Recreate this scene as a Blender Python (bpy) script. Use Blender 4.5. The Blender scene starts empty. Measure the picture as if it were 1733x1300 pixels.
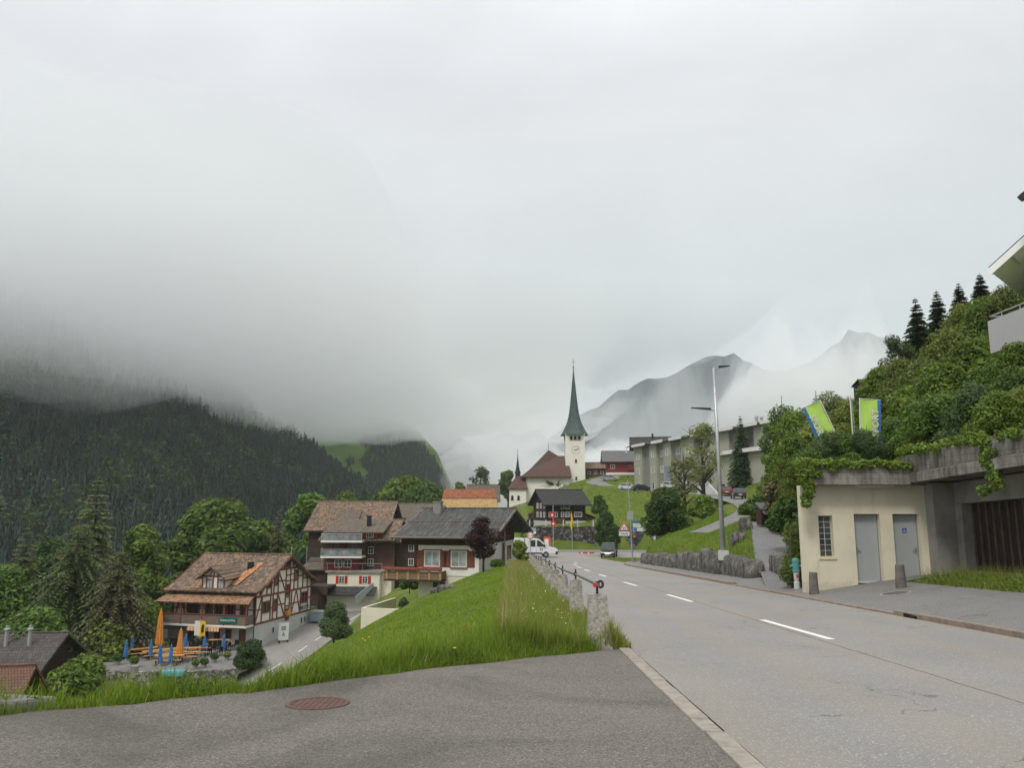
import bpy, bmesh, math, random
import numpy as np
from mathutils import Vector, Matrix, noise as mnoise
R = math.radians
random.seed(7); RNG = np.random.default_rng(7)
scene = bpy.context.scene
COL = scene.collection

# ------------------------------------------------------------------ camera, sky, sun, exposure
F, CAM_H, SLOPE = 1300.0, 1.65, 0.05          # focal length in photo pixels, eye height, fall of the road
PITCH = math.atan(205 / 1300.0)
cam_d = bpy.data.cameras.new('camera'); cam = bpy.data.objects.new('camera', cam_d); COL.objects.link(cam)
cam_d.sensor_width = 36.0; cam_d.lens = 36.0 * F / 1733.0
cam_d.clip_start = 0.1; cam_d.clip_end = 30000
cam.location = (0, 0, CAM_H); cam.rotation_euler = (R(90) + PITCH, 0, 0)
scene.camera = cam

SUN_EL, SUN_AZ = R(52), R(-150)               # azimuth from +Y towards +X
world = bpy.data.worlds.new('World'); scene.world = world; world.use_nodes = True
nt = world.node_tree; nt.nodes.clear()
def N(t, tree=None, **kw):
    n = (tree or nt).nodes.new(t)
    for k, v in kw.items():
        setattr(n, k, v)
    return n
out = N('ShaderNodeOutputWorld'); bg = N('ShaderNodeBackground'); bg.inputs['Strength'].default_value = 0.1
sky = N('ShaderNodeTexSky', sky_type='NISHITA', sun_disc=False)
sky.sun_elevation = SUN_EL; sky.sun_rotation = SUN_AZ; sky.altitude = 900; sky.air_density = 1.0; sky.dust_density = 2.5
# a closed cloud deck under the blue sky: brighter towards the zenith, broken by soft noise
geo = N('ShaderNodeTexCoord'); sep = N('ShaderNodeSeparateXYZ'); nt.links.new(geo.outputs['Generated'], sep.inputs[0])
ramp = N('ShaderNodeValToRGB'); nt.links.new(sep.outputs['Z'], ramp.inputs['Fac'])
e = ramp.color_ramp.elements
e[0].position = 0.0; e[0].color = (5.7, 6.0, 6.12, 1)
e[1].position = 1.0; e[1].color = (16.0, 15.9, 16.2, 1)
for pos, c in ((0.12, (6.0, 6.22, 6.3, 1)), (0.30, (6.6, 6.68, 6.75, 1)), (0.5, (7.75, 7.6, 7.85, 1))):
    x = e.new(pos); x.color = c
mp = N('ShaderNodeMapping'); mp.inputs['Scale'].default_value = (1.6, 1.6, 4.5); nt.links.new(geo.outputs['Generated'], mp.inputs[0])
nz = N('ShaderNodeTexNoise'); nz.inputs['Scale'].default_value = 1.5; nz.inputs['Detail'].default_value = 5; nz.inputs['Roughness'].default_value = 0.5
nz.inputs['Distortion'].default_value = 0.4
nt.links.new(mp.outputs[0], nz.inputs['Vector'])
mr = N('ShaderNodeMapRange'); mr.inputs['From Min'].default_value = 0.3; mr.inputs['From Max'].default_value = 0.7
mr.inputs['To Min'].default_value = 0.87; mr.inputs['To Max'].default_value = 1.09; nt.links.new(nz.outputs['Fac'], mr.inputs['Value'])
mul = N('ShaderNodeVectorMath', operation='SCALE'); nt.links.new(ramp.outputs['Color'], mul.inputs[0]); nt.links.new(mr.outputs[0], mul.inputs['Scale'])
mix = N('ShaderNodeMix', data_type='RGBA'); mix.inputs['Factor'].default_value = 0.94
nt.links.new(sky.outputs[0], mix.inputs['A']); nt.links.new(mul.outputs[0], mix.inputs['B'])
nt.links.new(mix.outputs['Result'], bg.inputs['Color']); nt.links.new(bg.outputs[0], out.inputs['Surface'])

sun_d = bpy.data.lights.new('sun', 'SUN'); sun = bpy.data.objects.new('sun', sun_d); COL.objects.link(sun)
sun_d.energy = 1.5; sun_d.angle = R(14); sun_d.color = (1.0, 0.95, 0.87)
sd = Vector((math.sin(SUN_AZ) * math.cos(SUN_EL), math.cos(SUN_AZ) * math.cos(SUN_EL), math.sin(SUN_EL)))
sun.rotation_euler = sd.to_track_quat('Z', 'Y').to_euler()

scene.view_settings.view_transform = 'Standard'; scene.view_settings.look = 'None'
scene.view_settings.exposure = 0.24; scene.view_settings.gamma = 1.0; scene.view_settings.use_curve_mapping = False
scene.render.engine = 'CYCLES'
cy = scene.cycles
cy.use_denoising = True; cy.denoiser = 'OPENIMAGEDENOISE'; cy.use_adaptive_sampling = True; cy.adaptive_threshold = 0.02
cy.max_bounces = 8; cy.diffuse_bounces = 3; cy.glossy_bounces = 2; cy.transmission_bounces = 4; cy.volume_bounces = 5
cy.transparent_max_bounces = 48; cy.caustics_reflective = False; cy.caustics_refractive = False; cy.sample_clamp_indirect = 6

# ------------------------------------------------------------------ survey of the place: a pixel of the photo and its distance give a point
_c, _s = math.cos(PITCH), math.sin(PITCH)
def ray(u, v):
    a = (u - 866.5) / F; b = (650 - v) / F
    return a, _c - b * _s, _s + b * _c
def P(u, v, Y):
    a, y, z = ray(u, v)
    return Vector((a * Y / y, Y, CAM_H + z * Y / y))
def plane_z(y):
    return -SLOPE * y if y < 95 else -4.75 - 0.022 * (y - 95)
def G(u, v, off=0.0):
    a, y, z = ray(u, v); t = (CAM_H - off) / (-z - SLOPE * y)
    return Vector((a * t, y * t, CAM_H + z * t))

# ------------------------------------------------------------------ object helpers
def tag(o, label=None, cat=None, group=None, kind=None):
    if label: o['label'] = label
    if cat: o['category'] = cat
    if group: o['group'] = group
    if kind: o['kind'] = kind
    return o
def thing(name, label, cat, loc=(0, 0, 0), rz=0.0, group=None):
    o = bpy.data.objects.new(name, None); COL.objects.link(o)
    o.empty_display_size = 0.3
    o.location = loc; o.rotation_euler = (0, 0, rz)
    return tag(o, label, cat, group)
def link_mesh(name, me, mats, parent=None, loc=None):
    o = bpy.data.objects.new(name, me); COL.objects.link(o)
    for m in (mats if isinstance(mats, (list, tuple)) else [mats]):
        me.materials.append(m)
    if parent: o.parent = parent
    if loc is not None: o.location = loc
    return o
def copy_tree(o, parent=None):
    c = o.copy(); COL.objects.link(c)
    if parent: c.parent = parent; c.matrix_parent_inverse = o.matrix_parent_inverse
    for ch in list(o.children): copy_tree(ch, c)
    return c
def np_mesh(name, verts, faces, mats, parent=None, smooth=False, midx=None, loc=None):
    """verts (N,3); faces (M,k) all with k corners"""
    me = bpy.data.meshes.new(name)
    verts = np.asarray(verts, dtype=np.float32); faces = np.asarray(faces, dtype=np.int32)
    m, k = faces.shape
    me.vertices.add(len(verts)); me.vertices.foreach_set('co', verts.ravel())
    me.loops.add(m * k); me.loops.foreach_set('vertex_index', faces.ravel())
    me.polygons.add(m); me.polygons.foreach_set('loop_start', np.arange(0, m * k, k, dtype=np.int32))
    me.polygons.foreach_set('loop_total', np.full(m, k, dtype=np.int32))
    if midx is not None: me.polygons.foreach_set('material_index', np.asarray(midx, dtype=np.int32))
    if smooth: me.polygons.foreach_set('use_smooth', np.ones(m, dtype=bool))
    me.update(calc_edges=True); me.validate()
    return link_mesh(name, me, mats, parent, loc)

class MB:
    """collects boxes, bars, tubes and lathes and links them as ONE mesh object"""
    def __init__(self): self.v = []; self.f = []; self.m = []
    def add(self, vs, fs, m=0):
        k = len(self.v); self.v += [tuple(p) for p in vs]
        self.f += [tuple(i + k for i in q) for q in fs]; self.m += [m] * len(fs); return self
    def hexa(self, p, m=0):      # 8 corners: bottom ring then top ring
        return self.add(p, [(3, 2, 1, 0), (4, 5, 6, 7), (0, 1, 5, 4), (1, 2, 6, 5), (2, 3, 7, 6), (3, 0, 4, 7)], m)
    def box(self, x0, x1, y0, y1, z0, z1, m=0):
        return self.hexa([(x0, y0, z0), (x1, y0, z0), (x1, y1, z0), (x0, y1, z0), (x0, y0, z1), (x1, y0, z1), (x1, y1, z1), (x0, y1, z1)], m)
    def fbox(self, fm, a0, a1, d0, d1, z0, z1, m=0):
        return self.hexa([fm(a0, d0, z0), fm(a1, d0, z0), fm(a1, d1, z0), fm(a0, d1, z0), fm(a0, d0, z1), fm(a1, d0, z1), fm(a1, d1, z1), fm(a0, d1, z1)], m)
    def bar(self, p, q, w, h=None, m=0, up=(0, 0, 1)):
        p = Vector(p); q = Vector(q); h = h or w
        d = (q - p).normalized(); u = Vector(up)
        s = d.cross(u)
        if s.length < 1e-4: s = d.cross(Vector((1, 0, 0)))
        s.normalize(); t = s.cross(d); s = s * w / 2; t = t * h / 2
        return self.hexa([p - s - t, p + s - t, q + s - t, q - s - t, p - s + t, p + s + t, q + s + t, q - s + t], m)
    def tube(self, pts, r, n=8, m=0, caps=True):
        pts = [Vector(p) for p in pts]; rs = r if isinstance(r, (list, tuple)) else [r] * len(pts)
        k = len(self.v); ring = []
        for i, p in enumerate(pts):
            d = (pts[min(i + 1, len(pts) - 1)] - pts[max(i - 1, 0)]).normalized()
            a = Vector((1, 0, 0)) if abs(d.x) < 0.9 else Vector((0, 1, 0))
            s = d.cross(a).normalized(); t = d.cross(s)
            ring += [p + (s * math.cos(2 * math.pi * j / n) + t * math.sin(2 * math.pi * j / n)) * rs[i] for j in range(n)]
        fs = []
        for i in range(len(pts) - 1):
            for j in range(n):
                fs.append((i * n + j, i * n + (j + 1) % n, (i + 1) * n + (j + 1) % n, (i + 1) * n + j))
        if caps: fs += [tuple(range(n))[::-1], tuple(range((len(pts) - 1) * n, len(pts) * n))]
        return self.add(ring, fs, m)
    def lathe(self, prof, c=(0, 0, 0), n=16, m=0):
        vs = [(c[0] + r * math.cos(2 * math.pi * j / n), c[1] + r * math.sin(2 * math.pi * j / n), c[2] + z) for r, z in prof for j in range(n)]
        fs = [(i * n + j, i * n + (j + 1) % n, (i + 1) * n + (j + 1) % n, (i + 1) * n + j) for i in range(len(prof) - 1) for j in range(n)]
        fs += [tuple(range(n))[::-1], tuple(range((len(prof) - 1) * n, len(prof) * n))]
        return self.add(vs, fs, m)
    def prism(self, poly, fm, d0, d1, m=0):      # polygon (a,z) pushed from depth d0 to d1 through a face map
        n = len(poly)
        vs = [fm(a, d0, z) for a, z in poly] + [fm(a, d1, z) for a, z in poly]
        fs = [tuple(range(n)), tuple(range(2 * n - 1, n - 1, -1))] + [(i, i + n, (i + 1) % n + n, (i + 1) % n) for i in range(n)]
        return self.add(vs, fs, m)
    def sheet(self, pts_top, thick, m=0):        # a quad roof sheet with thickness (pushed down along its normal)
        a, b, c, d = [Vector(p) for p in pts_top]
        n = (b - a).cross(d - a).normalized()
        if n.z < 0: n = -n
        lo = [p - n * thick for p in (a, b, c, d)]
        return self.hexa(lo + [a, b, c, d], m)
    def build(self, name, mats, parent=None, loc=None, smooth=False, bevel=0.0, seg=2, fix=True):
        me = bpy.data.meshes.new(name); me.from_pydata(self.v, [], self.f)
        me.polygons.foreach_set('material_index', self.m)
        if fix or bevel:
            bm = bmesh.new(); bm.from_mesh(me)
            if bevel:
                bmesh.ops.remove_doubles(bm, verts=bm.verts, dist=1e-4)
                bmesh.ops.bevel(bm, geom=[e_ for e_ in bm.edges if len(e_.link_faces) == 2 and e_.calc_face_angle(0) > 0.5], offset=bevel, segments=seg, affect='EDGES', profile=0.6)
            bmesh.ops.recalc_face_normals(bm, faces=bm.faces); bm.to_mesh(me); bm.free()
        if smooth: me.polygons.foreach_set('use_smooth', [True] * len(me.polygons))
        me.update()
        return link_mesh(name, me, mats, parent, loc)
def fmap(face, base):
    if face == 'f': return lambda a, d, z: (a, base - d, z)
    if face == 'b': return lambda a, d, z: (a, base + d, z)
    if face == 'r': return lambda a, d, z: (base + d, a, z)
    return lambda a, d, z: (base - d, a, z)

# ------------------------------------------------------------------ materials
def new_mat(name):
    m = bpy.data.materials.new(name); m.use_nodes = True
    t = m.node_tree; b = t.nodes['Principled BSDF']
    return m, t, b
def L(t, a, b): t.links.new(a, b)
def ncol(t, stops, fac):
    r = t.nodes.new('ShaderNodeValToRGB'); L(t, fac, r.inputs['Fac'])
    el = r.color_ramp.elements
    el[0].position, el[0].color = stops[0][0], (*stops[0][1], 1)
    el[1].position, el[1].color = stops[-1][0], (*stops[-1][1], 1)
    for p_, c_ in stops[1:-1]:
        x_ = el.new(p_); x_.color = (*c_, 1)
    return r.outputs['Color']
def nnoise(t, scale, detail=4, rough=0.55, vec=None, dist=0.0):
    n = t.nodes.new('ShaderNodeTexNoise'); n.inputs['Scale'].default_value = scale; n.inputs['Detail'].default_value = detail
    n.inputs['Roughness'].default_value = rough; n.inputs['Distortion'].default_value = dist
    if vec is not None: L(t, vec, n.inputs['Vector'])
    return n.outputs['Fac']
def ncoord(t, kind='Object', scale=None, rot=None):
    c = t.nodes.new('ShaderNodeTexCoord').outputs[kind]
    if scale or rot:
        m = t.nodes.new('ShaderNodeMapping')
        if scale: m.inputs['Scale'].default_value = scale
        if rot: m.inputs['Rotation'].default_value = rot
        L(t, c, m.inputs[0]); c = m.outputs[0]
    return c
def nmix(t, a, b, fac, mode='MIX'):
    m = t.nodes.new('ShaderNodeMix'); m.data_type = 'RGBA'; m.blend_type = mode
    for s_, v_ in (('A', a), ('B', b)):
        if isinstance(v_, (tuple, list)): m.inputs[s_].default_value = (*v_, 1)
        else: L(t, v_, m.inputs[s_])
    if isinstance(fac, (int, float)): m.inputs['Factor'].default_value = fac
    else: L(t, fac, m.inputs['Factor'])
    return m.outputs['Result']
def nmath(t, op, a, b=None, c=None):
    m = t.nodes.new('ShaderNodeMath'); m.operation = op
    for i, v_ in enumerate((a, b, c)):
        if v_ is None: continue
        if isinstance(v_, (int, float)): m.inputs[i].default_value = v_
        else: L(t, v_, m.inputs[i])
    return m.outputs[0]
def nbump(t, b, h, strength=0.4, dist=0.02):
    n = t.nodes.new('ShaderNodeBump'); n.inputs['Strength'].default_value = strength; n.inputs['Distance'].default_value = dist
    L(t, h, n.inputs['Height']); L(t, n.outputs[0], b.inputs['Normal'])
def mul3(c, k): return tuple(min(1, x * k) for x in c)
_mats = {}
def pm(name, col, var=0.25, scale=2.0, rough=0.75, bump=0.15, bscale=None, metal=0.0, spec=0.3, bd=0.02, stretch=None):
    """plain weathered surface: two octaves of noise in the colour and a little bump"""
    if name in _mats: return _mats[name]
    m, t, b = new_mat(name); co = ncoord(t, 'Object', scale=stretch)
    n1 = nnoise(t, scale, 6, 0.62, co)
    c = ncol(t, [(0.28, mul3(col, 1 - var)), (0.5, col), (0.75, mul3(col, 1 + var * 0.7))], n1)
    L(t, c, b.inputs['Base Color']); b.inputs['Roughness'].default_value = rough; b.inputs['Metallic'].default_value = metal
    b.inputs['Specular IOR Level'].default_value = spec
    if bump: nbump(t, b, nnoise(t, bscale or scale * 6, 5, 0.6, co), bump, bd)
    _mats[name] = m; return m
def wood(name, col, var=0.35, axis=2, freq=5.0, rough=0.8):
    """boards: streaks along one axis and dark joints"""
    if name in _mats: return _mats[name]
    m, t, b = new_mat(name)
    sc = [6.0, 6.0, 6.0]; sc[axis] = 0.5
    co = ncoord(t, 'Object', scale=tuple(sc)); n1 = nnoise(t, 2.0, 6, 0.65, co)
    c = ncol(t, [(0.25, mul3(col, 1 - var)), (0.5, col), (0.8, mul3(col, 1 + var))], n1)
    o = t.nodes.new('ShaderNodeSeparateXYZ'); L(t, ncoord(t), o.inputs[0])
    ax = 2 if axis != 2 else 0
    def joint(s):
        fr = nmath(t, 'FRACT', nmath(t, 'MULTIPLY', s, freq))
        return nmath(t, 'GREATER_THAN', fr, 0.07)
    j = joint(o.outputs[ax])
    if ax == 0: j = nmath(t, 'MULTIPLY', j, joint(o.outputs[1]))
    c = nmix(t, mul3(col, 0.35), c, j); L(t, c, b.inputs['Base Color']); b.inputs['Roughness'].default_value = rough
    b.inputs['Specular IOR Level'].default_value = 0.2
    nbump(t, b, j, 0.4, 0.02)
    _mats[name] = m; return m
def tiles(name, cols, row=0.32, colw=0.22, patch=None, rough=0.85, axis='x', lich=0.0):
    """tiled roof: brick pattern laid over x and the slope, every tile its own tone, lichen patches"""
    if name in _mats: return _mats[name]
    m, t, b = new_mat(name); co = ncoord(t)
    s = t.nodes.new('ShaderNodeSeparateXYZ'); L(t, co, s.inputs[0])
    k = t.nodes.new('ShaderNodeCombineXYZ')
    if axis == 'x': L(t, s.outputs[0], k.inputs[0]); L(t, nmath(t, 'MULTIPLY', s.outputs[2], 1.9), k.inputs[1])
    else: L(t, s.outputs[1], k.inputs[0]); L(t, nmath(t, 'MULTIPLY', s.outputs[2], 1.9), k.inputs[1])
    br = t.nodes.new('ShaderNodeTexBrick'); L(t, k.outputs[0], br.inputs['Vector'])
    br.inputs['Scale'].default_value = 1.0; br.inputs['Brick Width'].default_value = colw; br.inputs['Row Height'].default_value = row
    br.inputs['Mortar Size'].default_value = 0.02; br.inputs['Color1'].default_value = (0, 0, 0, 1); br.inputs['Color2'].default_value = (1, 1, 1, 1)
    br.inputs['Mortar'].default_value = (0.5, 0.5, 0.5, 1)
    n = nnoise(t, 1.3, 6, 0.7, co); n2 = nnoise(t, 9.0, 4, 0.7, co)
    f = nmath(t, 'ADD', nmath(t, 'MULTIPLY', br.outputs['Color'], 0.22), nmath(t, 'ADD', nmath(t, 'MULTIPLY', n, 0.48), nmath(t, 'MULTIPLY', n2, 0.3)))
    c = ncol(t, cols, f)
    c = nmix(t, c, mul3(cols[0][1], 0.5), nmath(t, 'MULTIPLY', br.outputs['Fac'], 0.75))
    if lich:
        ln = nmath(t, 'GREATER_THAN', nnoise(t, 3.1, 8, 0.75, co), 1 - lich)
        c = nmix(t, c, (0.34, 0.31, 0.24), nmath(t, 'MULTIPLY', ln, 0.6))
    L(t, c, b.inputs['Base Color']); b.inputs['Roughness'].default_value = rough; b.inputs['Specular IOR Level'].default_value = 0.15
    nbump(t, b, nmath(t, 'SUBTRACT', n2, nmath(t, 'MULTIPLY', br.outputs['Fac'], 1.2)), 0.5, 0.03)
    _mats[name] = m; return m
def leaf(name, dark, light, trans=0.3, rnd=0.35, ns=0.9):
    """foliage: tone varies leaf clump by leaf clump and plant by plant; light also passes through"""
    if name in _mats: return _mats[name]
    dark, light = mul3(dark, 1.7), mul3(light, 1.75)
    m, t, b = new_mat(name); co = ncoord(t)
    n = nnoise(t, ns, 5, 0.7, co); g = t.nodes.new('ShaderNodeNewGeometry').outputs['Random Per Island']
    oi = t.nodes.new('ShaderNodeObjectInfo').outputs['Random']
    f = nmath(t, 'ADD', nmath(t, 'MULTIPLY', n, 0.55), nmath(t, 'ADD', nmath(t, 'MULTIPLY', g, 0.35), nmath(t, 'MULTIPLY', nmath(t, 'SUBTRACT', oi, 0.5), rnd)))
    c = ncol(t, [(0.2, dark), (0.75, light)], f)
    L(t, c, b.inputs['Base Color']); b.inputs['Roughness'].default_value = 0.6; b.inputs['Specular IOR Level'].default_value = 0.25
    tr = t.nodes.new('ShaderNodeBsdfTranslucent'); L(t, nmix(t, c, (0.35, 0.42, 0.04), 0.25), tr.inputs['Color'])
    mx = t.nodes.new('ShaderNodeMixShader'); mx.inputs[0].default_value = trans
    L(t, b.outputs[0], mx.inputs[1]); L(t, tr.outputs[0], mx.inputs[2])
    L(t, mx.outputs[0], t.nodes['Material Output'].inputs['Surface'])
    _mats[name] = m; return m
def glass(name='window_glass', col=(0.03, 0.035, 0.04), rough=0.08):
    if name in _mats: return _mats[name]
    m, t, b = new_mat(name)
    n = nnoise(t, 1.2, 3, 0.5, ncoord(t)); L(t, ncol(t, [(0.3, mul3(col, 0.6)), (0.7, mul3(col, 1.7))], n), b.inputs['Base Color'])
    b.inputs['Roughness'].default_value = rough; b.inputs['Specular IOR Level'].default_value = 0.6
    _mats[name] = m; return m
def paint(name, col, rough=0.3, coat=0.5, metal=0.0):
    if name in _mats: return _mats[name]
    m, t, b = new_mat(name)
    n = nnoise(t, 3.0, 4, 0.6, ncoord(t)); L(t, ncol(t, [(0.3, mul3(col, 0.88)), (0.7, col)], n), b.inputs['Base Color'])
    b.inputs['Roughness'].default_value = rough; b.inputs['Coat Weight'].default_value = coat; b.inputs['Metallic'].default_value = metal
    _mats[name] = m; return m
def volume(name, col, dens, aniso=0.0):
    m = bpy.data.materials.new(name); m.use_nodes = True; t = m.node_tree; t.nodes.clear()
    o = t.nodes.new('ShaderNodeOutputMaterial'); v = t.nodes.new('ShaderNodeVolumePrincipled')
    v.inputs['Color'].default_value = (*col, 1); v.inputs['Density'].default_value = dens; v.inputs['Anisotropy'].default_value = aniso
    L(t, v.outputs[0], o.inputs['Volume']); return m
# ------------------------------------------------------------------ the lie of the land
def polyline_blend(X, Y, pts, half, fall):
    """distance of every (X,Y) to a polyline, height of its nearest point -> weight and height"""
    best = np.full(X.shape, 1e9); bz = np.zeros(X.shape)
    for (x0, y0, z0), (x1, y1, z1) in zip(pts[:-1], pts[1:]):
        dx, dy = x1 - x0, y1 - y0; l2 = dx * dx + dy * dy
        t = np.clip(((X - x0) * dx + (Y - y0) * dy) / l2, 0, 1)
        d = np.hypot(X - x0 - t * dx, Y - y0 - t * dy); z = z0 + t * (z1 - z0)
        k = d < best; best = np.where(k, d, best); bz = np.where(k, z, bz)
    w = 1 - np.clip((best - half) / fall, 0, 1); w = w * w * (3 - 2 * w)
    return w, bz
CP = [  # x, y, z of surveyed spots
 (0,-30,1.5),(-30,-20,-4),(30,-20,10),(14,0,3.2),(16,12,4.2),(14.5,20,3.6),(15,27,3.6),(11,28,1.0),(13,33,1.6),
 # right-hand slope
 (18,30,5.0),(24,38,9.4),(22,26,8.2),(32,30,14),(28,50,8.5),(38,70,13.5),(30,70,6.5),(26,62,4.0),(45,50,20),(50,85,18),(60,40,27),(60,100,22),(42,100,8),(80,150,17),(120,60,52),(120,150,25),(100,230,12),(60,180,10),
 (20,52,2.6),(17.5,46,1.2),
 # knoll, upper road, hill below the flats
 (10.8,38,-0.75),(11.1,60,-1.9),(13.9,62,-0.6),(12.5,45,-0.6),(14,50,0.0),(15,75,-1.5),(20,80,0.2),(17,95,-2.5),(22,110,-0.4),(22.5,88,0.3),(25.5,100,0.6),(28,112,1.0),(16,100,-3.5),(22,150,2.2),(16,150,0.3),(18,175,4.0),(28,150,4.0),(32,180,5.0),(40,200,8.5),(27,200,8.8),(36,220,10.5),
 (8,140,-2.0),(4,138,-2.2),(14,138,-1.6),(5,127,-2.0),(20,127,-1.6),(2,150,-3),
 (15,228,7.0),(8,228,3.5),(1,225,1.5),(-4,215,-1.5),(20,240,8.8),(8,200,1.0),(8,170,-0.5),(0,185,-2),
 # meadow under the road
 (-0.3,14,-0.75),(-0.4,22,-1.2),(-0.5,32,-1.75),(-0.4,45,-2.35),(-0.5,60,-3.0),
 (-2,14,-1.2),(-4.3,14.5,-1.75),(-6,30,-3.45),(-3,28,-2.3),(-3,42,-3.1),(-7.2,40,-5.1),(-6.9,55,-5.3),(-3.0,57,-3.7),(-10,35,-6.6),(-11,48,-8.3),(-9,22,-4.7),(-8,13,-3.2),(-14,22,-7.0),(-14,34,-8.9),(-19,40,-11.0),(-17,58,-10.6),(-12,66,-8.4),(-13,14,-5.0),
 (-8,69,-6.7),(-3,67,-4.3),(0.5,80,-4.2),(-9,82,-7.2),(-22,70,-13.4),(-24,60,-12.8),(-28,50,-12.6),(-20,13,-7.4),(-30,30,-11.2),(-40,45,-13.5),(-38,62,-13.4),(-33,74,-13.6),(-60,60,-17),(-60,20,-15),(-100,20,-20),
 (-45,72,-13.6),(-36,72,-13.5),(-30,72,-13.5),(-27,70,-13.7),(-38,84,-13.3),(-34,98,-13.2),(-28,86,-13.1),(-26,97,-11.6),(-22,104,-10.9),(-20,120,-9.4),(-30,115,-13),(-45,100,-16),(-50,130,-19),(-30,140,-13),(-10,135,-6.0),(-8,150,-4),(-15,160,-7),(-70,110,-20),(-100,150,-24),(-50,180,-18),(-20,200,-8),(-30,240,-12),(-80,230,-24),(0,260,4),(40,260,4),(-100,90,-22),(-6,105,-6.0),(-4,120,-5.6),(-6,92,-5.6)]
CP = np.array(CP, dtype=float)
def _tps(r2): return np.where(r2 > 1e-9, 0.5 * r2 * np.log(r2 + 1e-12), 0)
_n = len(CP); _S = 100.0
_A = np.zeros((_n + 3, _n + 3)); _xy = CP[:, :2] / _S
_A[:_n, :_n] = _tps(((_xy[:, None] - _xy[None]) ** 2).sum(-1)) + np.eye(_n) * 2e-5
_A[:_n, _n] = 1; _A[:_n, _n + 1:] = _xy; _A[_n:, :_n] = _A[:_n, _n:].T
_W = np.linalg.solve(_A, np.concatenate([CP[:, 2], np.zeros(3)]))
ROAD_X0, ROAD_X1 = 1.92, 9.12
MAIN = [(5.2, -30, 1.5), (5.2, 95, -4.75), (5.6, 106, -5.0)]
CROSS = [(-7, 107.5, -5.15), (-4, 107, -5.05), (6, 106, -5.0), (17, 107, -5.2)]
LOWER = [(-26.5, 66, -14.6), (-24.4, 80, -13.85), (-23.2, 90, -13.1), (-20.6, 98, -11.9), (-16.8, 105, -10.2), (-14.2, 114, -8.7), (-13.4, 126, -7.7), (-12.5, 145, -6.3)]
DRIVE = [(12.2, 84, -4.1), (13.5, 72, -2.7), (16.2, 62, -0.55), (21.0, 68, 0.5), (25.8, 80, 1.25), (29.8, 98, 2.0), (32.4, 115, 2.6), (33.0, 130, 3.3), (30.0, 150, 4.1), (26.5, 168, 4.6), (21, 190, 6.9), (24, 205, 8.6), (32, 222, 10.6)]
DRIVE = DRIVE[2:]
PATHW = [(10.7, 29.2, -1.42), (11.5, 32.2, -1.22), (12.6, 36.5, -0.85), (14.5, 43, -0.1), (16.8, 50.5, 0.75)]
YE_X = [-30, -12, -5.3, -3.9, -2.9, -1.32, 1.05, 1.9]; YE_Y = [1.0, 5.2, 7.85, 8.66, 9.27, 10.75, 12.48, 13.0]
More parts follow.
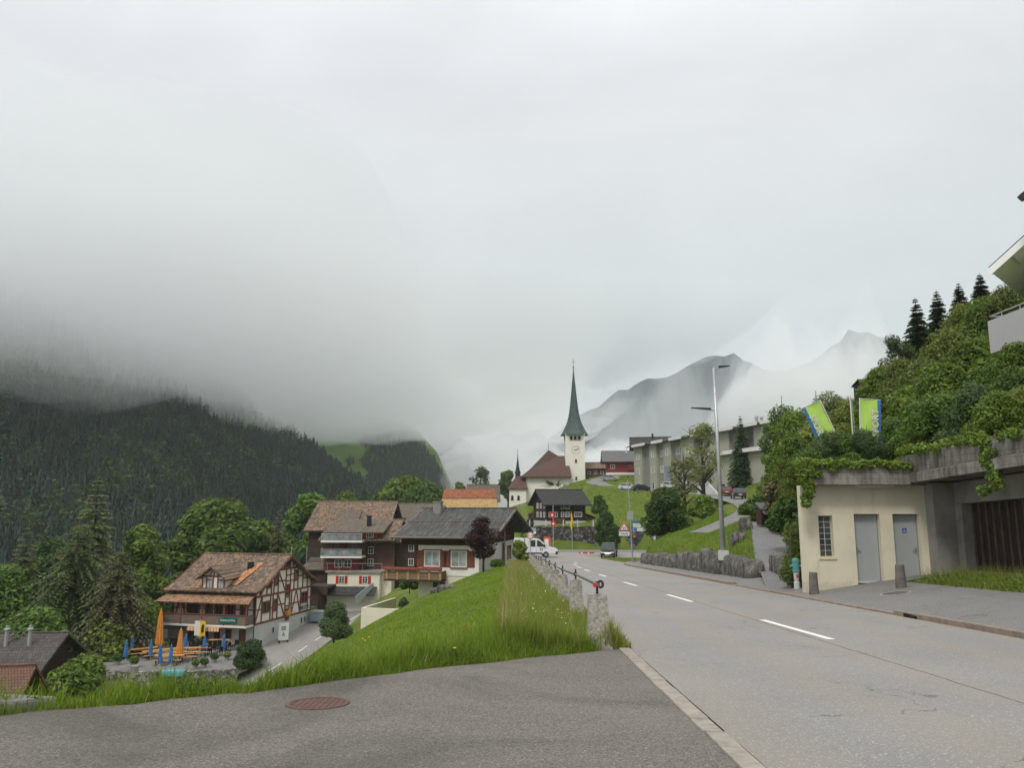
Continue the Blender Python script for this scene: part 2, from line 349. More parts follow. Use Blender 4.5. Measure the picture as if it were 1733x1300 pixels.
def H(x, y, roads=True):
    X = np.atleast_1d(np.asarray(x, dtype=float)); Y = np.atleast_1d(np.asarray(y, dtype=float))
    sh = X.shape; X = X.ravel(); Y = Y.ravel(); z = np.empty(X.shape)
    for i in range(0, len(X), 20000):
        q = np.stack([X[i:i + 20000], Y[i:i + 20000]], 1) / _S
        z[i:i + 20000] = _tps(((q[:, None] - _xy[None]) ** 2).sum(-1)) @ _W[:_n] + _W[_n] + q @ _W[_n + 1:]
    far = np.clip(np.maximum((Y - 230) / 90, np.maximum((-X - 90) / 80, (X - 130) / 80)), 0, 1); far = far * far * (3 - 2 * far)
    base = np.where((X > 60) & (Y < 150), 30.0, -26.0)
    z = z * (1 - far) + base * far
    def b(pts, half, fall, dz=-0.06):
        nonlocal z
        w, bz = polyline_blend(X, Y, pts, half, fall); z = z * (1 - w) + (bz + dz) * w
    b(CROSS, 7.5, 6.0); b(LOWER, 3.9, 4.0, -0.10); b(DRIVE, 2.9, 2.5, -0.07); b(PATHW, 1.4, 0.9, -0.06)
    b(MAIN, 4.3, 1.0)
    w, bz = polyline_blend(X, Y, [(0.9, 10, -0.5), (0.9, 95, -4.75)], 1.0, 0.5); z = z * (1 - w) + (bz - 0.02) * w
    # pavement in front of the wash house
    k = (X > 9) & (X < 15.1) & (Y > 2) & (Y < 26.3)
    z = np.where((X > 9) & (X < 13.9) & (Y >= 26.3) & (Y < 33.5) & (X < 13.7 - (Y - 26.2) * 0.44), -SLOPE * Y - 0.02 + 0.145 * np.maximum(X - 9.28, 0), z)
    # strip under the pavement and up to the foot of the boulder wall; flat ground up to the stone retaining wall
    pl = np.where(Y < 95, -SLOPE * Y, -4.75 - 0.022 * (Y - 95)); wr = 10.4 + np.where(Y < 60, 0, 0.05 * (Y - 60) + 0.008 * (Y - 60) ** 2)
    w = np.where((Y > 31.5) & (Y < 95) & (X > 8.5), 1 - np.clip((X - wr - 0.05) / 0.45, 0, 1), 0); z = z * (1 - w) + (pl + 0.0) * w
    yw = np.interp(X, [1.5, 8, 16, 24, 30], [122.5, 123.5, 124, 121, 116]) + 0.9
    w = np.where((Y > 95) & (Y < yw), np.clip((X + 1) / 3, 0, 1) * np.clip((31 - X) / 4, 0, 1) * np.clip((yw - Y) / 0.8, 0, 1), 0); z = z * (1 - w) + (pl - 0.28) * w
    z = np.where(k, np.where((X > 12.5) & (Y < 25), -SLOPE * Y + 0.25, -SLOPE * Y - 0.02 + 0.145 * np.maximum(X - 9.28, 0)), z)
    # the yard in front of the camera
    ye = np.interp(X, YE_X, YE_Y); d = (Y - ye) * 0.8
    w = np.where(X < 2.0, 1 - np.clip((d - 0.05) / 1.6, 0, 1), 0); w = w * w * (3 - 2 * w)
    wl = np.clip((X + 13) / 4, 0, 1); w = w * wl
    z = z * (1 - w) + (-SLOPE * Y - 0.05) * w
    bank = np.where((X < 0.6) & (d > 0), np.clip(d / 0.5, 0, 1) * np.clip(1 - (d - 0.8) / 2.0, 0, 1) * 0.17 * np.clip((0.6 - X) / 1.5, 0, 1), 0); z = z + bank
    return z.reshape(sh)
def h1(x, y): return float(H(x, y)[0])
def stepped(*segs):
    o = []
    for a, b_, st in segs: o += list(np.arange(a, b_, st))
    return np.array(o + [segs[-1][1]])
def grid_mesh(name, xs, ys, zfun, mats, smooth=True, parent=None, loc=None):
    X, Y = np.meshgrid(xs, ys); Z = zfun(X, Y)
    nx, ny = len(xs), len(ys)
    i = (np.arange(ny - 1)[:, None] * nx + np.arange(nx - 1)[None]).ravel()
    return np_mesh(name, np.stack([X.ravel(), Y.ravel(), Z.ravel()], 1), np.stack([i, i + 1, i + nx + 1, i + nx], 1), mats, parent, smooth, loc=loc)
def fbm(X, Y, sc, seed=0, octv=4):
    """cheap smooth noise on arrays"""
    r = np.random.default_rng(seed); o = np.zeros(X.shape); a = 1.0; s = 1.0 / sc
    for _ in range(octv):
        for _k in range(3):
            th = r.uniform(0, 6.283); ph = r.uniform(0, 6.283); f = s * r.uniform(0.7, 1.4)
            o += a * np.sin((X * math.cos(th) + Y * math.sin(th)) * f * 6.283 + ph) / 3
        a *= 0.5; s *= 2.0
    return o
# grass ground
def grass_ground():
    m, t, b = new_mat('meadow_turf'); co = ncoord(t)
    n = nnoise(t, 0.35, 6, 0.65, co); n2 = nnoise(t, 7.0, 5, 0.7, co)
    f = nmath(t, 'ADD', nmath(t, 'MULTIPLY', n, 0.6), nmath(t, 'MULTIPLY', n2, 0.4))
    c = ncol(t, [(0.3, (0.045, 0.07, 0.012)), (0.46, (0.085, 0.13, 0.018)), (0.58, (0.135, 0.165, 0.03)), (0.7, (0.17, 0.145, 0.06))], f)
    L(t, c, b.inputs['Base Color']); b.inputs['Roughness'].default_value = 0.9; b.inputs['Specular IOR Level'].default_value = 0.1
    nbump(t, b, nnoise(t, 14, 5, 0.7, co), 0.9, 0.08); return m
M_TURF = grass_ground()
xs = stepped((-6000, -600, 900), (-600, -160, 40), (-160, -50, 4), (-50, -14, 1.0), (-14, 15, 0.3), (15, 50, 1.0), (50, 160, 4), (160, 600, 40), (600, 6000, 900))
ys = stepped((-60, 0, 6), (0, 6, 1), (6, 40, 0.3), (40, 80, 0.7), (80, 180, 1.3), (180, 300, 4), (300, 700, 40), (700, 7000, 900))
def ground_z(X, Y):
    z = H(X, Y); rough = fbm(X, Y, 6, 3) * 0.06 + fbm(X, Y, 1.7, 4, 2) * 0.02
    mw, _ = polyline_blend(X, Y, MAIN, 5.2, 1.5)
    for pts_, hw_ in ((LOWER, 4.2), (DRIVE, 3.2), (PATHW, 1.6)):
        w_, _ = polyline_blend(X, Y, pts_, hw_, 1.5); mw = np.maximum(mw, w_)
    ye = np.interp(X, YE_X, YE_Y)
    return z + rough * (1 - mw) * np.clip((Y - ye) / 2, 0, 1) - np.where((X > ROAD_X0) & (X < 13.9) & (Y < 100) & (Y>0), 0.03, 0)
ground = grid_mesh('ground', xs, ys, ground_z, M_TURF); tag(ground, kind='structure')

# ------------------------------------------------------------------ roads and paving
def asphalt(name, dark, light, tint=None, tracks=False, patch=0.5, crack=True, seam=False, fine=1.0):
    m, t, b = new_mat(name); co = ncoord(t)
    v = t.nodes.new('ShaderNodeTexVoronoi'); v.inputs['Scale'].default_value = 85.0; L(t, co, v.inputs['Vector'])
    sp = t.nodes.new('ShaderNodeSeparateColor'); L(t, v.outputs['Color'], sp.inputs[0])
    n1 = nnoise(t, 26.0, 5, 0.75, co); n0 = nnoise(t, patch, 5, 0.6, co, 0.6)
    f = nmath(t, 'ADD', nmath(t, 'MULTIPLY', sp.outputs[0], 0.30 * fine), nmath(t, 'ADD', nmath(t, 'MULTIPLY', n1, 0.35), nmath(t, 'MULTIPLY', n0, 0.4)))
    c = ncol(t, [(0.25, dark), (0.5, tuple((a_ + b_) / 2 for a_, b_ in zip(dark, light))), (0.8, light)], f)
    st = nmath(t, 'GREATER_THAN', sp.outputs[1], 0.955); c = nmix(t, c, mul3(light, 1.9), nmath(t, 'MULTIPLY', st, 0.55))
    s = t.nodes.new('ShaderNodeSeparateXYZ'); L(t, co, s.inputs[0])
    if tint:      # tan dust between the wheel tracks
        wob = nmath(t, 'MULTIPLY', nmath(t, 'SUBTRACT', nnoise(t, 0.22, 4, 0.6, co), 0.5), 2.4)
        w = nmath(t, 'SINE', nmath(t, 'ADD', nmath(t, 'MULTIPLY', nmath(t, 'ADD', s.outputs[0], wob), 3.6), 0.6))
        w = nmath(t, 'MULTIPLY', nmath(t, 'ADD', w, 1.0), 0.5)
        c = nmix(t, c, tint, nmath(t, 'MULTIPLY', w, 0.30))
    if crack:
        wn = nnoise(t, 1.1, 4, 0.6, co); wv = t.nodes.new('ShaderNodeVectorMath'); wv.operation = 'SCALE'
        nn = t.nodes.new('ShaderNodeTexNoise'); nn.inputs['Scale'].default_value = 1.6; nn.inputs['Detail'].default_value = 5; L(t, co, nn.inputs['Vector'])
        L(t, nn.outputs['Color'], wv.inputs[0]); wv.inputs['Scale'].default_value = 1.4
        av = t.nodes.new('ShaderNodeVectorMath'); L(t, co, av.inputs[0]); L(t, wv.outputs[0], av.inputs[1])
        vv = t.nodes.new('ShaderNodeTexVoronoi'); vv.feature = 'DISTANCE_TO_EDGE'; vv.inputs['Scale'].default_value = 0.42; L(t, av.outputs[0], vv.inputs['Vector'])
        k = nmath(t, 'MULTIPLY', nmath(t, 'LESS_THAN', vv.outputs['Distance'], 0.0045), nmath(t, 'GREATER_THAN', nnoise(t, 0.45, 3, 0.5, co), 0.52))
        c = nmix(t, c, mul3(dark, 0.4), nmath(t, 'MULTIPLY', k, 0.55))
    if fine > 1:      # old spills and worn patches, with a dark windscreen reflection painted into the colour, mostly on the left of the yard
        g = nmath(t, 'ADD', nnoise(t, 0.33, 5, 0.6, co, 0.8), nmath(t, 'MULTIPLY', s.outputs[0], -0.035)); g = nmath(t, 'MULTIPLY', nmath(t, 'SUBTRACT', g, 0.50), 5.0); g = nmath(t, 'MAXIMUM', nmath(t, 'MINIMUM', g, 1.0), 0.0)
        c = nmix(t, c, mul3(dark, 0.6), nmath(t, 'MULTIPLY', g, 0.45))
    if seam:
        wx = nmath(t, 'ADD', s.outputs[0], nmath(t, 'MULTIPLY', nmath(t, 'SUBTRACT', nnoise(t, 1.5, 3, 0.6, co), 0.5), 0.10))
        k = nmath(t, 'LESS_THAN', nmath(t, 'ABSOLUTE', nmath(t, 'SUBTRACT', wx, 5.42)), 0.018)
        c = nmix(t, c, mul3(dark, 0.4), nmath(t, 'MULTIPLY', k, 0.7))
    L(t, c, b.inputs['Base Color']); b.inputs['Roughness'].default_value = 0.85; b.inputs['Specular IOR Level'].default_value = 0.25
    nbump(t, b, nmath(t, 'ADD', v.outputs['Distance'], n1), 0.55, 0.012)
    return m
M_ROAD = asphalt('worn_road_asphalt', (0.165, 0.165, 0.16), (0.305, 0.30, 0.288), tint=(0.315, 0.262, 0.19), seam=True, patch=0.28)
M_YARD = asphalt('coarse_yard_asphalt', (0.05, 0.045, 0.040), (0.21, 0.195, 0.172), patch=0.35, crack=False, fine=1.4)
M_WALK = asphalt('pavement_asphalt', (0.12, 0.12, 0.116), (0.24, 0.236, 0.224), patch=0.6)
M_PATH = asphalt('patched_path_asphalt', (0.11, 0.11, 0.112), (0.23, 0.23, 0.23), patch=1.2)
M_WHITE = pm('road_paint_white', (0.72, 0.72, 0.70), 0.18, 9, 0.7, 0.2)
M_YELLOW = pm('road_paint_yellow', (0.66, 0.55, 0.16), 0.2, 6, 0.7, 0.2)
M_GRANITE = pm('granite_kerb', (0.30, 0.27, 0.23), 0.35, 6, 0.85, 0.5)
def ribbon(pts, w, dz, mat, name, steps=8, wl=None, wr=None):
    """a road strip along a smooth line of (x,y,z)"""
    pts = [Vector(p) for p in pts]; line = []
    for i in range(len(pts) - 1):
        a = pts[max(i - 1, 0)]; b_ = pts[i]; c_ = pts[i + 1]; d = pts[min(i + 2, len(pts) - 1)]
        for k in range(steps):
            u = k / steps
            line.append(0.5 * (2 * b_ + (c_ - a) * u + (2 * a - 5 * b_ + 4 * c_ - d) * u * u + (3 * b_ - a - 3 * c_ + d) * u ** 3))
    line.append(pts[-1]); vs = []; fs = []
    for i, p in enumerate(line):
        d = line[min(i + 1, len(line) - 1)] - line[max(i - 1, 0)]; n = Vector((d.y, -d.x, 0)).normalized()
        for k in range(5):
            vs.append(p + n * ((wr or w / 2) * (k / 4) - (wl or w / 2) * (1 - k / 4)) + Vector((0, 0, dz)))
    for i in range(len(line) - 1):
        for k in range(4): fs.append((i * 5 + k, i * 5 + k + 1, i * 5 + k + 6, i * 5 + k + 5))
    return np_mesh(name, vs, fs, mat, smooth=True), line
def strip(name, x0f, x1f, ys_, zf, mat, nx=6):
    vs = []; fs = []
    for y in ys_:
        for k in range(nx + 1):
            x = x0f(y) + (x1f(y) - x0f(y)) * k / nx; vs.append((x, y, zf(x, y)))
    for i in range(len(ys_) - 1):
        for k in range(nx): a = i * (nx + 1) + k; fs.append((a, a + 1, a + nx + 2, a + nx + 1))
    return np_mesh(name, vs, fs, mat, smooth=True)
def kerb_r(y): return 9.12 + (0 if y < 62 else 0.035 * (y - 62) + 0.010 * (y - 62) ** 2)
def road_l(y): return ROAD_X0 - (0 if y < 82 else 0.02 * (y - 82) ** 2)
ysr = list(np.arange(-6, 96, 1.0))
road = strip('road', road_l, kerb_r, ysr, lambda x, y: plane_z(y) + 0.0, M_ROAD); tag(road, kind='structure')
junction = strip('road_junction', lambda y: -8.5, lambda y: 25, list(np.arange(95, 121, 1.0)), lambda x, y: plane_z(y) - 0.004 - 0.0 * x, M_ROAD, 24); tag(junction, kind='structure')
yard = strip('yard', lambda x: 0, lambda x: 0, [0, 1], lambda x, y: 0, M_YARD) if False else None
vs = []; fs = []; xl = np.arange(-12, 1.9, 0.25)
for x in xl:
    ye = float(np.interp(x, YE_X, YE_Y)) + 0.06 * math.sin(x * 5) + 0.04 * math.sin(x * 13)
    for k in range(13): y = -4 + (ye + 4) * k / 12; vs.append((x, y, -SLOPE * y - 0.004))
for i in range(len(xl) - 1):
    for k in range(12): a = i * 13 + k; fs.append((a, a + 13, a + 14, a + 1))
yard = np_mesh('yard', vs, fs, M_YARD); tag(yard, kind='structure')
# granite kerb line between yard and road: individual setts
mb = MB(); y = 2.6
while y < 13.1:
    l = random.uniform(0.45, 0.95); dx = random.uniform(-0.012, 0.012); t_ = random.uniform(0.0, 0.008)
    mb.hexa([(xx + dx, yy, -SLOPE * yy + zz) for zz in (-0.12, 0.012 + t_) for xx, yy in ((1.72, y), (1.90, y), (1.90, y + l - 0.015), (1.72, y + l - 0.015))]); y += l
kerb = mb.build('granite_kerb', M_GRANITE, bevel=0.012); tag(kerb, kind='structure')
# pavement on the right with its raised kerb
def walk_r(y):
    if y < 25.2: return 12.4
    if y < 33.6: return 13.9 if y < 26.2 else 13.9 - (y - 26.2) * 0.44
    return 10.12 + (0 if y < 60 else 0.05 * (y - 60) + 0.008 * (y - 60) ** 2)
walk = strip('pavement', lambda y: kerb_r(y) + 0.16, walk_r, list(np.arange(4, 26.1, 0.5)) + [26.3] + list(np.arange(27, 84, 0.6)), lambda x, y: plane_z(y) + (0.11 if not 18.5 < y < 33 else 0.045) + 0.145 * max(0, x - kerb_r(y) - 0.16), M_WALK, 8)
tag(walk, kind='structure')
mb = MB(); y = 4.0
while y < 84:
    l = 1.0 if y < 40 else 2.0; up = 0.11 if not 18.5 < y < 33 else 0.045
    mb.hexa([(kerb_r(yy) + xx, yy, plane_z(yy) + zz) for zz in (-0.1, up + random.uniform(0, 0.008)) for xx, yy in ((0.0, y), (0.17, y), (0.17, y + l - 0.012), (0.0, y + l - 0.012))]); y += l
kerb2 = mb.build('pavement_kerb', pm('brown_kerb', (0.25, 0.20, 0.16), 0.35, 5, 0.85, 0.5), bevel=0.015); tag(kerb2, kind='structure')
# markings
def marking(name, quads, mat):
    mb = MB()
    for q in quads: mb.add(q, [(0, 1, 2, 3)])
    return tag(mb.build(name, mat, fix=False), kind='structure')
dash = []
for y0, y1, xc in ((14.15, 17.75, 5.66), (23.3, 26.6, 5.30), (32.2, 35.3, 5.08), (41.5, 44.3, 4.95), (50, 53, 4.92), (57, 60, 5.0), (64, 67, 5.3), (71, 74, 5.9)):
    w = 0.075; sl = -0.022
    dash.append([(xc - w + sl * (yy - y0) + s_, yy, plane_z(yy) + 0.005) for yy, s_ in ((y0, 0), (y0, 2 * w), (y1, 2 * w), (y1, 0))])
marking('road_markings', dash, M_WHITE)
marking('yellow_markings', [[P(905, 938, 1).lerp(P(905, 938, 1), 0) * 0 + Vector(q) for q in ((0.5, 98.3, plane_z(98) + 0.006), (12.0, 95.6, plane_z(95.6) + 0.006), (12.0, 96.0, plane_z(96.0) + 0.006), (0.5, 98.7, plane_z(98.7) + 0.006))]], M_YELLOW)
lower, lline = ribbon(LOWER, 6.4, 0.0, M_ROAD, 'lower_road', wl=3.3, wr=3.3); tag(lower, kind='structure')
drive, dline = ribbon(DRIVE, 5.0, 0.0, M_WALK, 'uphill_road'); tag(drive, kind='structure')
path, pline = ribbon(PATHW, 2.5, 0.0, M_PATH, 'footpath'); tag(path, kind='structure')
# white lines of the lower road
def edge_marks(line, off, spans, w=0.12):
    q = []
    n = len(line)
    for a, b_ in spans:
        i0, i1 = int(a * (n - 1)), int(b_ * (n - 1))
        for i in range(i0, i1):
            r = []
            for p, d in ((line[i], line[i + 1] - line[max(i - 1, 0)]), (line[i + 1], line[min(i + 2, n - 1)] - line[i])):
                k = Vector((d.y, -d.x, 0)).normalized(); r.append((p + k * off, p + k * (off + w)))
            q.append([r[0][0] + Vector((0, 0, .006)), r[0][1] + Vector((0, 0, .006)), r[1][1] + Vector((0, 0, .006)), r[1][0] + Vector((0, 0, .006))])
    return q
marking('lower_road_markings', edge_marks(lline, 1.5, [(0.12, 0.16), (0.2, 0.24), (0.28, 0.32), (0.36, 0.46), (0.52, 0.72)]) + edge_marks(lline, -2.6, [(0.45, 0.7)]), M_WHITE)
# ------------------------------------------------------------------ wooded hill on the left, second hill with its meadow, mountains
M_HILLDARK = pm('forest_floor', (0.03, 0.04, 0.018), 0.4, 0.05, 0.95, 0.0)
def hill_left(X, Y):
    # surveyed skyline of the near hill falls from upper left to the valley on the right
    rx = np.interp(X, [-700, -400, -300, -205, -139, -122, -108, -94, -80, -60], [190, 150, 118, 62, 24, 15, 9, 1, -10, -24])
    t = np.clip((Y - (150 + 0.15 * (X + 100))) / 250.0, 0, 1.6)
    z = -22 + (rx + 22) * np.where(t < 1, t ** 1.15, 1 + (t - 1) * 0.3)
    return z + fbm(X, Y, 70, 11, 3) * 4.0 * np.clip(t * 3, 0, 1)
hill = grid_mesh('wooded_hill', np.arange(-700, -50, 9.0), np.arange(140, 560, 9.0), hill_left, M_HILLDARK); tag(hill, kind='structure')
def alp_mat():
    m, t, b = new_mat('alp_meadow'); co = ncoord(t)
    n = nnoise(t, 0.02, 6, 0.65, co)
    c = ncol(t, [(0.3, (0.05, 0.10, 0.02)), (0.6, (0.10, 0.155, 0.03)), (0.8, (0.13, 0.16, 0.05))], n); L(t, c, b.inputs['Base Color']); b.inputs['Roughness'].default_value = 0.95
    b.inputs['Specular IOR Level'].default_value = 0.05
    return m
M_ALP = alp_mat()
def hill_alp(X, Y):
    rx = np.interp(X, [-420, -230, -180, -120, -95, -78, -62, -50, -40], [110, 75, 62, 50, 40, 27, 6, -14, -26])
    t = np.clip((Y - 480) / 220.0, 0, 1.5)
    return -24 + (rx + 24) * t ** 1.2 + fbm(X, Y, 60, 5, 3) * 2.5 * np.clip(t * 2, 0, 1)
alp = grid_mesh('alp_hill', np.arange(-420, -36, 6.0), np.arange(470, 800, 8.0), hill_alp, M_ALP); tag(alp, kind='structure')
def rock_mat(name, forest, snow):
    m, t, b = new_mat(name); co = ncoord(t)
    n = nnoise(t, 0.004, 8, 0.7, co); n2 = nnoise(t, 0.02, 6, 0.7, co)
    s = t.nodes.new('ShaderNodeSeparateXYZ'); L(t, co, s.inputs[0])
    c = ncol(t, [(0.38, mul3(forest, 0.35)), (0.5, forest), (0.62, mul3(forest, 2.6))], nmath(t, 'ADD', nmath(t, 'MULTIPLY', n, 0.6), nmath(t, 'MULTIPLY', n2, 0.4)))
    if snow:
        k = nmath(t, 'GREATER_THAN', nmath(t, 'ADD', nmath(t, 'MULTIPLY', s.outputs[2], 1.0 / snow), nmath(t, 'MULTIPLY', n2, 0.9)), 1.42)
        c = nmix(t, c, (0.8, 0.82, 0.85), k)
    L(t, c, b.inputs['Base Color']); b.inputs['Roughness'].default_value = 0.95; b.inputs['Specular IOR Level'].default_value = 0.05
    return m
def mountain(name, sky_pts, Y, depth, mat, rough=14, seed=1, foot=-30, front=1.0, step=30):
    """skyline surveyed from pixels at distance Y; the mass falls towards us over 'depth' metres and away behind"""
    pts = [P(u, v, Y) for u, v in sky_pts]; px = [p.x for p in pts]; pz = [p.z for p in pts]
    xs_ = np.linspace(px[0], px[-1], int((px[-1] - px[0]) / step) + 2); ys_ = np.linspace(Y - depth, Y + depth * 0.7, 44)
    def f(X, YY):
        top = np.interp(X, px, pz); t = 1 - np.abs(YY - Y) / np.where(YY < Y, depth, depth * 0.7)
        rid = 1 - np.abs(fbm(X, YY, depth * 0.45, seed, 4))
        return foot + (top - foot) * np.clip(t, 0, 1) ** front + (rid - 0.7) * rough * np.clip((1 - t) * 4, 0.12, 1) + fbm(X, YY, depth * 0.06, seed + 50, 3) * rough * 0.16
    return tag(grid_mesh(name, xs_, ys_, f, mat, True), kind='structure')
M_MT1 = rock_mat('mountain_forest', (0.022, 0.030, 0.030), None)
M_MT2 = rock_mat('mountain_rock', (0.045, 0.055, 0.065), 140)
M_MT3 = rock_mat('mountain_snow_rock', (0.05, 0.06, 0.075), 640)
mountain('mountain', [(780, 845), (860, 810), (930, 742), (955, 722), (985, 702), (1012, 684), (1040, 664), (1062, 652), (1095, 642), (1130, 636), (1150, 622), (1180, 606), (1205, 599), (1238, 598), (1262, 606), (1290, 622), (1330, 628), (1380, 604), (1430, 560), (1470, 556), (1500, 572), (1540, 620), (1600, 700), (1700, 780)], 2300, 900, M_MT1, 60, 3, front=1.1)
mountain('far_mountain', [(700, 860), (790, 790), (815, 745), (835, 738), (858, 731), (880, 739), (905, 727), (925, 738), (960, 760), (1010, 800)], 5200, 1500, M_MT3, 60, 8, step=40)
mountain('peak', [(420, 760), (462, 672), (490, 645), (520, 641), (550, 662), (580, 652), (603, 644), (622, 664), (645, 684), (668, 690), (700, 706), (735, 722), (765, 729), (800, 750), (830, 800)], 1035, 300, M_MT2, 34, 5, step=8)
# ------------------------------------------------------------------ buildings
M_WHITEWALL = pm('white_render', (0.74, 0.72, 0.68), 0.12, 0.8, 0.9, 0.15, 14)
M_GREYWHITE = pm('grey_white_render', (0.50, 0.51, 0.50), 0.14, 0.9, 0.9, 0.15, 14)
M_CREAM = pm('cream_render', (0.63, 0.56, 0.37), 0.10, 0.7, 0.9, 0.12, 18)
M_CHURCHWHITE = pm('church_white_render', (0.76, 0.735, 0.655), 0.08, 0.5, 0.9, 0.1, 12)
M_PALECREAM = pm('pale_cream_render', (0.68, 0.64, 0.51), 0.10, 0.7, 0.9, 0.12, 12)
M_TIMBER = pm('oxblood_timber', (0.19, 0.062, 0.047), 0.35, 4, 0.75, 0.2)
M_REDBROWN = pm('red_brown_joinery', (0.24, 0.065, 0.04), 0.3, 4, 0.6, 0.15)
M_DARKWOOD = wood('dark_weathered_boards', (0.06, 0.038, 0.028), 0.45, 2, 5)
M_BROWNWOOD = wood('brown_boards', (0.105, 0.06, 0.04), 0.4, 2, 5)
M_REDWOOD = wood('dark_red_boards', (0.19, 0.035, 0.03), 0.3, 0, 5)
M_GREYWOOD = wood('grey_balcony_boards', (0.18, 0.145, 0.12), 0.35, 2, 6)
M_HONEY = wood('honey_balcony_boards', (0.215, 0.145, 0.085), 0.35, 0, 4)
M_PANE = glass()
M_CURTAIN = glass('curtained_glass', (0.26, 0.30, 0.29), 0.15)
M_WHITEFR = pm('white_frame_paint', (0.68, 0.67, 0.64), 0.08, 6, 0.5, 0.05)
M_SHUTRED = pm('bright_red_shutter', (0.42, 0.018, 0.02), 0.2, 5, 0.5, 0.1)
M_CONC = pm('weathered_concrete', (0.26, 0.25, 0.23), 0.45, 0.9, 0.92, 0.35, 9)
M_GREYSTONE = pm('grey_masonry', (0.24, 0.23, 0.215), 0.4, 2.2, 0.92, 0.6, 5, bd=0.06)
M_DARKMETAL = pm('dark_metal', (0.03, 0.03, 0.032), 0.3, 6, 0.45, 0.1, metal=0.6)
M_GALV = pm('galvanised_steel', (0.42, 0.44, 0.45), 0.2, 4, 0.42, 0.05, metal=0.55)
T_BROWN = tiles('brown_clay_tiles', [(0.32, (0.055, 0.042, 0.035)), (0.44, (0.12, 0.09, 0.068)), (0.54, (0.19, 0.135, 0.095)), (0.66, (0.36, 0.20, 0.11))], lich=0.42)
T_ORANGE = tiles('orange_clay_tiles', [(0.3, (0.10, 0.065, 0.045)), (0.45, (0.22, 0.125, 0.075)), (0.66, (0.48, 0.25, 0.12))], lich=0.45)
T_CHURCH = tiles('church_tiles', [(0.2, (0.075, 0.045, 0.038)), (0.5, (0.12, 0.072, 0.06)), (0.8, (0.17, 0.10, 0.08))])
T_DARK = tiles('dark_slate_roof', [(0.2, (0.028, 0.029, 0.03)), (0.5, (0.05, 0.05, 0.05)), (0.8, (0.095, 0.09, 0.082))], lich=0.2)
T_GREY = tiles('grey_shingle_roof', [(0.2, (0.075, 0.06, 0.048)), (0.5, (0.14, 0.115, 0.09)), (0.8, (0.23, 0.19, 0.14))], lich=0.3)
T_RED = tiles('red_tile_roof', [(0.2, (0.09, 0.055, 0.045)), (0.5, (0.155, 0.085, 0.065)), (0.8, (0.22, 0.12, 0.085))], row=0.25, colw=0.16)
def corrugated():
    m, t, b = new_mat('corrugated_cement_roof'); co = ncoord(t); s = t.nodes.new('ShaderNodeSeparateXYZ'); L(t, co, s.inputs[0])
    w = nmath(t, 'SINE', nmath(t, 'MULTIPLY', s.outputs[0], 34.0)); n = nnoise(t, 1.3, 7, 0.75, ncoord(t, 'Object', (5, 0.45, 0.45)))
    c = ncol(t, [(0.30, (0.03, 0.03, 0.03)), (0.44, (0.07, 0.07, 0.065)), (0.52, (0.14, 0.14, 0.13)), (0.62, (0.34, 0.33, 0.31))], nmath(t, 'ADD', nmath(t, 'MULTIPLY', n, 0.8), nmath(t, 'MULTIPLY', w, 0.08)))
    L(t, c, b.inputs['Base Color']); b.inputs['Roughness'].default_value = 0.9; nbump(t, b, w, 0.8, 0.04); return m
T_CORR = corrugated()

def window(root, face, base, a, z, w, h, fr=None, pane=None, v=1, hz=0, d=0.06, shut=None, sill=None, fw=0.07, name='window', hood=None):
    """frame with mullions (a part), its pane, shutters and sill (sub-parts); a = centre along the wall, z = bottom"""
    fm = fmap(face, base); fr = fr or M_WHITEFR; mb = MB()
    mb.fbox(fm, a - w / 2, a - w / 2 + fw, -0.02, d, z, z + h); mb.fbox(fm, a + w / 2 - fw, a + w / 2, -0.02, d, z, z + h)
    mb.fbox(fm, a - w / 2 + fw, a + w / 2 - fw, -0.02, d - 0.002, z, z + fw); mb.fbox(fm, a - w / 2 + fw, a + w / 2 - fw, -0.02, d - 0.002, z + h - fw, z + h)
    for i in range(v):
        c = a - w / 2 + w * (i + 1) / (v + 1); mb.fbox(fm, c - fw * 0.35, c + fw * 0.35, 0, d - 0.01, z + fw, z + h - fw)
    for i in range(hz):
        c = z + h * (i + 1) / (hz + 1); mb.fbox(fm, a - w / 2 + fw, a + w / 2 - fw, 0, d - 0.014, c - fw * 0.25, c + fw * 0.25)
    o = mb.build(name, fr, root)
    MB().fbox(fm, a - w / 2 + fw * 0.6, a + w / 2 - fw * 0.6, -0.03, 0.02, z + fw * 0.6, z + h - fw * 0.6).build('pane', pane or M_PANE, o)
    if shut:
        for sgn in (-1, 1):
            c = a + sgn * (w / 2 + w * 0.24 + 0.02); s = MB(); s.fbox(fm, c - w * 0.23, c + w * 0.23, 0.0, 0.05, z, z + h)
            s.fbox(fm, c - w * 0.17, c + w * 0.17, 0.05, 0.065, z + 0.1, z + h * 0.47); s.fbox(fm, c - w * 0.17, c + w * 0.17, 0.05, 0.065, z + h * 0.53, z + h - 0.1)
            s.build('shutter', shut, o)
    if sill: MB().fbox(fm, a - w / 2 - 0.06, a + w / 2 + 0.06, -0.02, d + 0.08, z - 0.08, z - 0.002).build('sill', sill, o)
    if hood: MB().fbox(fm, a - w * 0.62, a + w * 0.62, -0.02, d + 0.05, z + h + 0.002, z + h + 0.1).build('lintel', hood, o)
    return o
def gable_roof(mb, x0, x1, y0, y1, ze, zr, th=0.18, yr=None, m=0, ze2=None):
    """ridge along x; sheets meet on the ridge"""
    yr = (y0 + y1) / 2 if yr is None else yr; ze2 = ze if ze2 is None else ze2
    n = max(2, int((x1 - x0) / 1.2))
    for ya, za in ((y0, ze), (y1, ze2)):
        mb.sheet([(x0, ya, za), (x1, ya, za), (x1, yr, zr), (x0, yr, zr)], th, m)
    mb.tube([(x0, yr, zr + 0.02), (x1, yr, zr + 0.02)], 0.10, 6, m)
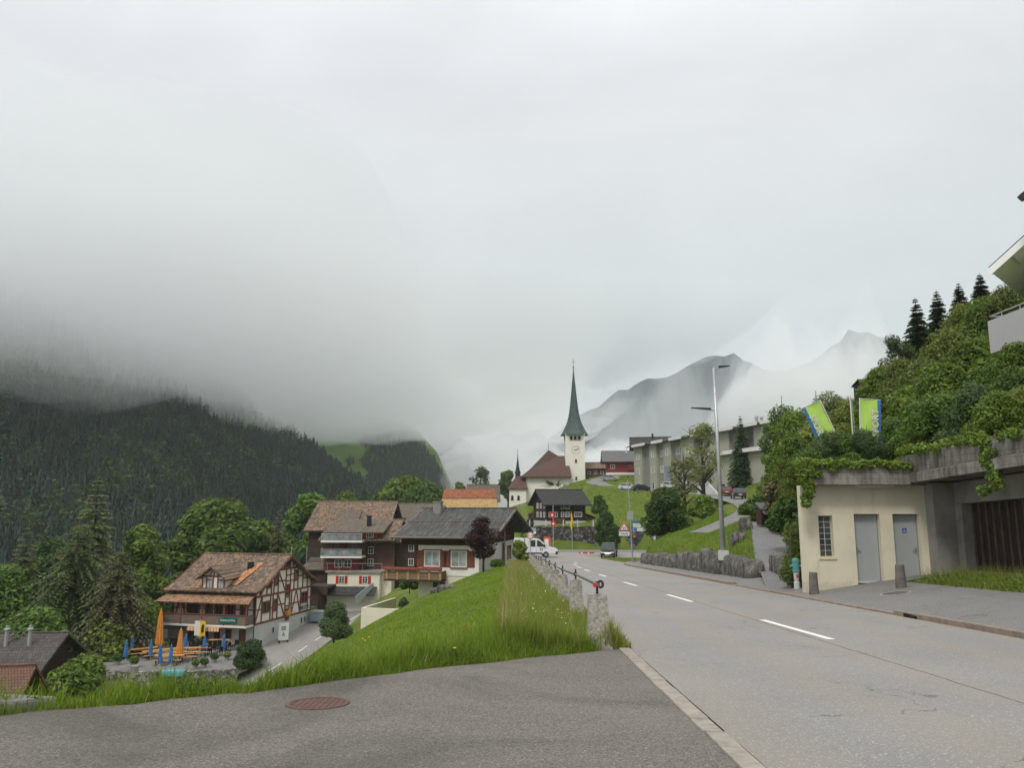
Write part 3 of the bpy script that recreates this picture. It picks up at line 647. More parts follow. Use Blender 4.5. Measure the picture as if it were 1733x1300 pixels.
def gable_wall(mb, x0, x1, y0, y1, z0, ze, zr, th=0.25, yr=None, m=0):
    """a solid house body with pentagon ends"""
    yr = (y0 + y1) / 2 if yr is None else yr
    mb.prism([(y0, z0), (y1, z0), (y1, ze), (yr, zr), (y0, ze)], lambda a, d, z: (x0 + d, a, z), 0, x1 - x0, m)
def lettering(txt, size, parent, loc, rot, mat, depth=0.01, name='lettering', align='CENTER', sx=1.0):
    cu = bpy.data.curves.new(name, 'FONT'); cu.body = txt; cu.size = size; cu.extrude = depth; cu.align_x = align; cu.align_y = 'CENTER'; cu.resolution_u = 2
    cu.offset = size * 0.012
    t_ = bpy.data.objects.new('tmp', cu); COL.objects.link(t_); bpy.context.view_layer.update()
    me = bpy.data.meshes.new_from_object(t_.evaluated_get(bpy.context.evaluated_depsgraph_get())); bpy.data.objects.remove(t_); bpy.data.curves.remove(cu); me.name = name; me.materials.clear()
    o = link_mesh(name, me, mat, parent, loc); o.rotation_euler = rot; o.scale = (sx, 1, 1); return o

# ---- half-timbered inn
inn = thing('inn', 'half-timbered white inn with tiled roof, dormer and long front balcony above the beer garden', 'inn', P(428, 1095, 85), R(-13.6))
mb = MB(); gable_wall(mb, -10.1, 0, 0, 12.3, -2.5, 5.75, 8.95); mb.build('wall', M_WHITEWALL, inn)
mb = MB(); mb.box(-10.14, 0.04, -0.04, 12.34, -2.6, 2.15); mb.build('plinth', M_GREYWHITE, inn)
EW = lambda y: 5.8 + (8.95 - 5.75) / 6.15 * (y if y < 6.15 else 12.3 - y) - 0.08
fm = fmap('r', 0.0); mb = MB()
def tb(y0, z0, y1, z1, w=0.16):
    mb.bar((0.03, y0, z0), (0.03, y1, z1), w, 0.1, up=(1, 0, 0))
for z, a, b_ in ((2.25, 0, 12.3), (5.05, 0, 12.3), (7.6, 3.6, 8.7)): tb(a, z, b_, z, 0.2)
for y in (0.09, 1.3, 3.05, 3.55, 4.5, 6.2, 7.15, 7.6, 9.7, 11.45, 12.2): tb(y, 2.35, y, 4.95)
for y in (0.09, 0.9, 2.2, 3.15, 3.65, 4.55, 6.2, 7.2, 8.05, 8.95, 10.1, 11.2, 12.2):
    top = min(EW(y), 7.5)
    if top > 5.3: tb(y, 5.15, y, top)
for y in (5.0, 5.75, 7.05, 7.7): tb(y, 7.7, y, EW(y))
for y0, z0, y1, z1 in ((0.15, 2.4, 1.2, 4.9), (4.6, 4.9, 6.1, 2.4), (7.7, 2.4, 8.6, 4.9), (8.7, 4.9, 9.6, 2.4), (4.6, 7.4, 6.1, 5.2), (1.0, 5.2, 2.1, 6.4)): tb(y0, z0, y1, z1, 0.12)
for y0, y1, z in ((0.1, 1.3, 3.7), (3.1, 3.5, 3.6), (4.5, 6.2, 3.75), (7.2, 9.7, 3.55), (11.4, 12.2, 3.8), (0.9, 2.2, 5.9), (3.2, 3.6, 6.3), (4.5, 6.2, 6.35), (7.2, 8.1, 6.9), (7.2, 8.1, 6.2), (9.0, 10.1, 6.55), (10.1, 11.2, 6.2), (6.2, 7.2, 4.4), (6.2, 7.2, 3.4), (6.2, 7.2, 6.2), (6.2, 7.2, 6.85)): tb(y0, z, y1, z, 0.12)
# front timbers behind the balcony and under the eaves
def tf(x0, z0, x1, z1, w=0.15): mb.bar((x0, -0.03, z0), (x1, -0.03, z1), w, 0.1, up=(0, 1, 0))
for x in (-10.0, -8.2, -6.75, -5.95, -5.1, -4.8, -3.8, -3.4, -2.35, -1.7, -0.85, -0.1): tf(x, 2.3, x, 5.6)
for x0, x1 in ((-10, -8.2), (-6.75, -5.95), (-5.1, -4.8), (-3.8, -3.4), (-2.35, -1.7), (-0.85, -0.1)): tf(x0, 3.75, x1, 3.75, 0.12)
tf(-9.8, 2.4, -9.2, 4.9, 0.12); tf(-8.9, 4.9, -8.4, 2.4, 0.12); tf(-10.1, 5.55, 0, 5.55, 0.18)
mb.build('timber_frame', M_TIMBER, inn)
# roof with a bell-cast foot
mb = MB()
for s in (0, 1):
    yy = lambda v: v if s == 0 else 12.3 - v
    mb.sheet([(-10.9, yy(-0.85), 5.72), (0.75, yy(-0.85), 5.72), (0.75, yy(1.2), 6.45), (-10.9, yy(1.2), 6.45)], 0.16)
    mb.sheet([(-10.9, yy(1.2), 6.45), (0.75, yy(1.2), 6.45), (0.75, yy(6.15), 9.2), (-10.9, yy(6.15), 9.2)], 0.16)
mb.tube([(-10.9, 6.15, 9.2), (0.75, 6.15, 9.2)], 0.12, 8)
inn_roof = mb.build('roof', T_BROWN, inn)
mb = MB()
mb.sheet([(-4.1, 0.5, 6.25), (-2.6, 0.5, 6.25), (-1.9, 4.6, 8.36), (-2.5, 4.6, 8.36)], 0.02); m2 = MB(); m2.sheet([(-7.8, -0.4, 5.91), (-6.6, -0.4, 5.91), (-6.6, 0.9, 6.375), (-7.4, 0.9, 6.375)], 0.02)
for o_ in (m2.build('new_tile_patch', T_ORANGE, inn_roof), mb.build('new_tile_patch', tiles('new_orange_tiles', [(0.3, (0.2, 0.1, 0.05)), (0.5, (0.45, 0.21, 0.10)), (0.7, (0.6, 0.33, 0.16))]), inn_roof)): o_.location = (0, 0, 0.02)
for x in (0.66, -10.85):
    mb = MB()
    for y0, z0, y1, z1 in ((-0.9, 5.60, 1.2, 6.35), (1.2, 6.35, 6.15, 9.1)):
        mb.bar((x, y0, z0), (x, y1, z1), 0.08, 0.3); mb.bar((x, 12.3 - y0, z0), (x, 12.3 - y1, z1), 0.08, 0.3)
    if x > 0:
        for y in (0.1, 12.2, 6.15): mb.bar((-0.2, y, EW(y) - 0.12), (0.64, y, EW(y) - 0.12), 0.16, 0.2)
    mb.build('bargeboard', M_TIMBER, inn)
MB().box(-3.3, -2.75, 3.4, 3.9, 7.4, 8.5).build('chimney', M_DARKMETAL, inn_roof)
# dormer
dm = MB(); fmd = fmap('f', -0.15)
dm.prism([(-6.5, 5.5), (-3.65, 5.5), (-3.65, 7.25), (-5.07, 8.15), (-6.5, 7.25)], fmd, -4.5, 0)
dorm = dm.build('dormer', M_WHITEWALL, inn)
mb = MB()
for x in (-6.42, -5.95, -5.12, -4.55, -3.73): mb.bar((x, -0.18, 5.6), (x, -0.18, 7.2), 0.13, 0.08, up=(0, 1, 0))
mb.bar((-6.4, -0.18, 7.2), (-3.7, -0.18, 7.2), 0.14, 0.08, up=(0, 1, 0)); mb.bar((-5.6, -0.18, 7.2), (-5.1, -0.18, 8.0), 0.1, 0.08, up=(0, 1, 0)); mb.bar((-4.5, -0.18, 7.2), (-5.0, -0.18, 8.0), 0.1, 0.08, up=(0, 1, 0)); mb.bar((-5.05, -0.18, 7.2), (-5.05, -0.18, 8.0), 0.1, 0.08, up=(0, 1, 0))
mb.build('dormer_timber', M_TIMBER, dorm)
mb = MB(); mb.sheet([(-7.0, -0.85, 6.95), (-5.07, -0.85, 8.3), (-5.07, 4.6, 8.42), (-7.0, 2.3, 7.05)], 0.14); mb.sheet([(-3.15, -0.85, 6.95), (-5.07, -0.85, 8.3), (-5.07, 4.6, 8.42), (-3.15, 2.3, 7.05)], 0.14); mb.build('dormer_roof', T_BROWN, dorm)
for a in (-5.55, -4.15): window(inn, 'f', -0.15, a, 5.75, 0.75, 1.15, M_REDBROWN, M_CURTAIN, 1, 0)
# ground floor
for a in (-5.77, -4.36, -2.96): window(inn, 'f', -0.04, a, 0.55, 0.72, 1.15, M_REDBROWN, M_PANE, 1, 1, sill=M_WHITEFR)
mb = MB(); mb.fbox(fmap('f', -0.04), -8.1, -7.0, 0.0, 0.05, -0.3, 1.95); dr = mb.build('door', M_DARKMETAL, inn)
MB().fbox(fmap('f', -0.09), -7.95, -7.15, 0, 0.02, 0.0, 1.8).build('pane', M_PANE, dr)
mb = MB(); mb.fbox(fmap('f', -0.04), -1.7, -0.9, 0.0, 0.06, -0.3, 1.75); mb.fbox(fmap('f', -0.1), -1.6, -1.35, 0, 0.02, 0.0, 1.6); mb.fbox(fmap('f', -0.1), -1.25, -1.0, 0, 0.02, 0.0, 1.6); tag(mb.build('door', pm('oak_door', (0.13, 0.065, 0.03), 0.3, 4, 0.6), inn), 'brown oak side door')
# gable windows
for y, z, w, h, v in ((2.15, 3.2, 1.5, 1.25, 1), (4.02, 3.15, 0.85, 1.35, 0), (6.7, 4.55, 0.85, 1.3, 1), (6.7, 1.8, 0.85, 1.35, 1), (10.6, 3.25, 1.5, 1.35, 1), (4.1, 5.9, 0.85, 1.25, 0), (8.5, 6.05, 0.85, 1.25, 0), (6.4, 7.75, 1.1, 0.75, 0), (2.65, 5.75, 0.75, 0.85, 0)):
    window(inn, 'r', 0.02, y, z, w, h, M_REDBROWN, M_PANE, v, 0, d=0.09, fw=0.1)
for y, z, w, h in ((3.8, 0.75, 0.6, 0.75), (6.7, 0.85, 0.4, 0.6), (10.1, 0.95, 0.5, 0.75), (10.9, 0.95, 0.5, 0.75), (1.4, -0.3, 0.6, 0.8)): window(inn, 'r', 0.04, y, z, w, h, M_GREYWHITE, M_PANE, 0, 0)
# balcony
mb = MB(); mb.box(-10.75, -0.02, -1.45, -0.05, 2.08, 2.3); bal = mb.build('balcony', M_WHITEFR, inn)
mb = MB(); mb.box(-10.7, -0.05, -1.42, -1.36, 2.35, 3.32); mb.box(-10.72, -10.66, -1.36, -0.1, 2.35, 3.32); mb.box(-0.1, -0.04, -1.36, -0.1, 2.35, 3.32); mb.build('parapet', M_GREYWOOD, bal)
mb = MB(); mb.box(-10.75, 0.0, -1.5, -1.33, 3.325, 3.4); mb.build('handrail', M_TIMBER, bal)
for x in (-10.62, -8.0, -5.4, -2.75, -0.12):
    q = MB(); q.box(x - 0.07, x + 0.07, -1.45, -1.31, 3.4, 4.55); q.box(x - 0.075, x + 0.075, -1.48, -1.425, 2.3, 3.32)
    q.bar((x, -1.38, 4.0), (x + 0.45, -1.38, 4.5), 0.08); q.bar((x, -1.38, 4.0), (x - 0.45, -1.38, 4.5), 0.08); q.build('post', M_REDBROWN, bal)
mb = MB(); mb.box(-10.8, 0.05, -1.47, -1.29, 4.55, 4.75); mb.build('beam', M_REDBROWN, bal)
mb = MB(); mb.sheet([(-11.0, -1.85, 4.62), (0.35, -1.85, 4.62), (0.1, -0.02, 5.45), (-10.5, -0.02, 5.45)], 0.14); mb.build('balcony_roof', T_ORANGE, bal)
for a, w in ((-7.45, 1.3), (-5.52, 0.68), (-4.3, 0.85), (-2.88, 0.85), (-1.28, 0.75)): window(inn, 'f', -0.02, a, 2.45 if w > 1 else 2.75, w, 2.0 if w > 1 else 1.65, M_REDBROWN, M_PANE, 1, 0)
sg = MB().box(-3.25, -1.2, -1.52, -1.45, 2.55, 3.15).build('sign_board', pm('teal_sign', (0.012, 0.13, 0.11), 0.15, 4, 0.5, 0.02), inn)
lettering('Gasthaus zur Post', 0.30, sg, (-2.22, -1.53, 2.84), (R(90), 0, 0), M_WHITEFR, 0.005, sx=0.82)
mb = MB(); mb.box(-6.9, -3.05, -1.75, -0.05, 1.98, 2.05)
for i in range(22):
    x = -6.9 + i * 0.175; mb.box(x, x + 0.175, -1.775, -1.752, 1.68, 2.05, i % 2)
mb.build('awning', [pm('awning_orange', (0.62, 0.29, 0.10), 0.1, 4, 0.8, 0.02), pm('awning_cream', (0.68, 0.58, 0.42), 0.1, 4, 0.8, 0.02)], inn)
gs = MB().fbox(fmap('r', 0.06), 9.8, 11.6, 0, 0.06, 2.6, 2.95).build('sign_board', 'x' and pm('teal_sign', (0, 0, 0)), inn)
lettering('Gasthaus', 0.26, gs, (0.13, 10.7, 2.77), (R(90), 0, R(90)), M_WHITEFR, 0.004)
mb = MB(); mb.bar((0, 5.6, 3.2), (1.0, 5.6, 3.2), 0.05); mb.lathe([(0.02, -0.35), (0.30, -0.25), (0.36, 0), (0.30, 0.25), (0.02, 0.35)], (0.85, 5.6, 2.75), 10); mb.build('hanging_sign', pm('gilded_iron', (0.55, 0.33, 0.08), 0.3, 6, 0.4, 0.1, metal=0.4), inn)
for x, y in ((-0.12, -0.12), (-10.2, -0.12)): MB().tube([(x + 0.2, y, -0.5), (x + 0.2, y, 5.6)], 0.05, 6).build('downpipe', M_DARKMETAL, inn)
IM = Matrix.Translation(P(428, 1095, 85)) @ Matrix.Rotation(R(-13.6), 4, 'Z')
def inn_pt(x, y, z): return IM @ Vector((x, y, z))

# ---- restaurant with red balconies
RS = P(552, 1035, 100)
rst = thing('balcony_house', 'cream and dark red village house with two glass balconies above its cream garage storey', 'house', RS, R(-4))
MB().box(0, 6.7, 0, 8, -2.5, 4.75).build('garage_storey', M_PALECREAM, rst)
mb = MB(); mb.box(-0.25, 7.0, -0.25, 2.9, 4.752, 4.95); mb.build('terrace_slab', M_CONC, rst)
mb = MB(); mb.box(4.3, 7.9, 2.95, 8.6, 3.4, 8.9); mb.box(-1.2, 4.28, 2.0, 9.0, 4.8, 8.8); mb.prism([(2.0, 8.8), (11.0, 8.8), (6.5, 11.1)], lambda a, d, z: (-1.1 + d, a, z), 0, 8.9); mb.build('wall', M_BROWNWOOD, rst)
MB().box(-0.5, 3.6, 1.2, 1.98, 4.96, 6.55).build('red_wall', M_REDWOOD, rst)
mb = MB(); gable_roof(mb, -1.7, 8.3, 0.9, 12.0, 8.75, 11.25, 0.2, 6.5); rr = mb.build('roof', T_BROWN, rst)
mb = MB(); mb.box(-0.3, 6.6, 1.3, 5.0, 8.82, 9.85); mb.build('dormer', M_BROWNWOOD, rst)
mb = MB(); mb.sheet([(-0.9, 0.55, 9.78), (6.9, 0.55, 9.78), (6.9, 6.4, 11.32), (-0.9, 6.4, 11.32)], 0.18); mb.build('dormer_roof', T_GREY, rst)
mb = MB(); mb.box(4.1, 4.6, 3.0, 3.5, 9.9, 11.7); mb.box(4.0, 4.7, 2.9, 3.6, 11.7, 11.85); mb.build('chimney', M_DARKMETAL, rr)
MB().tube([(5.6, 4.0, 10.5), (5.6, 4.0, 13.2)], 0.05, 6).build('flue', M_GALV, rr)
for z in (6.55, 8.5):
    b_ = MB().box(-1.0, 4.35, -0.1, 2.0, z, z + 0.24).build('balcony', M_WHITEFR, rst)
    q = MB(); q.box(-0.98, 4.33, -0.08, -0.06, z + 0.3, z + 1.0); q.build('glass_rail', glass('balcony_glass', (0.16, 0.18, 0.18), 0.05), b_)
    q = MB(); q.tube([(-1.0, -0.07, z + 1.1), (4.35, -0.07, z + 1.1)], 0.035, 6)
    for x in (-0.95, 0.8, 2.55, 4.3): q.tube([(x, -0.07, z + 0.24), (x, -0.07, z + 1.1)], 0.03, 6)
    q.build('handrail', M_GALV, b_)
    for k in range(9):
        x = -0.7 + k * 0.58 + random.uniform(-0.1, 0.1); q = MB(); q.lathe([(0.13, 0), (0.17, 0.28)], (x, 0.3, z + 0.24), 8); q.build('flower_pot', M_WHITEFR, b_)
for x in (-0.4, 1.1, 3.5): MB().box(x - 0.06, x + 0.06, 0.9, 1.02, 6.8, 8.49).build('post', M_REDWOOD, rst)
for a in (1.0, 2.2): window(rst, 'f', 1.2, a, 5.3, 1.0, 0.95, v=1)
for a in (0.4, 2.6): window(rst, 'f', 2.0, a, 6.9, 1.3, 1.4, M_TIMBER, M_PANE, 1)
window(rst, 'f', 1.3, 1.6, 8.85, 1.55, 0.95, v=2); window(rst, 'f', 1.3, 5.0, 9.05, 0.95, 0.6, v=2, shut=M_SHUTRED)
for z in (6.9, 5.35): window(rst, 'f', 2.95, 4.75, z, 0.75, 0.95, v=1, hz=1)
for a in (1.85, 4.85): window(rst, 'f', 0.0, a, 3.4, 0.75, 0.95, v=1, hz=2, shut=M_SHUTRED)
mb = MB(); mb.sheet([(-0.1, -1.5, 2.15), (6.4, -1.5, 2.15), (6.4, 0.0, 3.05), (-0.1, 0.0, 3.05)], 0.1); mb.build('canopy', T_DARK, rst)
mb = MB(); mb.fbox(fmap('f', 0), 2.6, 4.4, 0, 0.05, -0.3, 1.8); [mb.fbox(fmap('f', -0.05), 2.65, 4.35, 0, 0.015, z, z + 0.3) for z in (0.0, 0.4, 0.8, 1.2)]; mb.build('garage_door', M_WHITEFR, rst)
mb = MB(); mb.tube([(7.0, -0.1, 5.0), (7.0, -0.1, 5.9)], 0.03, 6); mb.tube([(-0.2, -0.15, 5.9), (7.0, -0.15, 5.9)], 0.025, 6); [mb.tube([(x, -0.15, 4.95), (x, -0.15, 5.9)], 0.02, 6) for x in (0, 1.5, 3, 4.5, 6)]; mb.build('terrace_railing', M_GALV, rst)
mb = MB(); mb.box(6.72, 8.0, 1.0, 2.9, 1.0, 5.0); mb.build('side_wall', M_PALECREAM, rst)
# annexe between restaurant and barn
mb = MB(); mb.box(7.92, 10.6, 3.4, 9.0, 2.5, 8.4); an = mb.build('annexe', M_DARKWOOD, rst)
mb = MB(); gable_roof(mb, 7.5, 10.9, 2.6, 9.8, 8.5, 10.3, 0.18); mb.build('annexe_roof', T_BROWN, an)
for z in (5.4, 7.2): window(rst, 'f', 3.4, 10.0, z, 0.7, 0.9, v=1)
# glass railing along the ramp
mb = MB(); rp = [P(602, 1024, 96), P(618, 1010, 98), P(635, 998, 100)]
for a, b_ in zip(rp[:-1], rp[1:]): mb.bar(a + Vector((0, 0, 0.5)), b_ + Vector((0, 0, 0.5)), 0.05, 1.0)
tag(mb.build('ramp_railing', pm('frosted_rail_glass', (0.4, 0.43, 0.45), 0.1, 3, 0.3, 0.0)), 'pale grey ramp railing rising beside the cream garage storey', 'railing')

# ---- big barn behind it
o = Vector((-30.2, 113, -10.0)); barn = thing('barn', 'large dark timber barn with wide brown tiled roof behind the balcony house', 'barn', o, 0)
mb = MB(); gable_wall(mb, 0.6, 11.6, 0.9, 16, -2, 8.3, 12.1, yr=8.4); mb.build('wall', M_DARKWOOD, barn)
mb = MB(); gable_roof(mb, 0, 12.4, 0, 16.8, 8.0, 12.2, 0.22, 8.4); mb.build('roof', T_BROWN, barn)
for z in (4.6, 6.6):
    for a in (9.6, 10.8): window(barn, 'f', 0.9, a, z, 0.7, 0.95, v=1)
mb = MB(); mb.sheet([(4.0, 1.5, 9.0), (7.5, 1.5, 9.0), (7.5, 5.0, 10.9), (4.0, 5.0, 10.9)], 0.15); mb.build('roof_hatch', T_GREY, barn)

# ---- low sheds between inn and restaurant
sh1 = thing('shed', 'small dark shed with slate roof behind the inn gable', 'shed', P(520, 960, 104), R(-6))
MB().box(-0.3, 2.6, 0, 3, -5, -0.15).build('wall', M_DARKWOOD, sh1); mb = MB(); mb.sheet([(-0.8, -0.5, -0.3), (2.9, -0.5, -0.3), (2.9, 3.2, 1.0), (-0.8, 3.2, 1.0)], 0.15); mb.build('roof', T_GREY, sh1)
sh2 = thing('pergola', 'open dark timber pergola with flat roof between inn and cream garage storey', 'pergola', P(530, 1040, 97), R(-6))
mb = MB(); mb.box(-0.9, 1.7, 0, 4, 3.0, 3.3); mb.build('roof', pm('tarred_roof', (0.05, 0.04, 0.035), 0.3, 2), sh2)
for x, y in ((-0.8, 0.1), (1.6, 0.1), (-0.8, 3.9), (1.6, 3.9)): MB().box(x - 0.06, x + 0.06, y - 0.06, y + 0.06, -1, 3.0).build('post', M_DARKWOOD, sh2)
MB().box(-0.9, 1.7, 3.95, 4.05, -1, 3.0).build('back_wall', M_DARKWOOD, sh2); MB().box(-0.9, 1.7, 0.0, 0.06, 2.3, 3.0).build('fascia', M_BROWNWOOD, sh2)

# ---- houses behind the chalet
o = Vector((-16.6, 110, -9.0)); mh = thing('village_house', 'brown shingled village house with grey hipped roof peeping out left of the chalet roof', 'house', o, R(-3))
mb = MB(); mb.box(0.7, 7.5, 0.7, 9, -1, 7.4); mb.build('wall', M_BROWNWOOD, mh)
mb = MB(); A = [(0, 0, 7.3), (8.2, 0, 7.3), (8.2, 9.8, 7.3), (0, 9.8, 7.3)]; r0, r1 = (3.0, 4.9, 10.6), (6.6, 4.9, 10.6)
mb.add(A + [r0, r1] + [(x, y, z - 0.2) for x, y, z in A], [(0, 1, 5, 4), (1, 2, 5), (2, 3, 4, 5), (3, 0, 4), (6, 7, 1, 0), (7, 8, 2, 1), (8, 9, 3, 2), (9, 6, 0, 3), (9, 8, 7, 6)]); mb.build('roof', T_GREY, mh)
for a in (1.3, 2.1): window(mh, 'f', 0.7, a, 3.8, 0.7, 1.0, v=1)
window(mh, 'f', 0.7, 1.5, 5.9, 1.2, 0.7, v=2)
o = Vector((-21.5, 132, -7.5)); mh2 = thing('village_house', 'dark village house with weathered shingle roof right beside the big barn roof', 'house', o, R(-6))
MB().box(0.5, 8, 0.5, 8, -2, 7.2).build('wall', M_DARKWOOD, mh2); mb = MB(); gable_roof(mb, 0, 8.6, 0, 8.6, 7.0, 9.4, 0.2); mb.build('roof', T_GREY, mh2)
o = P(664, 950, 112); gar = thing('lean_to', 'pale grey lean-to canopy beside the parked silver car', 'canopy', o, R(-8))
mb = MB(); mb.sheet([(0.4, 0, 2.2), (3.8, 0, 2.2), (3.8, 3.4, 2.9), (0.4, 3.4, 2.9)], 0.08); mb.build('roof', M_GALV, gar)
for x in (0.5, 3.7): MB().tube([(x, 0.1, -0.5), (x, 0.1, 2.2)], 0.05, 6).build('post', M_GALV, gar)
MB().box(0.4, 3.8, 3.42, 3.6, -0.5, 2.6).build('back_wall', M_GREYSTONE, gar)

# ---- chalet in front
ch = thing('chalet', 'white chalet with low corrugated roof, brown shutters and honey wood balcony on the meadow edge', 'chalet', Vector((-2.9, 68, -6.2)), R(-13.4))
mb = MB(); mb.box(-5.45, 0, 0, 13.0, -2.2, 1.75); mb.build('basement', M_PALECREAM, ch)
mb = MB(); mb.box(-5.5, 0.05, -0.05, 13.05, 1.75, 4.35); mb.build('wall', M_WHITEWALL, ch)
mb = MB(); gable_wall(mb, -7.1, 0.1, -0.1, 13.1, 4.352, 5.35, 7.25); mb.build('timber_storey', M_DARKWOOD, ch)
mb = MB(); gable_roof(mb, -7.6, 1.9, -1.3, 14.3, 5.12, 7.5, 0.16, 6.5); cr = mb.build('roof', T_CORR, ch)
mb = MB()
for x in (1.78, -7.5):
    mb.bar((x, -1.32, 4.97), (x, 6.5, 7.36), 0.12, 0.28); mb.bar((x, 14.32, 4.97), (x, 6.5, 7.36), 0.12, 0.28)
mb.tube([(-7.6, -1.38, 5.05), (1.8, -1.38, 5.05)], 0.09, 8)
mb.tube([(-7.6, 2.6, 6.36), (1.8, 2.6, 6.36)], 0.03, 6); mb.build('bargeboard', M_GREYWOOD, ch)
mb = MB(); mb.box(-5.95, -5.2, 5.0, 5.75, 6.8, 8.1); mb.box(-6.0, -5.15, 4.95, 5.8, 8.1, 8.2); mb.build('chimney', M_CONC, cr)
for a in (-4.2, -1.75):
    window(ch, 'f', -0.05, a, 2.5, 1.45, 1.4, M_WHITEFR, M_CURTAIN, 1, 0, shut=pm('brown_shutter', (0.17, 0.055, 0.03), 0.25, 4, 0.6), sill=M_REDBROWN, hood=M_REDBROWN, fw=0.09)
window(ch, 'f', 0.0, -3.55, 0.35, 1.25, 0.95, v=1)
mb = MB(); mb.box(-8.1, -2.9, -1.5, -0.06, 1.35, 1.5); b_ = mb.build('balcony', M_DARKWOOD, ch)
mb = MB(); mb.box(-8.1, -2.9, -1.5, -1.42, 1.53, 2.2); mb.box(-8.1, -8.02, -1.42, -0.06, 1.53, 2.2); mb.box(-2.98, -2.9, -1.42, -0.06, 1.53, 2.2); mb.build('parapet', M_HONEY, b_)
mb = MB()
for x in np.arange(-7.9, -2.9, 0.97): mb.box(x, x + 0.2, -1.55, -1.501, 1.5, 2.25)
mb.box(-8.15, -2.85, -1.58, -1.35, 2.26, 2.34); mb.build('rail_posts', pm('honey_post', (0.34, 0.22, 0.11), 0.3, 4), b_)
mb = MB(); mb.box(-8.15, -2.85, -1.75, -1.3, 2.35, 2.52); mb.build('flower_box', M_REDBROWN, b_)
for y, z, w, h, dk in ((8.7, 2.35, 0.9, 1.9, 0), (10.9, 2.5, 1.6, 1.35, 1), (5.0, 4.9, 0.8, 0.9, 0), (10.5, 4.8, 1.5, 0.9, 0)): window(ch, 'r', 0.05 if z < 4.4 else 0.1, y, z, w, h, M_REDBROWN, M_PANE, 1)
mb = MB(); mb.bar((0.35, 8.0, 2.0), (0.35, 8.0, 5.8), 0.28, 0.06, up=(1, 0, 0)); mb.build('painted_post', pm('painted_post', (0.25, 0.20, 0.22), 0.7, 1.6, 0.7), ch)
mb = MB(); mb.box(-5.6, -5.4, -4.0, -0.1, -2.5, -0.9); mb.box(-8.9, -5.4, -4.2, -4.0, -2.5, -0.6); mb.box(-8.9, -8.7, -4.0, 3, -2.5, -0.6); mb.build('parking_wall', M_PALECREAM, ch)

# ---- rust roofed barn and grey barn
o = Vector((-13.0, 146, -3.5)); rb = thing('barn', 'dark barn with rust red and straw yellow patched roof', 'barn', o, R(4))
mb = MB(); gable_wall(mb, 0.5, 9.6, 0.8, 9.2, -2, 4.7, 8.0, yr=5); mb.build('wall', M_DARKWOOD, rb)
mb = MB(); mb.sheet([(-0.2, 2.4, 6.45), (10.2, 2.4, 6.45), (10.0, 5, 8.2), (0.2, 5, 8.2)], 0.15); mb.sheet([(-0.2, 10, 4.9), (10.2, 10, 4.9), (10.0, 5, 8.2), (0.2, 5, 8.2)], 0.15)
mb.build('roof', tiles('rusty_roof', [(0.25, (0.10, 0.055, 0.035)), (0.5, (0.30, 0.10, 0.05)), (0.8, (0.38, 0.24, 0.11))], lich=0.25), rb)
mb = MB(); mb.sheet([(-0.4, -0.2, 4.7), (10.4, -0.2, 4.7), (10.2, 2.5, 6.35), (-0.2, 2.5, 6.35)], 0.12); mb.build('lower_roof', tiles('straw_roof', [(0.25, (0.20, 0.12, 0.05)), (0.5, (0.42, 0.29, 0.12)), (0.8, (0.52, 0.40, 0.20))]), rb)
o = Vector((-9.6, 165, -4)); gb = thing('barn', 'grey shingled barn roof directly behind the rust roofed barn', 'barn', o, R(4))
MB().box(0.4, 6.6, 0.5, 8, -3, 6.6).build('wall', M_DARKWOOD, gb); mb = MB(); gable_roof(mb, 0, 7.2, -0.2, 8.6, 6.4, 10.0, 0.2); mb.build('roof', T_GREY, gb)

# ---- dark farmhouse above the stone wall
o = P(925, 891, 139); fh = thing('farmhouse', 'dark brown farmhouse with slate roof and white windows above the stone retaining wall', 'farmhouse', o, R(14.7))
mb = MB(); gable_wall(mb, 0, 7.4, 0, 8.3, 0.9, 4.0, 6.3); mb.build('wall', M_DARKWOOD, fh)
MB().box(-0.02, 7.42, -0.02, 8.32, -2.0, 0.9).build('plinth', M_GREYWHITE, fh)
mb = MB(); gable_roof(mb, -0.9, 8.3, -1.0, 9.3, 3.75, 6.55, 0.2); fr_ = mb.build('roof', T_DARK, fh)
MB().box(4.9, 5.5, 4.6, 5.2, 6.0, 7.6).build('chimney', M_GREYSTONE, fr_)
mb = MB(); mb.box(4.4, 4.55, -0.12, -0.03, 0.9, 3.9); mb.box(1.2, 3.5, -0.1, -0.03, 0.4, 1.4); mb.build('boarding', M_BROWNWOOD, fh)
for a, w, v in ((1.25, 1.7, 3), (2.95, 0.5, 0), (4.0 - 0.1, 0.95, 2), (5.95, 1.5, 3)):
    window(fh, 'f', 0.0, a, 1.6, w, 0.9, v=v, hz=1 if w < 1 else 0, fw=0.1)
    if w != 1.7: window(fh, 'f', 0.0, a, 3.0, w, 0.7, M_WHITEFR if w < 1 else M_BROWNWOOD, v=v, fw=0.08)
for y in (1.3, 3.4, 5.5):
    for z in (1.5, 3.1): window(fh, 'l', 0.0, y, z, 1.0, 1.0, pane=M_CURTAIN, v=0, fw=0.12)
mb = MB(); mb.sheet([(7.5, 0.6, 2.3), (9.6, 0.6, 1.5), (9.6, 4, 1.5), (7.5, 4, 2.3)], 0.12); mb.box(7.45, 9.4, 0.9, 3.9, -2, 1.45); mb.build('lean_to', M_BROWNWOOD, fh)

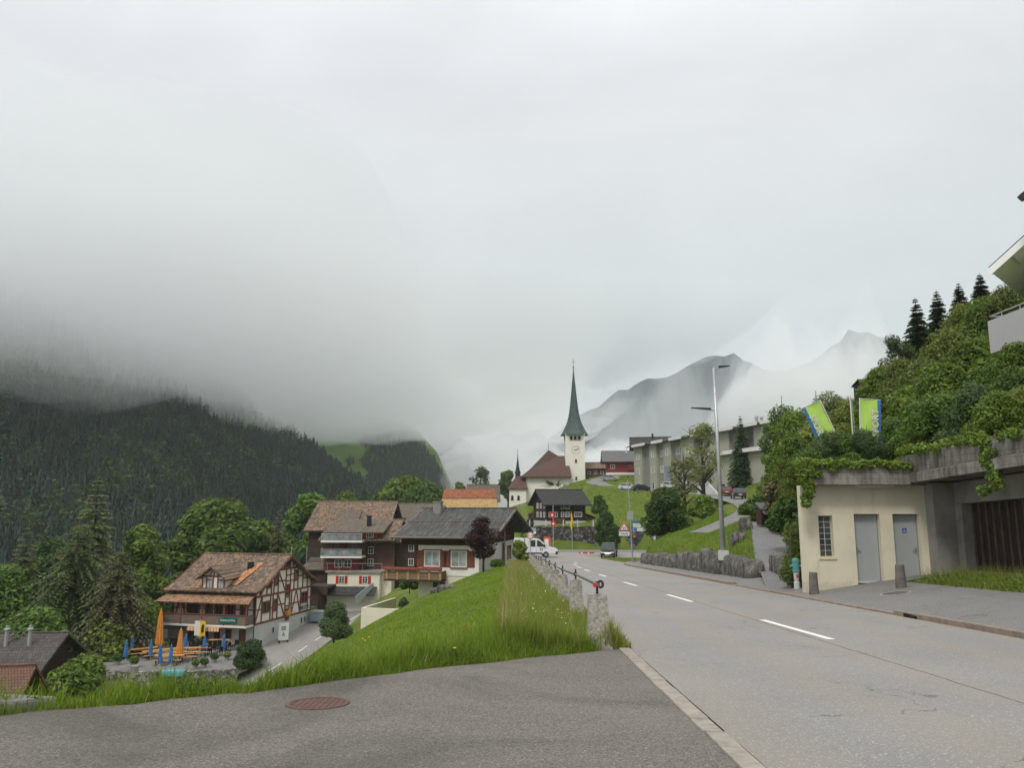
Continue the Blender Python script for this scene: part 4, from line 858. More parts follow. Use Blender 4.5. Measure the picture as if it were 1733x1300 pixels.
# ---- church
cz = 1.0; chz = thing('church', 'white village church with pointed green spire and brown tiled nave roof', 'church', Vector((16.0, 230, 0)), 0)
mb = MB(); mb.box(0, 5.8, 0, 6, 4, 22.8); tw = mb.build('tower', M_CHURCHWHITE, chz)
prof = [(4.15, 22.5), (3.5, 23.6), (3.05, 24.6), (2.45, 26.0), (2.05, 27.2), (1.75, 28.6), (1.5, 30.0), (1.2, 32.2), (0.94, 34.6), (0.68, 37.0), (0.43, 39.5), (0.2, 42.0), (0.05, 43.6)]
def copper():
    m, t, b = new_mat('green_shingle_spire'); co = ncoord(t)
    n = nnoise(t, 1.2, 6, 0.7, co); s = t.nodes.new('ShaderNodeSeparateXYZ'); L(t, co, s.inputs[0]); j = nmath(t, 'GREATER_THAN', nmath(t, 'FRACT', nmath(t, 'MULTIPLY', s.outputs[2], 2.2)), 0.14)
    c = ncol(t, [(0.3, (0.02, 0.04, 0.038)), (0.55, (0.045, 0.08, 0.072)), (0.75, (0.09, 0.125, 0.11))], n); c = nmix(t, mul3((0.03, 0.05, 0.05), 0.6), c, j)
    L(t, c, b.inputs['Base Color']); b.inputs['Roughness'].default_value = 0.65; return m
M_SPIRE = copper()
n = 8; vs = []; fs = []
for r, z in prof:
    sq = max(0, min(1, (r - 1.6) / 2.2))
    for j in range(n):
        th = 2 * math.pi * j / n + math.pi / 8; k = 1 / max(abs(math.cos(th)), abs(math.sin(th))); rr_ = r * (1 - sq + sq * k)
        vs.append((2.9 + rr_ * math.cos(th), 3 + rr_ * math.sin(th), z))
for i in range(len(prof) - 1):
    for j in range(n): fs.append((i * n + j, i * n + (j + 1) % n, (i + 1) * n + (j + 1) % n, (i + 1) * n + j))
fs.append(tuple(range(n))[::-1]); q = MB().add(vs, fs); sp = q.build('spire', M_SPIRE, chz)
mb = MB(); mb.lathe([(0.05, 43.2), (0.28, 43.6), (0.05, 44.0)], (2.9, 3, 0), 8); mb.bar((2.9, 3, 43.5), (2.9, 3, 46.2), 0.09); mb.bar((2.4, 3, 45.3), (3.4, 3, 45.3), 0.09); mb.build('finial', M_DARKMETAL, sp)
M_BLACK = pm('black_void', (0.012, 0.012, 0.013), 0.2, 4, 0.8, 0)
def arch(fmm, a, z, w, h, d0, d1, mb_, m=0):
    pts = [(a - w / 2, z), (a + w / 2, z), (a + w / 2, z + h - w / 2)] + [(a + w / 2 * math.cos(t_), z + h - w / 2 + w / 2 * math.sin(t_)) for t_ in np.linspace(0.3, math.pi - 0.3, 6)] + [(a - w / 2, z + h - w / 2)]
    mb_.prism(pts, fmm, d0, d1, m)
for a in (1.75, 2.95, 4.15):
    q = MB(); arch(fmap('f', 0), a, 21.05, 0.8, 1.1, -0.03, 0.03, q); q.build('window', M_BLACK, tw)
mb = MB(); mb.fbox(fmap('f', 0), 1.2, 4.7, 0, 0.15, 20.85, 21.0); mb.build('sill', M_GREYSTONE, tw)
for z in (14.3, 9.1):
    q = MB(); arch(fmap('f', 0), 3.1, z, 0.5, 0.9, -0.03, 0.03, q); q.fbox(fmap('f', 0), 2.7, 3.5, 0, 0.1, z - 0.15, z - 0.02); q.build('window', M_BLACK, tw)
q = MB()
for a in (1.2, 3.0, 4.8): arch(fmap('l', 0), a, 21.05, 0.8, 1.1, -0.03, 0.03, q)
q.build('window', M_BLACK, tw)
ck = MB(); fq = fmap('f', 0.0)
for i in range(12):
    th = i * math.pi / 6; r0 = 0.95 / max(abs(math.cos(th)), abs(math.sin(th))); r1 = r0 * 1.22
    ck.bar((3.0 + r0 * math.sin(th), -0.03, 17.9 + r0 * math.cos(th)), (3.0 + r1 * math.sin(th), -0.03, 17.9 + r1 * math.cos(th)), 0.2, 0.04, up=(0, 1, 0))
clock = ck.build('clock_face', pm('grey_clock_paint', (0.13, 0.12, 0.11), 0.1, 4), tw)
ck = MB(); ck.bar((3.0, -0.07, 17.75), (3.85, -0.07, 18.4), 0.13, 0.03, up=(0, 1, 0)); ck.bar((3.0, -0.08, 17.75), (2.55, -0.08, 18.1), 0.15, 0.03, up=(0, 1, 0)); ck.build('clock_hands', M_DARKMETAL, clock)
# nave and chapel
mb = MB(); mb.box(-11.8, 0.9, -2.0, 10, -1.0, 10.2); nv = mb.build('nave', M_CHURCHWHITE, chz)
mb = MB(); E0 = [(-13.4, -3.2, 9.9), (1.4, -3.2, 9.9), (1.4, 11, 9.9), (-13.4, 11, 9.9)]; K0 = [(-10.6, -1.3, 12.2), (1.2, -1.3, 12.2), (1.2, 9, 12.2), (-10.6, 9, 12.2)]; rA, rB, rC = (-4.9, 4, 18.2), (-2.0, 4, 16.4), (1.0, 4, 16.4)
mb.add(E0 + K0 + [rA, rB, rC] + [(x, y, z - 0.3) for x, y, z in E0],
       [(0, 1, 5, 4), (2, 3, 7, 6), (3, 0, 4, 7), (4, 5, 10, 9), (4, 9, 8), (4, 8, 7), (7, 8, 9), (7, 9, 10, 6), (1, 2, 6, 5), (5, 6, 10), (11, 12, 1, 0), (12, 13, 2, 1), (13, 14, 3, 2), (14, 11, 0, 3), (14, 13, 12, 11)])
nr = mb.build('nave_roof', T_CHURCH, chz)
MB().bar((-4.9, 4, 18.1), (-4.9, 4, 20.3), 0.1).build('finial', M_DARKMETAL, nr)
mb = MB(); mb.box(-16.8, -11.85, -4.0, 4, -2.0, 6.5); cp_ = mb.build('chapel', M_CHURCHWHITE, chz)
mb = MB(); E0 = [(-17.3, -4.5, 6.4), (-11.4, -4.5, 6.4), (-11.4, 4.5, 6.4), (-17.3, 4.5, 6.4)]; mb.add(E0 + [(-14.6, -0.5, 10.3), (-12.3, -0.5, 10.3)] + [(x, y, z - 0.2) for x, y, z in E0], [(0, 1, 5, 4), (1, 2, 5), (2, 3, 4, 5), (3, 0, 4), (6, 7, 1, 0), (7, 8, 2, 1), (8, 9, 3, 2), (9, 6, 0, 3), (9, 8, 7, 6)]); mb.build('chapel_roof', T_CHURCH, chz)
mb = MB(); mb.lathe([(0.75, 9.6), (0.7, 10.9)], (-14.3, 0, 0), 8); mb.lathe([(0.95, 10.9), (0.6, 12.0), (0.35, 13.6), (0.15, 15.3), (0.03, 17.0)], (-14.3, 0, 0), 8); mb.bar((-14.3, 0, 16.8), (-14.3, 0, 18.2), 0.08); mb.build('turret', M_DARKMETAL, cp_)
for a in (-15.9, -14.1):
    q = MB(); arch(fmap('f', -4.0), a, 3.2, 0.7, 1.2, -0.03, 0.03, q); q.fbox(fmap('f', -4.0), a - 0.5, a + 0.5, 0, 0.1, 3.0, 3.18); q.build('window', M_BLACK, cp_)
# painted relief on the nave wall: loose brown plumes and branches
mu = MB(); rnd = random.Random(4); fmn = fmap('f', -2.0)
def plume(a, z, dx, dz, w, n_=6):
    top = []; bot = []
    for i in range(n_ + 1):
        t_ = i / n_; k = w * math.sin(math.pi * (t_ * 0.9 + 0.06)) * rnd.uniform(0.5, 1.0)
        top.append((a + dx * t_, z + dz * t_ + k)); bot.append((a + dx * t_, z + dz * t_ - k))
    for i in range(n_): mu.prism([bot[i], bot[i + 1], top[i + 1], top[i]], fmn, 0.0, 0.03)
for i in range(11): plume(-3.3 + rnd.uniform(-0.6, 0.6), 7.5 + rnd.uniform(-0.3, 0.6), -rnd.uniform(2.0, 4.3), rnd.uniform(-1.2, 1.5), rnd.uniform(0.10, 0.22))
for i in range(9): plume(-3.0 + rnd.uniform(-0.4, 0.4), 7.4 + rnd.uniform(-0.3, 0.5), rnd.uniform(0.9, 2.2), rnd.uniform(-0.9, 1.6), rnd.uniform(0.10, 0.2))
for i in range(5): plume(-1.8 + rnd.uniform(-0.4, 0.4), 6.0 + rnd.uniform(-0.3, 0.4), rnd.uniform(0.6, 1.0), rnd.uniform(-0.3, 1.3), 0.22)
plume(-3.3, 5.4, 0.3, 2.6, 0.28); mu.build('wall_painting', pm('umber_mural', (0.20, 0.15, 0.12), 0.6, 1.4, 0.9, 0.02), nv)
# churchyard wall
mb = MB()
for a, b_ in ((P(880, 853, 218), P(905, 858, 216)), (P(905, 858, 216), P(945, 838, 218)), (P(960, 824, 222), P(1006, 828, 222))): mb.bar(a + Vector((0, 0, -1.6)), b_ + Vector((0, 0, -1.6)), 0.5, 3.2)
tag(mb.build('churchyard_wall', M_GREYSTONE), 'grey stone churchyard wall below the white church', 'wall')

# ---- red house, brown house, dark roofed house on the hill
o = Vector((25.2, 205, 9.6)); rh = thing('house', 'red timber house with grey roof on the hill right of the church', 'house', o, R(-4))
mb = MB(); gable_wall(mb, 0, 8.6, 0, 8, 0, 3.6, 6.1); mb.build('wall', M_REDWOOD, rh)
mb = MB(); gable_roof(mb, -1.3, 9.4, -1.2, 9.2, 3.4, 6.5, 0.2); r_ = mb.build('roof', tiles('grey_eternit', [(0.2, (0.10, 0.105, 0.105)), (0.5, (0.15, 0.15, 0.15)), (0.8, (0.2, 0.2, 0.2))]), rh)
MB().lathe([(0.2, 5.5), (0.2, 7.4), (0.3, 7.4), (0.3, 7.6)], (5.5, 3.2, 0), 8).build('chimney', M_WHITEFR, r_)
mb = MB(); mb.box(5.2, 8.7, -1.0, -0.05, 1.3, 1.5); mb.box(5.2, 8.7, -1.02, -1.0, 1.5, 2.3); mb.build('balcony', M_REDWOOD, rh)
for a in (1.5, 6.5): window(rh, 'f', 0, a, 1.6, 1.2, 1.0, v=1)
mb = MB(); mb.box(-0.2, 9.4, -3.2, -0.2, -3.0, 0.2); mb.box(-0.4, 9.6, -3.5, -3.2, -0.2, 0.4); b2 = mb.build('terrace', M_WHITEWALL, rh)
MB().fbox(fmap('f', -3.21), 0.4, 2.6, 0, 0.04, -2.9, -0.8).build('garage_door', M_BLACK, b2)
o = Vector((21.8, 234, 10.2)); bh = thing('house', 'low brown house with long roof tucked right behind the church tower', 'house', o, R(-20))
mb = MB(); gable_wall(mb, 0, 7, 0, 6, -2, 2.4, 4.0); mb.build('wall', M_BROWNWOOD, bh); mb = MB(); gable_roof(mb, -0.8, 7.8, -1, 7, 2.3, 4.3, 0.2); mb.build('roof', T_BROWN, bh)
for a in (1.6, 3.6, 5.6): window(bh, 'f', 0, a, 0.6, 1.0, 1.0, v=1)
o = Vector((30.6, 192, 9.0)); dh = thing('house', 'house with dark gabled roof rising behind the left end of the apartment block', 'house', o, R(-8))
mb = MB(); gable_wall(mb, 0, 8.4, 0, 8, -1, 7.0, 9.2); mb.build('wall', M_DARKWOOD, dh); mb = MB(); gable_roof(mb, -1.2, 9.4, -1.2, 9.2, 6.8, 9.7, 0.2); r_ = mb.build('roof', T_DARK, dh); MB().box(4.4, 4.9, 3.4, 3.9, 9.2, 10.6).build('chimney', M_DARKMETAL, r_)

# ---- apartment block
M_GREENPANEL = pm('sage_panel', (0.335, 0.34, 0.265), 0.12, 0.35, 0.85, 0.05); M_GREENDARK = pm('grey_sage_panel', (0.21, 0.215, 0.185), 0.12, 0.35, 0.85, 0.05)
A0 = Vector((28.2, 175, 4.0)); ap = thing('apartment_block', 'long sage green apartment block with white roof edge panels above the grassy slope', 'apartment block', A0, math.atan2(-63, 15.8))
mb = MB(); zt = 10.8
segs = [0, 4.5, 8.5, 12, 15.4, 19, 23.5, 29, 35, 42, 50, 58, 66]
for i, (a, b_) in enumerate(zip(segs[:-1], segs[1:])):
    k = 0.0 if i % 2 else 0.55
    mb.box(a + (0.002 if i else 0), b_, -k, 12, -1.5, zt - 0.01 * (i % 2), i % 2)
mb.build('wall', [M_GREENPANEL, M_GREENDARK], ap)
mb = MB(); mb.sheet([(-2.0, -1.4, zt + 0.1), (64.5, -1.4, zt + 0.1), (64.5, 12.5, zt + 1.7), (-2.0, 12.5, zt + 1.7)], 0.25); r_ = mb.build('roof', pm('grey_roof_sheet', (0.19, 0.19, 0.18), 0.2, 0.6, 0.8), ap)
for a, b_ in ((1.0, 8), (11.5, 17.0), (20.0, 25.5), (29.5, 36.0), (37.5, 45), (47, 52.5), (53.5, 60), (60.5, 64.5)): MB().box(a, b_, -1.52, -1.405, zt - 0.35, zt + 0.25).build('fascia', M_WHITEFR, r_)
for x, h in ((28, 1.3), (47, 1.2), (48.5, 0.9)): MB().lathe([(0.25, 0), (0.25, h), (0.35, h), (0.3, h + 0.3)], (x, 2.0, zt + 0.3), 8).build('vent', M_GALV, r_)
for x, h in ((53, 4.5), (62, 4.0)): MB().tube([(x, 3, zt + 0.4), (x, 3, zt + h)], 0.05, 6).build('antenna', M_DARKMETAL, r_)
for i, a in enumerate((2.4, 10.2, 13.6, 17.2, 21.2, 26.2, 32)):
    k = 0.55 if (np.searchsorted(segs, a) - 1) % 2 == 0 else 0.0
    for j, z in enumerate((1.0, 4.3, 7.6)):
        if j < 2 and a == 17.2: continue
        window(ap, 'f', -k, a, z, 1.6 if i % 2 == 0 else 1.1, 1.5, M_WHITEFR, M_PANE if j == 0 else M_CURTAIN, 0 if i % 2 else 1, 0, d=0.1)
MB().box(16.0, 18.5, -0.6, -0.56, -0.5, 5.6).build('entrance', pm('blue_grey_panel', (0.21, 0.25, 0.31), 0.15, 0.5), ap)
mb = MB(); mb.box(38, 64, -1.4, -0.6, -4, 6.6); mb.build('annexe', M_GREENPANEL, ap)
mb = MB(); mb.sheet([(37, -2.2, 6.7), (65, -2.2, 6.7), (65, -0.62, 7.2), (37, -0.62, 7.2)], 0.2); r2 = mb.build('annexe_roof', pm('grey_roof_sheet', (0, 0, 0)), ap)
for a, b_ in ((37.5, 46), (48, 55.5), (57, 65)): MB().box(a, b_, -2.32, -2.205, 6.2, 6.85).build('fascia', M_WHITEFR, r2)
mb = MB(); mb.box(39, 41.5, -1.45, -1.4, -1.5, 1.2); mb.build('doorway', M_BLACK, ap)
mb = MB(); mb.prism([(36.0, -4), (44.0, -4), (44, -1.0), (39.5, 1.6), (36.0, 1.6)], fmap('f', -3.4), 0, 0.4); mb.build('stair_wall', M_GREYWHITE, ap)

# ---- house at the upper right
hh = thing('hillside_house', 'white house with steep dark roof, white soffit and blank balcony high on the right slope', 'house', Vector((24.35, 37.4, 8.5)), R(-45))
mb = MB(); mb.box(1.8, 12, 0.6, 12, -3, 4.4); mb.prism([(1.8, 4.4), (12.4, 4.4), (7.1, 8.5)], fmap('f', 0.6), -11, 0); mb.build('wall', M_WHITEWALL, hh)
mb = MB(); mb.sheet([(0, -1.2, 4.75), (0, 12.5, 4.75), (7.1, 12.5, 10.3), (7.1, -1.2, 10.3)], 0.16); mb.sheet([(14.2, -1.2, 4.75), (14.2, 12.5, 4.75), (7.1, 12.5, 10.3), (7.1, -1.2, 10.3)], 0.16); r_ = mb.build('roof', T_DARK, hh)
mb = MB(); mb.sheet([(0.06, -1.05, 4.52), (0.06, 12.3, 4.52), (7.1, 12.3, 10.02), (7.1, -1.05, 10.02)], 0.06); mb.bar((0.02, -1.16, 4.5), (7.1, -1.16, 10.02), 0.1, 0.32); mb.build('soffit', pm('bright_white_boards', (0.86, 0.86, 0.86), 0.04, 3, 0.7, 0.05), r_)
for x in (0.9, 2.2, 3.5):
    z = 4.38 + x * 0.775; MB().box(x, x + 0.18, -1.0, 0.6, z, z + 0.22).build('purlin', M_WHITEFR, r_)
mb = MB(); mb.sheet([(1.9, -3.0, 7.4), (1.9, -1.3, 7.4), (6, -1.3, 10.0), (6, -3.0, 10.0)], 0.16); mb.bar((1.9, -2.96, 7.2), (6, -2.96, 9.8), 0.1, 0.3); mb.build('upper_roof', T_DARK, hh)
WL = lambda o_: [setattr(v_, 'co', (Matrix.Translation((24.35, 37.4, 8.5)) @ Matrix.Rotation(R(-45), 4, 'Z')).inverted() @ v_.co) for v_ in o_.data.vertices]
mb = MB(); mb.box(20.95, 21.1, 22, 33, 8.2, 9.65); mb.box(21.1, 27, 32.85, 33, 8.2, 9.65); mb.box(21.1, 27, 22, 32.85, 8.2, 8.4); b_ = mb.build('balcony', pm('smooth_grey_white', (0.46, 0.45, 0.46), 0.05, 0.5), hh); WL(b_)
mb = MB(); mb.tube([(21.02, 22, 9.85), (21.02, 32.9, 9.85), (27, 32.9, 9.85)], 0.03, 6); [mb.tube([(21.02, y, 9.65), (21.02, y, 9.85)], 0.02, 6) for y in np.arange(22.5, 33, 1.2)]; WL(mb.build('handrail', M_GALV, b_))
mb = MB(); mb.box(25.6, 33, 22, 33, 3, 10.0); WL(mb.build('lower_wall', M_WHITEWALL, hh))
MB().box(-0.2, 9, -2.6, 0.55, -3, -0.35).build('bounce_slab', M_WHITEWALL, hh)  # unseen white slab, added to bounce neutral light up onto the soffit
# cottage in the trees on the ridge
o = P(1463, 654, 75); ct = thing('cottage', 'tiny dark cottage gable among the shrubs on the right skyline', 'cottage', o, R(20)); ct.scale = (0.55, 0.55, 0.55); mb = MB(); gable_wall(mb, 0, 4, 0, 2.6, -3, 0.5, 1.2); mb.build('wall', M_DARKWOOD, ct); mb = MB(); gable_roof(mb, -0.3, 4.3, -0.35, 2.95, 0.3, 1.4, 0.1); mb.build('roof', T_GREY, ct)

# ---- dark house and red roofed house at the lower left
o = Vector((-44.6, 60, -14.3)); lh = thing('house', 'low timber house with dark tiled roof and two steel flues at the left edge', 'house', o, R(4))
mb = MB(); gable_wall(mb, 0, 8.0, 0.8, 9.0, -1, 3.0, 5.2); mb.build('wall', M_DARKWOOD, lh); mb = MB(); gable_roof(mb, -3, 8.6, -0.2, 10, 2.75, 5.6, 0.18); r_ = mb.build('roof', tiles('charcoal_tiles', [(0.2, (0.05, 0.042, 0.04)), (0.5, (0.085, 0.075, 0.07)), (0.8, (0.15, 0.14, 0.13))]), lh)
mb = MB(); mb.tube([(-3, -0.27, 2.68), (8.5, -0.27, 2.68)], 0.07, 6); mb.build('gutter', M_WHITEFR, r_)
for x in (4.4, 6.2): MB().lathe([(0.3, 4.3), (0.15, 4.8), (0.15, 6.0), (0.24, 6.02), (0.24, 6.15), (0.12, 6.2), (0.12, 6.4)], (x, 3.6, 0), 10).build('flue', M_GALV, r_)
for a in (6.6, 7.3): window(lh, 'f', 0.8, a, 1.2, 0.6, 1.1, v=1)
o = Vector((-28.0, 44, -11.9)); lr = thing('house', 'brown timber house with faded red tiled roof in the lower left corner', 'house', o, R(14))
mb = MB(); gable_wall(mb, -8, 0, 0.4, 5.2, -3, 2.3, 3.9); mb.build('wall', M_BROWNWOOD, lr); mb = MB(); gable_roof(mb, -8.5, 0.9, -0.7, 6.3, 1.95, 4.3, 0.16); mb.build('roof', T_RED, lr)
for y, z in ((1.2, 0.5), (3.0, 0.4), (1.9, 1.6)): window(lr, 'r', 0.0, y, z, 0.6, 0.9 if z < 1 else 0.55, v=1)
window(lr, 'f', 0.4, -1.3, 0.3, 0.8, 1.0, v=1); window(lr, 'f', 0.4, -3.0, 0.3, 0.8, 1.0, v=1)
# far farms on the alp
for px, py, lab in ((588, 819, 'pale farmhouse with shingled roof on the far green alp'), (566, 822, 'brown hay barn left of the pale farmhouse on the far alp'), (600, 826, 'long low farm shed right of the pale farmhouse on the far alp')):
    p = P(px, py, 560 if py > 800 else 640); t_ = thing('farmhouse' if 'pale' in lab else 'barn' if 'barn' in lab else 'shed' if 'shed' in lab else 'hut', lab, 'farmhouse' if 'pale' in lab else 'barn' if 'barn' in lab else 'shed' if 'shed' in lab else 'hut', p, R(random.uniform(-20, 20)))
    w = 6 if 'pale' in lab else 7; h = 3.4 if 'pale' in lab else 2.0
    mb = MB(); gable_wall(mb, -w / 2, w / 2, 0, 6, -3, h, h + 1.6); mb.build('wall', M_WHITEWALL if 'pale' in lab else M_BROWNWOOD, t_); mb = MB(); gable_roof(mb, -w / 2 - 0.6, w / 2 + 0.6, -0.7, 6.7, h - 0.2, h + 1.9, 0.2); mb.build('roof', T_GREY, t_)

# ---- wash house with public toilets, and the concrete gallery beside it
def cream_dirty():
    m, t, b = new_mat('streaked_cream_render'); co = ncoord(t); s = t.nodes.new('ShaderNodeSeparateXYZ'); L(t, co, s.inputs[0])
    c = ncol(t, [(0.3, (0.585, 0.54, 0.405)), (0.6, (0.68, 0.63, 0.49))], nnoise(t, 0.8, 6, 0.65, co))
    st = nnoise(t, 1.6, 6, 0.7, ncoord(t, 'Object', (2.2, 2.2, 0.3))); k = nmath(t, 'MULTIPLY', nmath(t, 'MAXIMUM', nmath(t, 'SUBTRACT', st, 0.55), 0), 2.2); c = nmix(t, c, (0.34, 0.30, 0.21), nmath(t, 'MINIMUM', k, 0.3))
    sp_ = nmath(t, 'MULTIPLY', nmath(t, 'LESS_THAN', nmath(t, 'ADD', s.outputs[2], nmath(t, 'MULTIPLY', nnoise(t, 3.5, 7, 0.8, co), 1.1)), 0.55), 0.22); c = nmix(t, c, (0.25, 0.22, 0.16), sp_)
    L(t, c, b.inputs['Base Color']); b.inputs['Roughness'].default_value = 0.92; b.inputs['Specular IOR Level'].default_value = 0.15; nbump(t, b, nnoise(t, 40, 4, 0.6, co), 0.25, 0.01); return m
wc = thing('wash_house', 'cream wash house with two grey metal doors under a planted concrete roof', 'public toilet', Vector((9.66, 26, -0.9)), R(0))
# local x 0..4.25 along the front, z 0 = pavement
mb = MB(); Z0, Z1 = -0.6, 3.2
def wall_seg(x0, x1, z0, z1): mb.box(x0, x1, 0, 0.3, z0, z1)
cols = [(0.0, 0.55), (1.02, 1.74), (2.6, 3.03), (3.92, 4.5)]
for a, b_ in cols: wall_seg(a, b_, Z0, 2.25)
wall_seg(0.55, 1.02, Z0, 0.85); wall_seg(0.0, 4.5, 2.252, Z1); 
wall_seg(0.552, 1.018, 2.2, 2.25)
mb.prism([(0, 0.3), (0.3, 0.3), (2.9, 6), (2.6, 6)], lambda a, d, z: (a, z, Z0 + d), 0, Z1 - Z0)
mb.box(2.9, 4.5, 5.7, 6, Z0, Z1); wcw = mb.build('wall', cream_dirty(), wc)
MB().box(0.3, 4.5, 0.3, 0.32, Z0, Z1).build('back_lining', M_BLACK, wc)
mb = MB(); mb.box(0.5, 1.07, -0.035, 0.0, 0.77, 0.85); mb.build('sill', M_CREAM, wc)
gb_ = MB()
for i in range(2):
    for j in range(7): gb_.box(0.585 + i * 0.215, 0.585 + i * 0.215 + 0.185, 0.14, 0.2, 0.88 + j * 0.188, 0.88 + j * 0.188 + 0.16)
fr_ = MB(); fr_.box(0.552, 1.018, 0.16, 0.22, 0.852, 2.2); fw_ = fr_.build('window', M_GREYWHITE, wc); gb_.build('glass_bricks', glass('glass_brick', (0.06, 0.065, 0.06), 0.12), fw_, bevel=0.012)
M_DOORGREY = pm('grey_door_paint', (0.345, 0.365, 0.365), 0.07, 1.2, 0.45, 0.03)
for x0, x1, hs in ((1.74, 2.6, -1), (3.03, 3.92, 1)):
    q = MB(); q.box(x0 + 0.03, x1 - 0.03, 0.2, 0.25, 0.06, 2.22); d_ = q.build('door', M_DOORGREY, wc)
    q = MB(); q.box(x0, x0 + 0.03, 0.19, 0.26, 0.06, 2.25); q.box(x1 - 0.03, x1, 0.19, 0.26, 0.06, 2.25); q.box(x0 + 0.03, x1 - 0.03, 0.19, 0.26, 2.222, 2.25); q.build('door_frame', pm('door_frame_grey', (0.2, 0.22, 0.22), 0.1, 2, 0.5), d_)
    q = MB(); q.box(x0, x1, 0.1, 0.28, 0.0, 0.055); q.build('threshold', M_GREYWHITE, d_)
    hx = x0 + 0.1 if hs < 0 else x1 - 0.1; q = MB(); q.bar((hx, 0.14, 1.08), (hx - hs * 0.13, 0.14, 1.08), 0.022); q.box(hx - 0.025, hx + 0.025, 0.17, 0.2, 0.95, 1.16); q.lathe([(0.012, -0.04), (0.012, 0.04)], (hx, 0.16, 1.08), 8); q.build('handle', M_GALV, d_)
    if hs > 0:
        q = MB(); q.box(3.42, 3.56, 0.19, 0.199, 1.62, 1.78); s_ = q.build('wheelchair_sign', pm('sign_blue', (0.02, 0.06, 0.32), 0.1, 4, 0.4, 0), d_)
        q = MB(); q.lathe([(0.004, 0), (0.014, 0.006), (0.004, 0.012)], (3.48, 0.187, 1.748), 8); q.bar((3.48, 0.187, 1.74), (3.485, 0.187, 1.69), 0.014); q.bar((3.485, 0.187, 1.69), (3.525, 0.187, 1.69), 0.014); q.bar((3.525, 0.187, 1.69), (3.535, 0.187, 1.65), 0.014)
        for k in range(9):
            a0 = math.pi * (0.65 + k * 0.13); a1 = a0 + 0.13 * math.pi; q.bar((3.487 + 0.036 * math.cos(a0), 0.187, 1.672 + 0.036 * math.sin(a0)), (3.487 + 0.036 * math.cos(a1), 0.187, 1.672 + 0.036 * math.sin(a1)), 0.009)
        q.build('wheelchair_symbol', M_WHITEFR, s_)
mb = MB(); mb.box(1.75, 3.0, -0.34, -0.22, Z1 - 0.08, Z1 - 0.003); mb.build('strip_lamp', M_WHITEFR, wc)
def stained():
    m, t, b = new_mat('stained_concrete'); co = ncoord(t); n = nnoise(t, 0.7, 7, 0.7, co); n2 = nnoise(t, 1.2, 6, 0.7, ncoord(t, 'Object', (5, 5, 0.5)))
    s = t.nodes.new('ShaderNodeSeparateXYZ'); L(t, co, s.inputs[0])
    f = nmath(t, 'ADD', nmath(t, 'MULTIPLY', n, 0.5), nmath(t, 'MULTIPLY', n2, 0.5))
    c = ncol(t, [(0.33, (0.05, 0.047, 0.041)), (0.45, (0.15, 0.142, 0.125)), (0.57, (0.28, 0.268, 0.24)), (0.7, (0.42, 0.405, 0.37))], f)
    sp_ = nmath(t, 'GREATER_THAN', nnoise(t, 5.5, 3, 0.5, co), 0.70); c = nmix(t, c, (0.45, 0.44, 0.40), nmath(t, 'MULTIPLY', sp_, 0.8))
    j = nmath(t, 'GREATER_THAN', nmath(t, 'FRACT', nmath(t, 'MULTIPLY', s.outputs[2], 5.0)), 0.04); c = nmix(t, mul3((0.1, 0.1, 0.09), 0.7), c, j)
    L(t, c, b.inputs['Base Color']); b.inputs['Roughness'].default_value = 0.93; b.inputs['Specular IOR Level'].default_value = 0.15; nbump(t, b, nnoise(t, 12, 6, 0.7, co), 0.5, 0.03); return m
M_STAIN = stained()
mb = MB(); mb.box(-0.05, 3.55, -0.55, -0.3, Z1, 3.92); mb.prism([(-0.05, -0.3), (0.2, -0.3), (2.8, 6), (2.55, 6)], lambda a, d, z: (a, z, Z1 + d), 0, 0.72); mb.prism([(0.2, -0.3), (4.5, -0.3), (4.5, 6), (2.8, 6)], lambda a, d, z: (a, z, Z1 + d), 0, 0.5); mb.build('planter', M_STAIN, wc, bevel=0.02)
gal = thing('concrete_gallery', 'stained concrete gallery with overhanging planter parapet and dark slatted opening at the right edge', 'gallery', Vector((13.2, 26, -0.9)), 0)
def sl(o_, k=SLOPE):     # the gallery follows the fall of the road
    for v_ in o_.data.vertices: v_.co.z -= k * v_.co.y
    return o_
mb = MB(); mb.box(-0.02, 0.22, -19, 0.1, 3.58, 4.17); 
sl(mb.build('parapet', M_STAIN, gal, bevel=0.02)); mb = MB(); mb.box(-0.08, 1.5, -19, 0.12, 3.3, 3.575); mb.box(-0.12, 0.22, -19, 0.13, 3.24, 3.545); sl(mb.build('ledge', M_STAIN, gal, bevel=0.015))
mb = MB(); mb.box(1.52, 4.5, -19, 0.1, 3.28, 3.5); sl(mb.build('roof_slab', M_CONC, gal))
mb = MB(); mb.box(1.3, 1.75, -19, -0.55, 2.55, 3.24); mb.box(1.3, 1.7, -19, -0.55, -1.4, 0.42); mb.box(0.62, 1.75, -0.5, 0.28, -1.6, 3.23); mb.box(1.3, 1.75, -0.9, -0.52, 0.4, 2.54); mb.build('wall', M_CONC, gal); sl(bpy.data.objects['wall'] if False else gal.children[-1])
mb = MB(); [mb.box(1.62, 1.66, -19 + 0.36 * k, -19 + 0.36 * k + 0.34, 0.43, 2.54) for k in range(51)]; sl(mb.build('slats', wood('dark_slats', (0.045, 0.026, 0.02), 0.5, 2, 2.8), gal))
mb = MB(); [mb.box(1.55, 1.617, -19 + 0.36 * k - 0.03, -19 + 0.36 * k, 0.43, 2.54) for k in range(52)]; sl(mb.build('slat_battens', pm('grey_batten', (0.12, 0.105, 0.09), 0.4, 3), gal))
MB().box(1.75, 4.6, -19, 0.2, -1.5, 3.2).build('inner_wall', M_BLACK, gal)
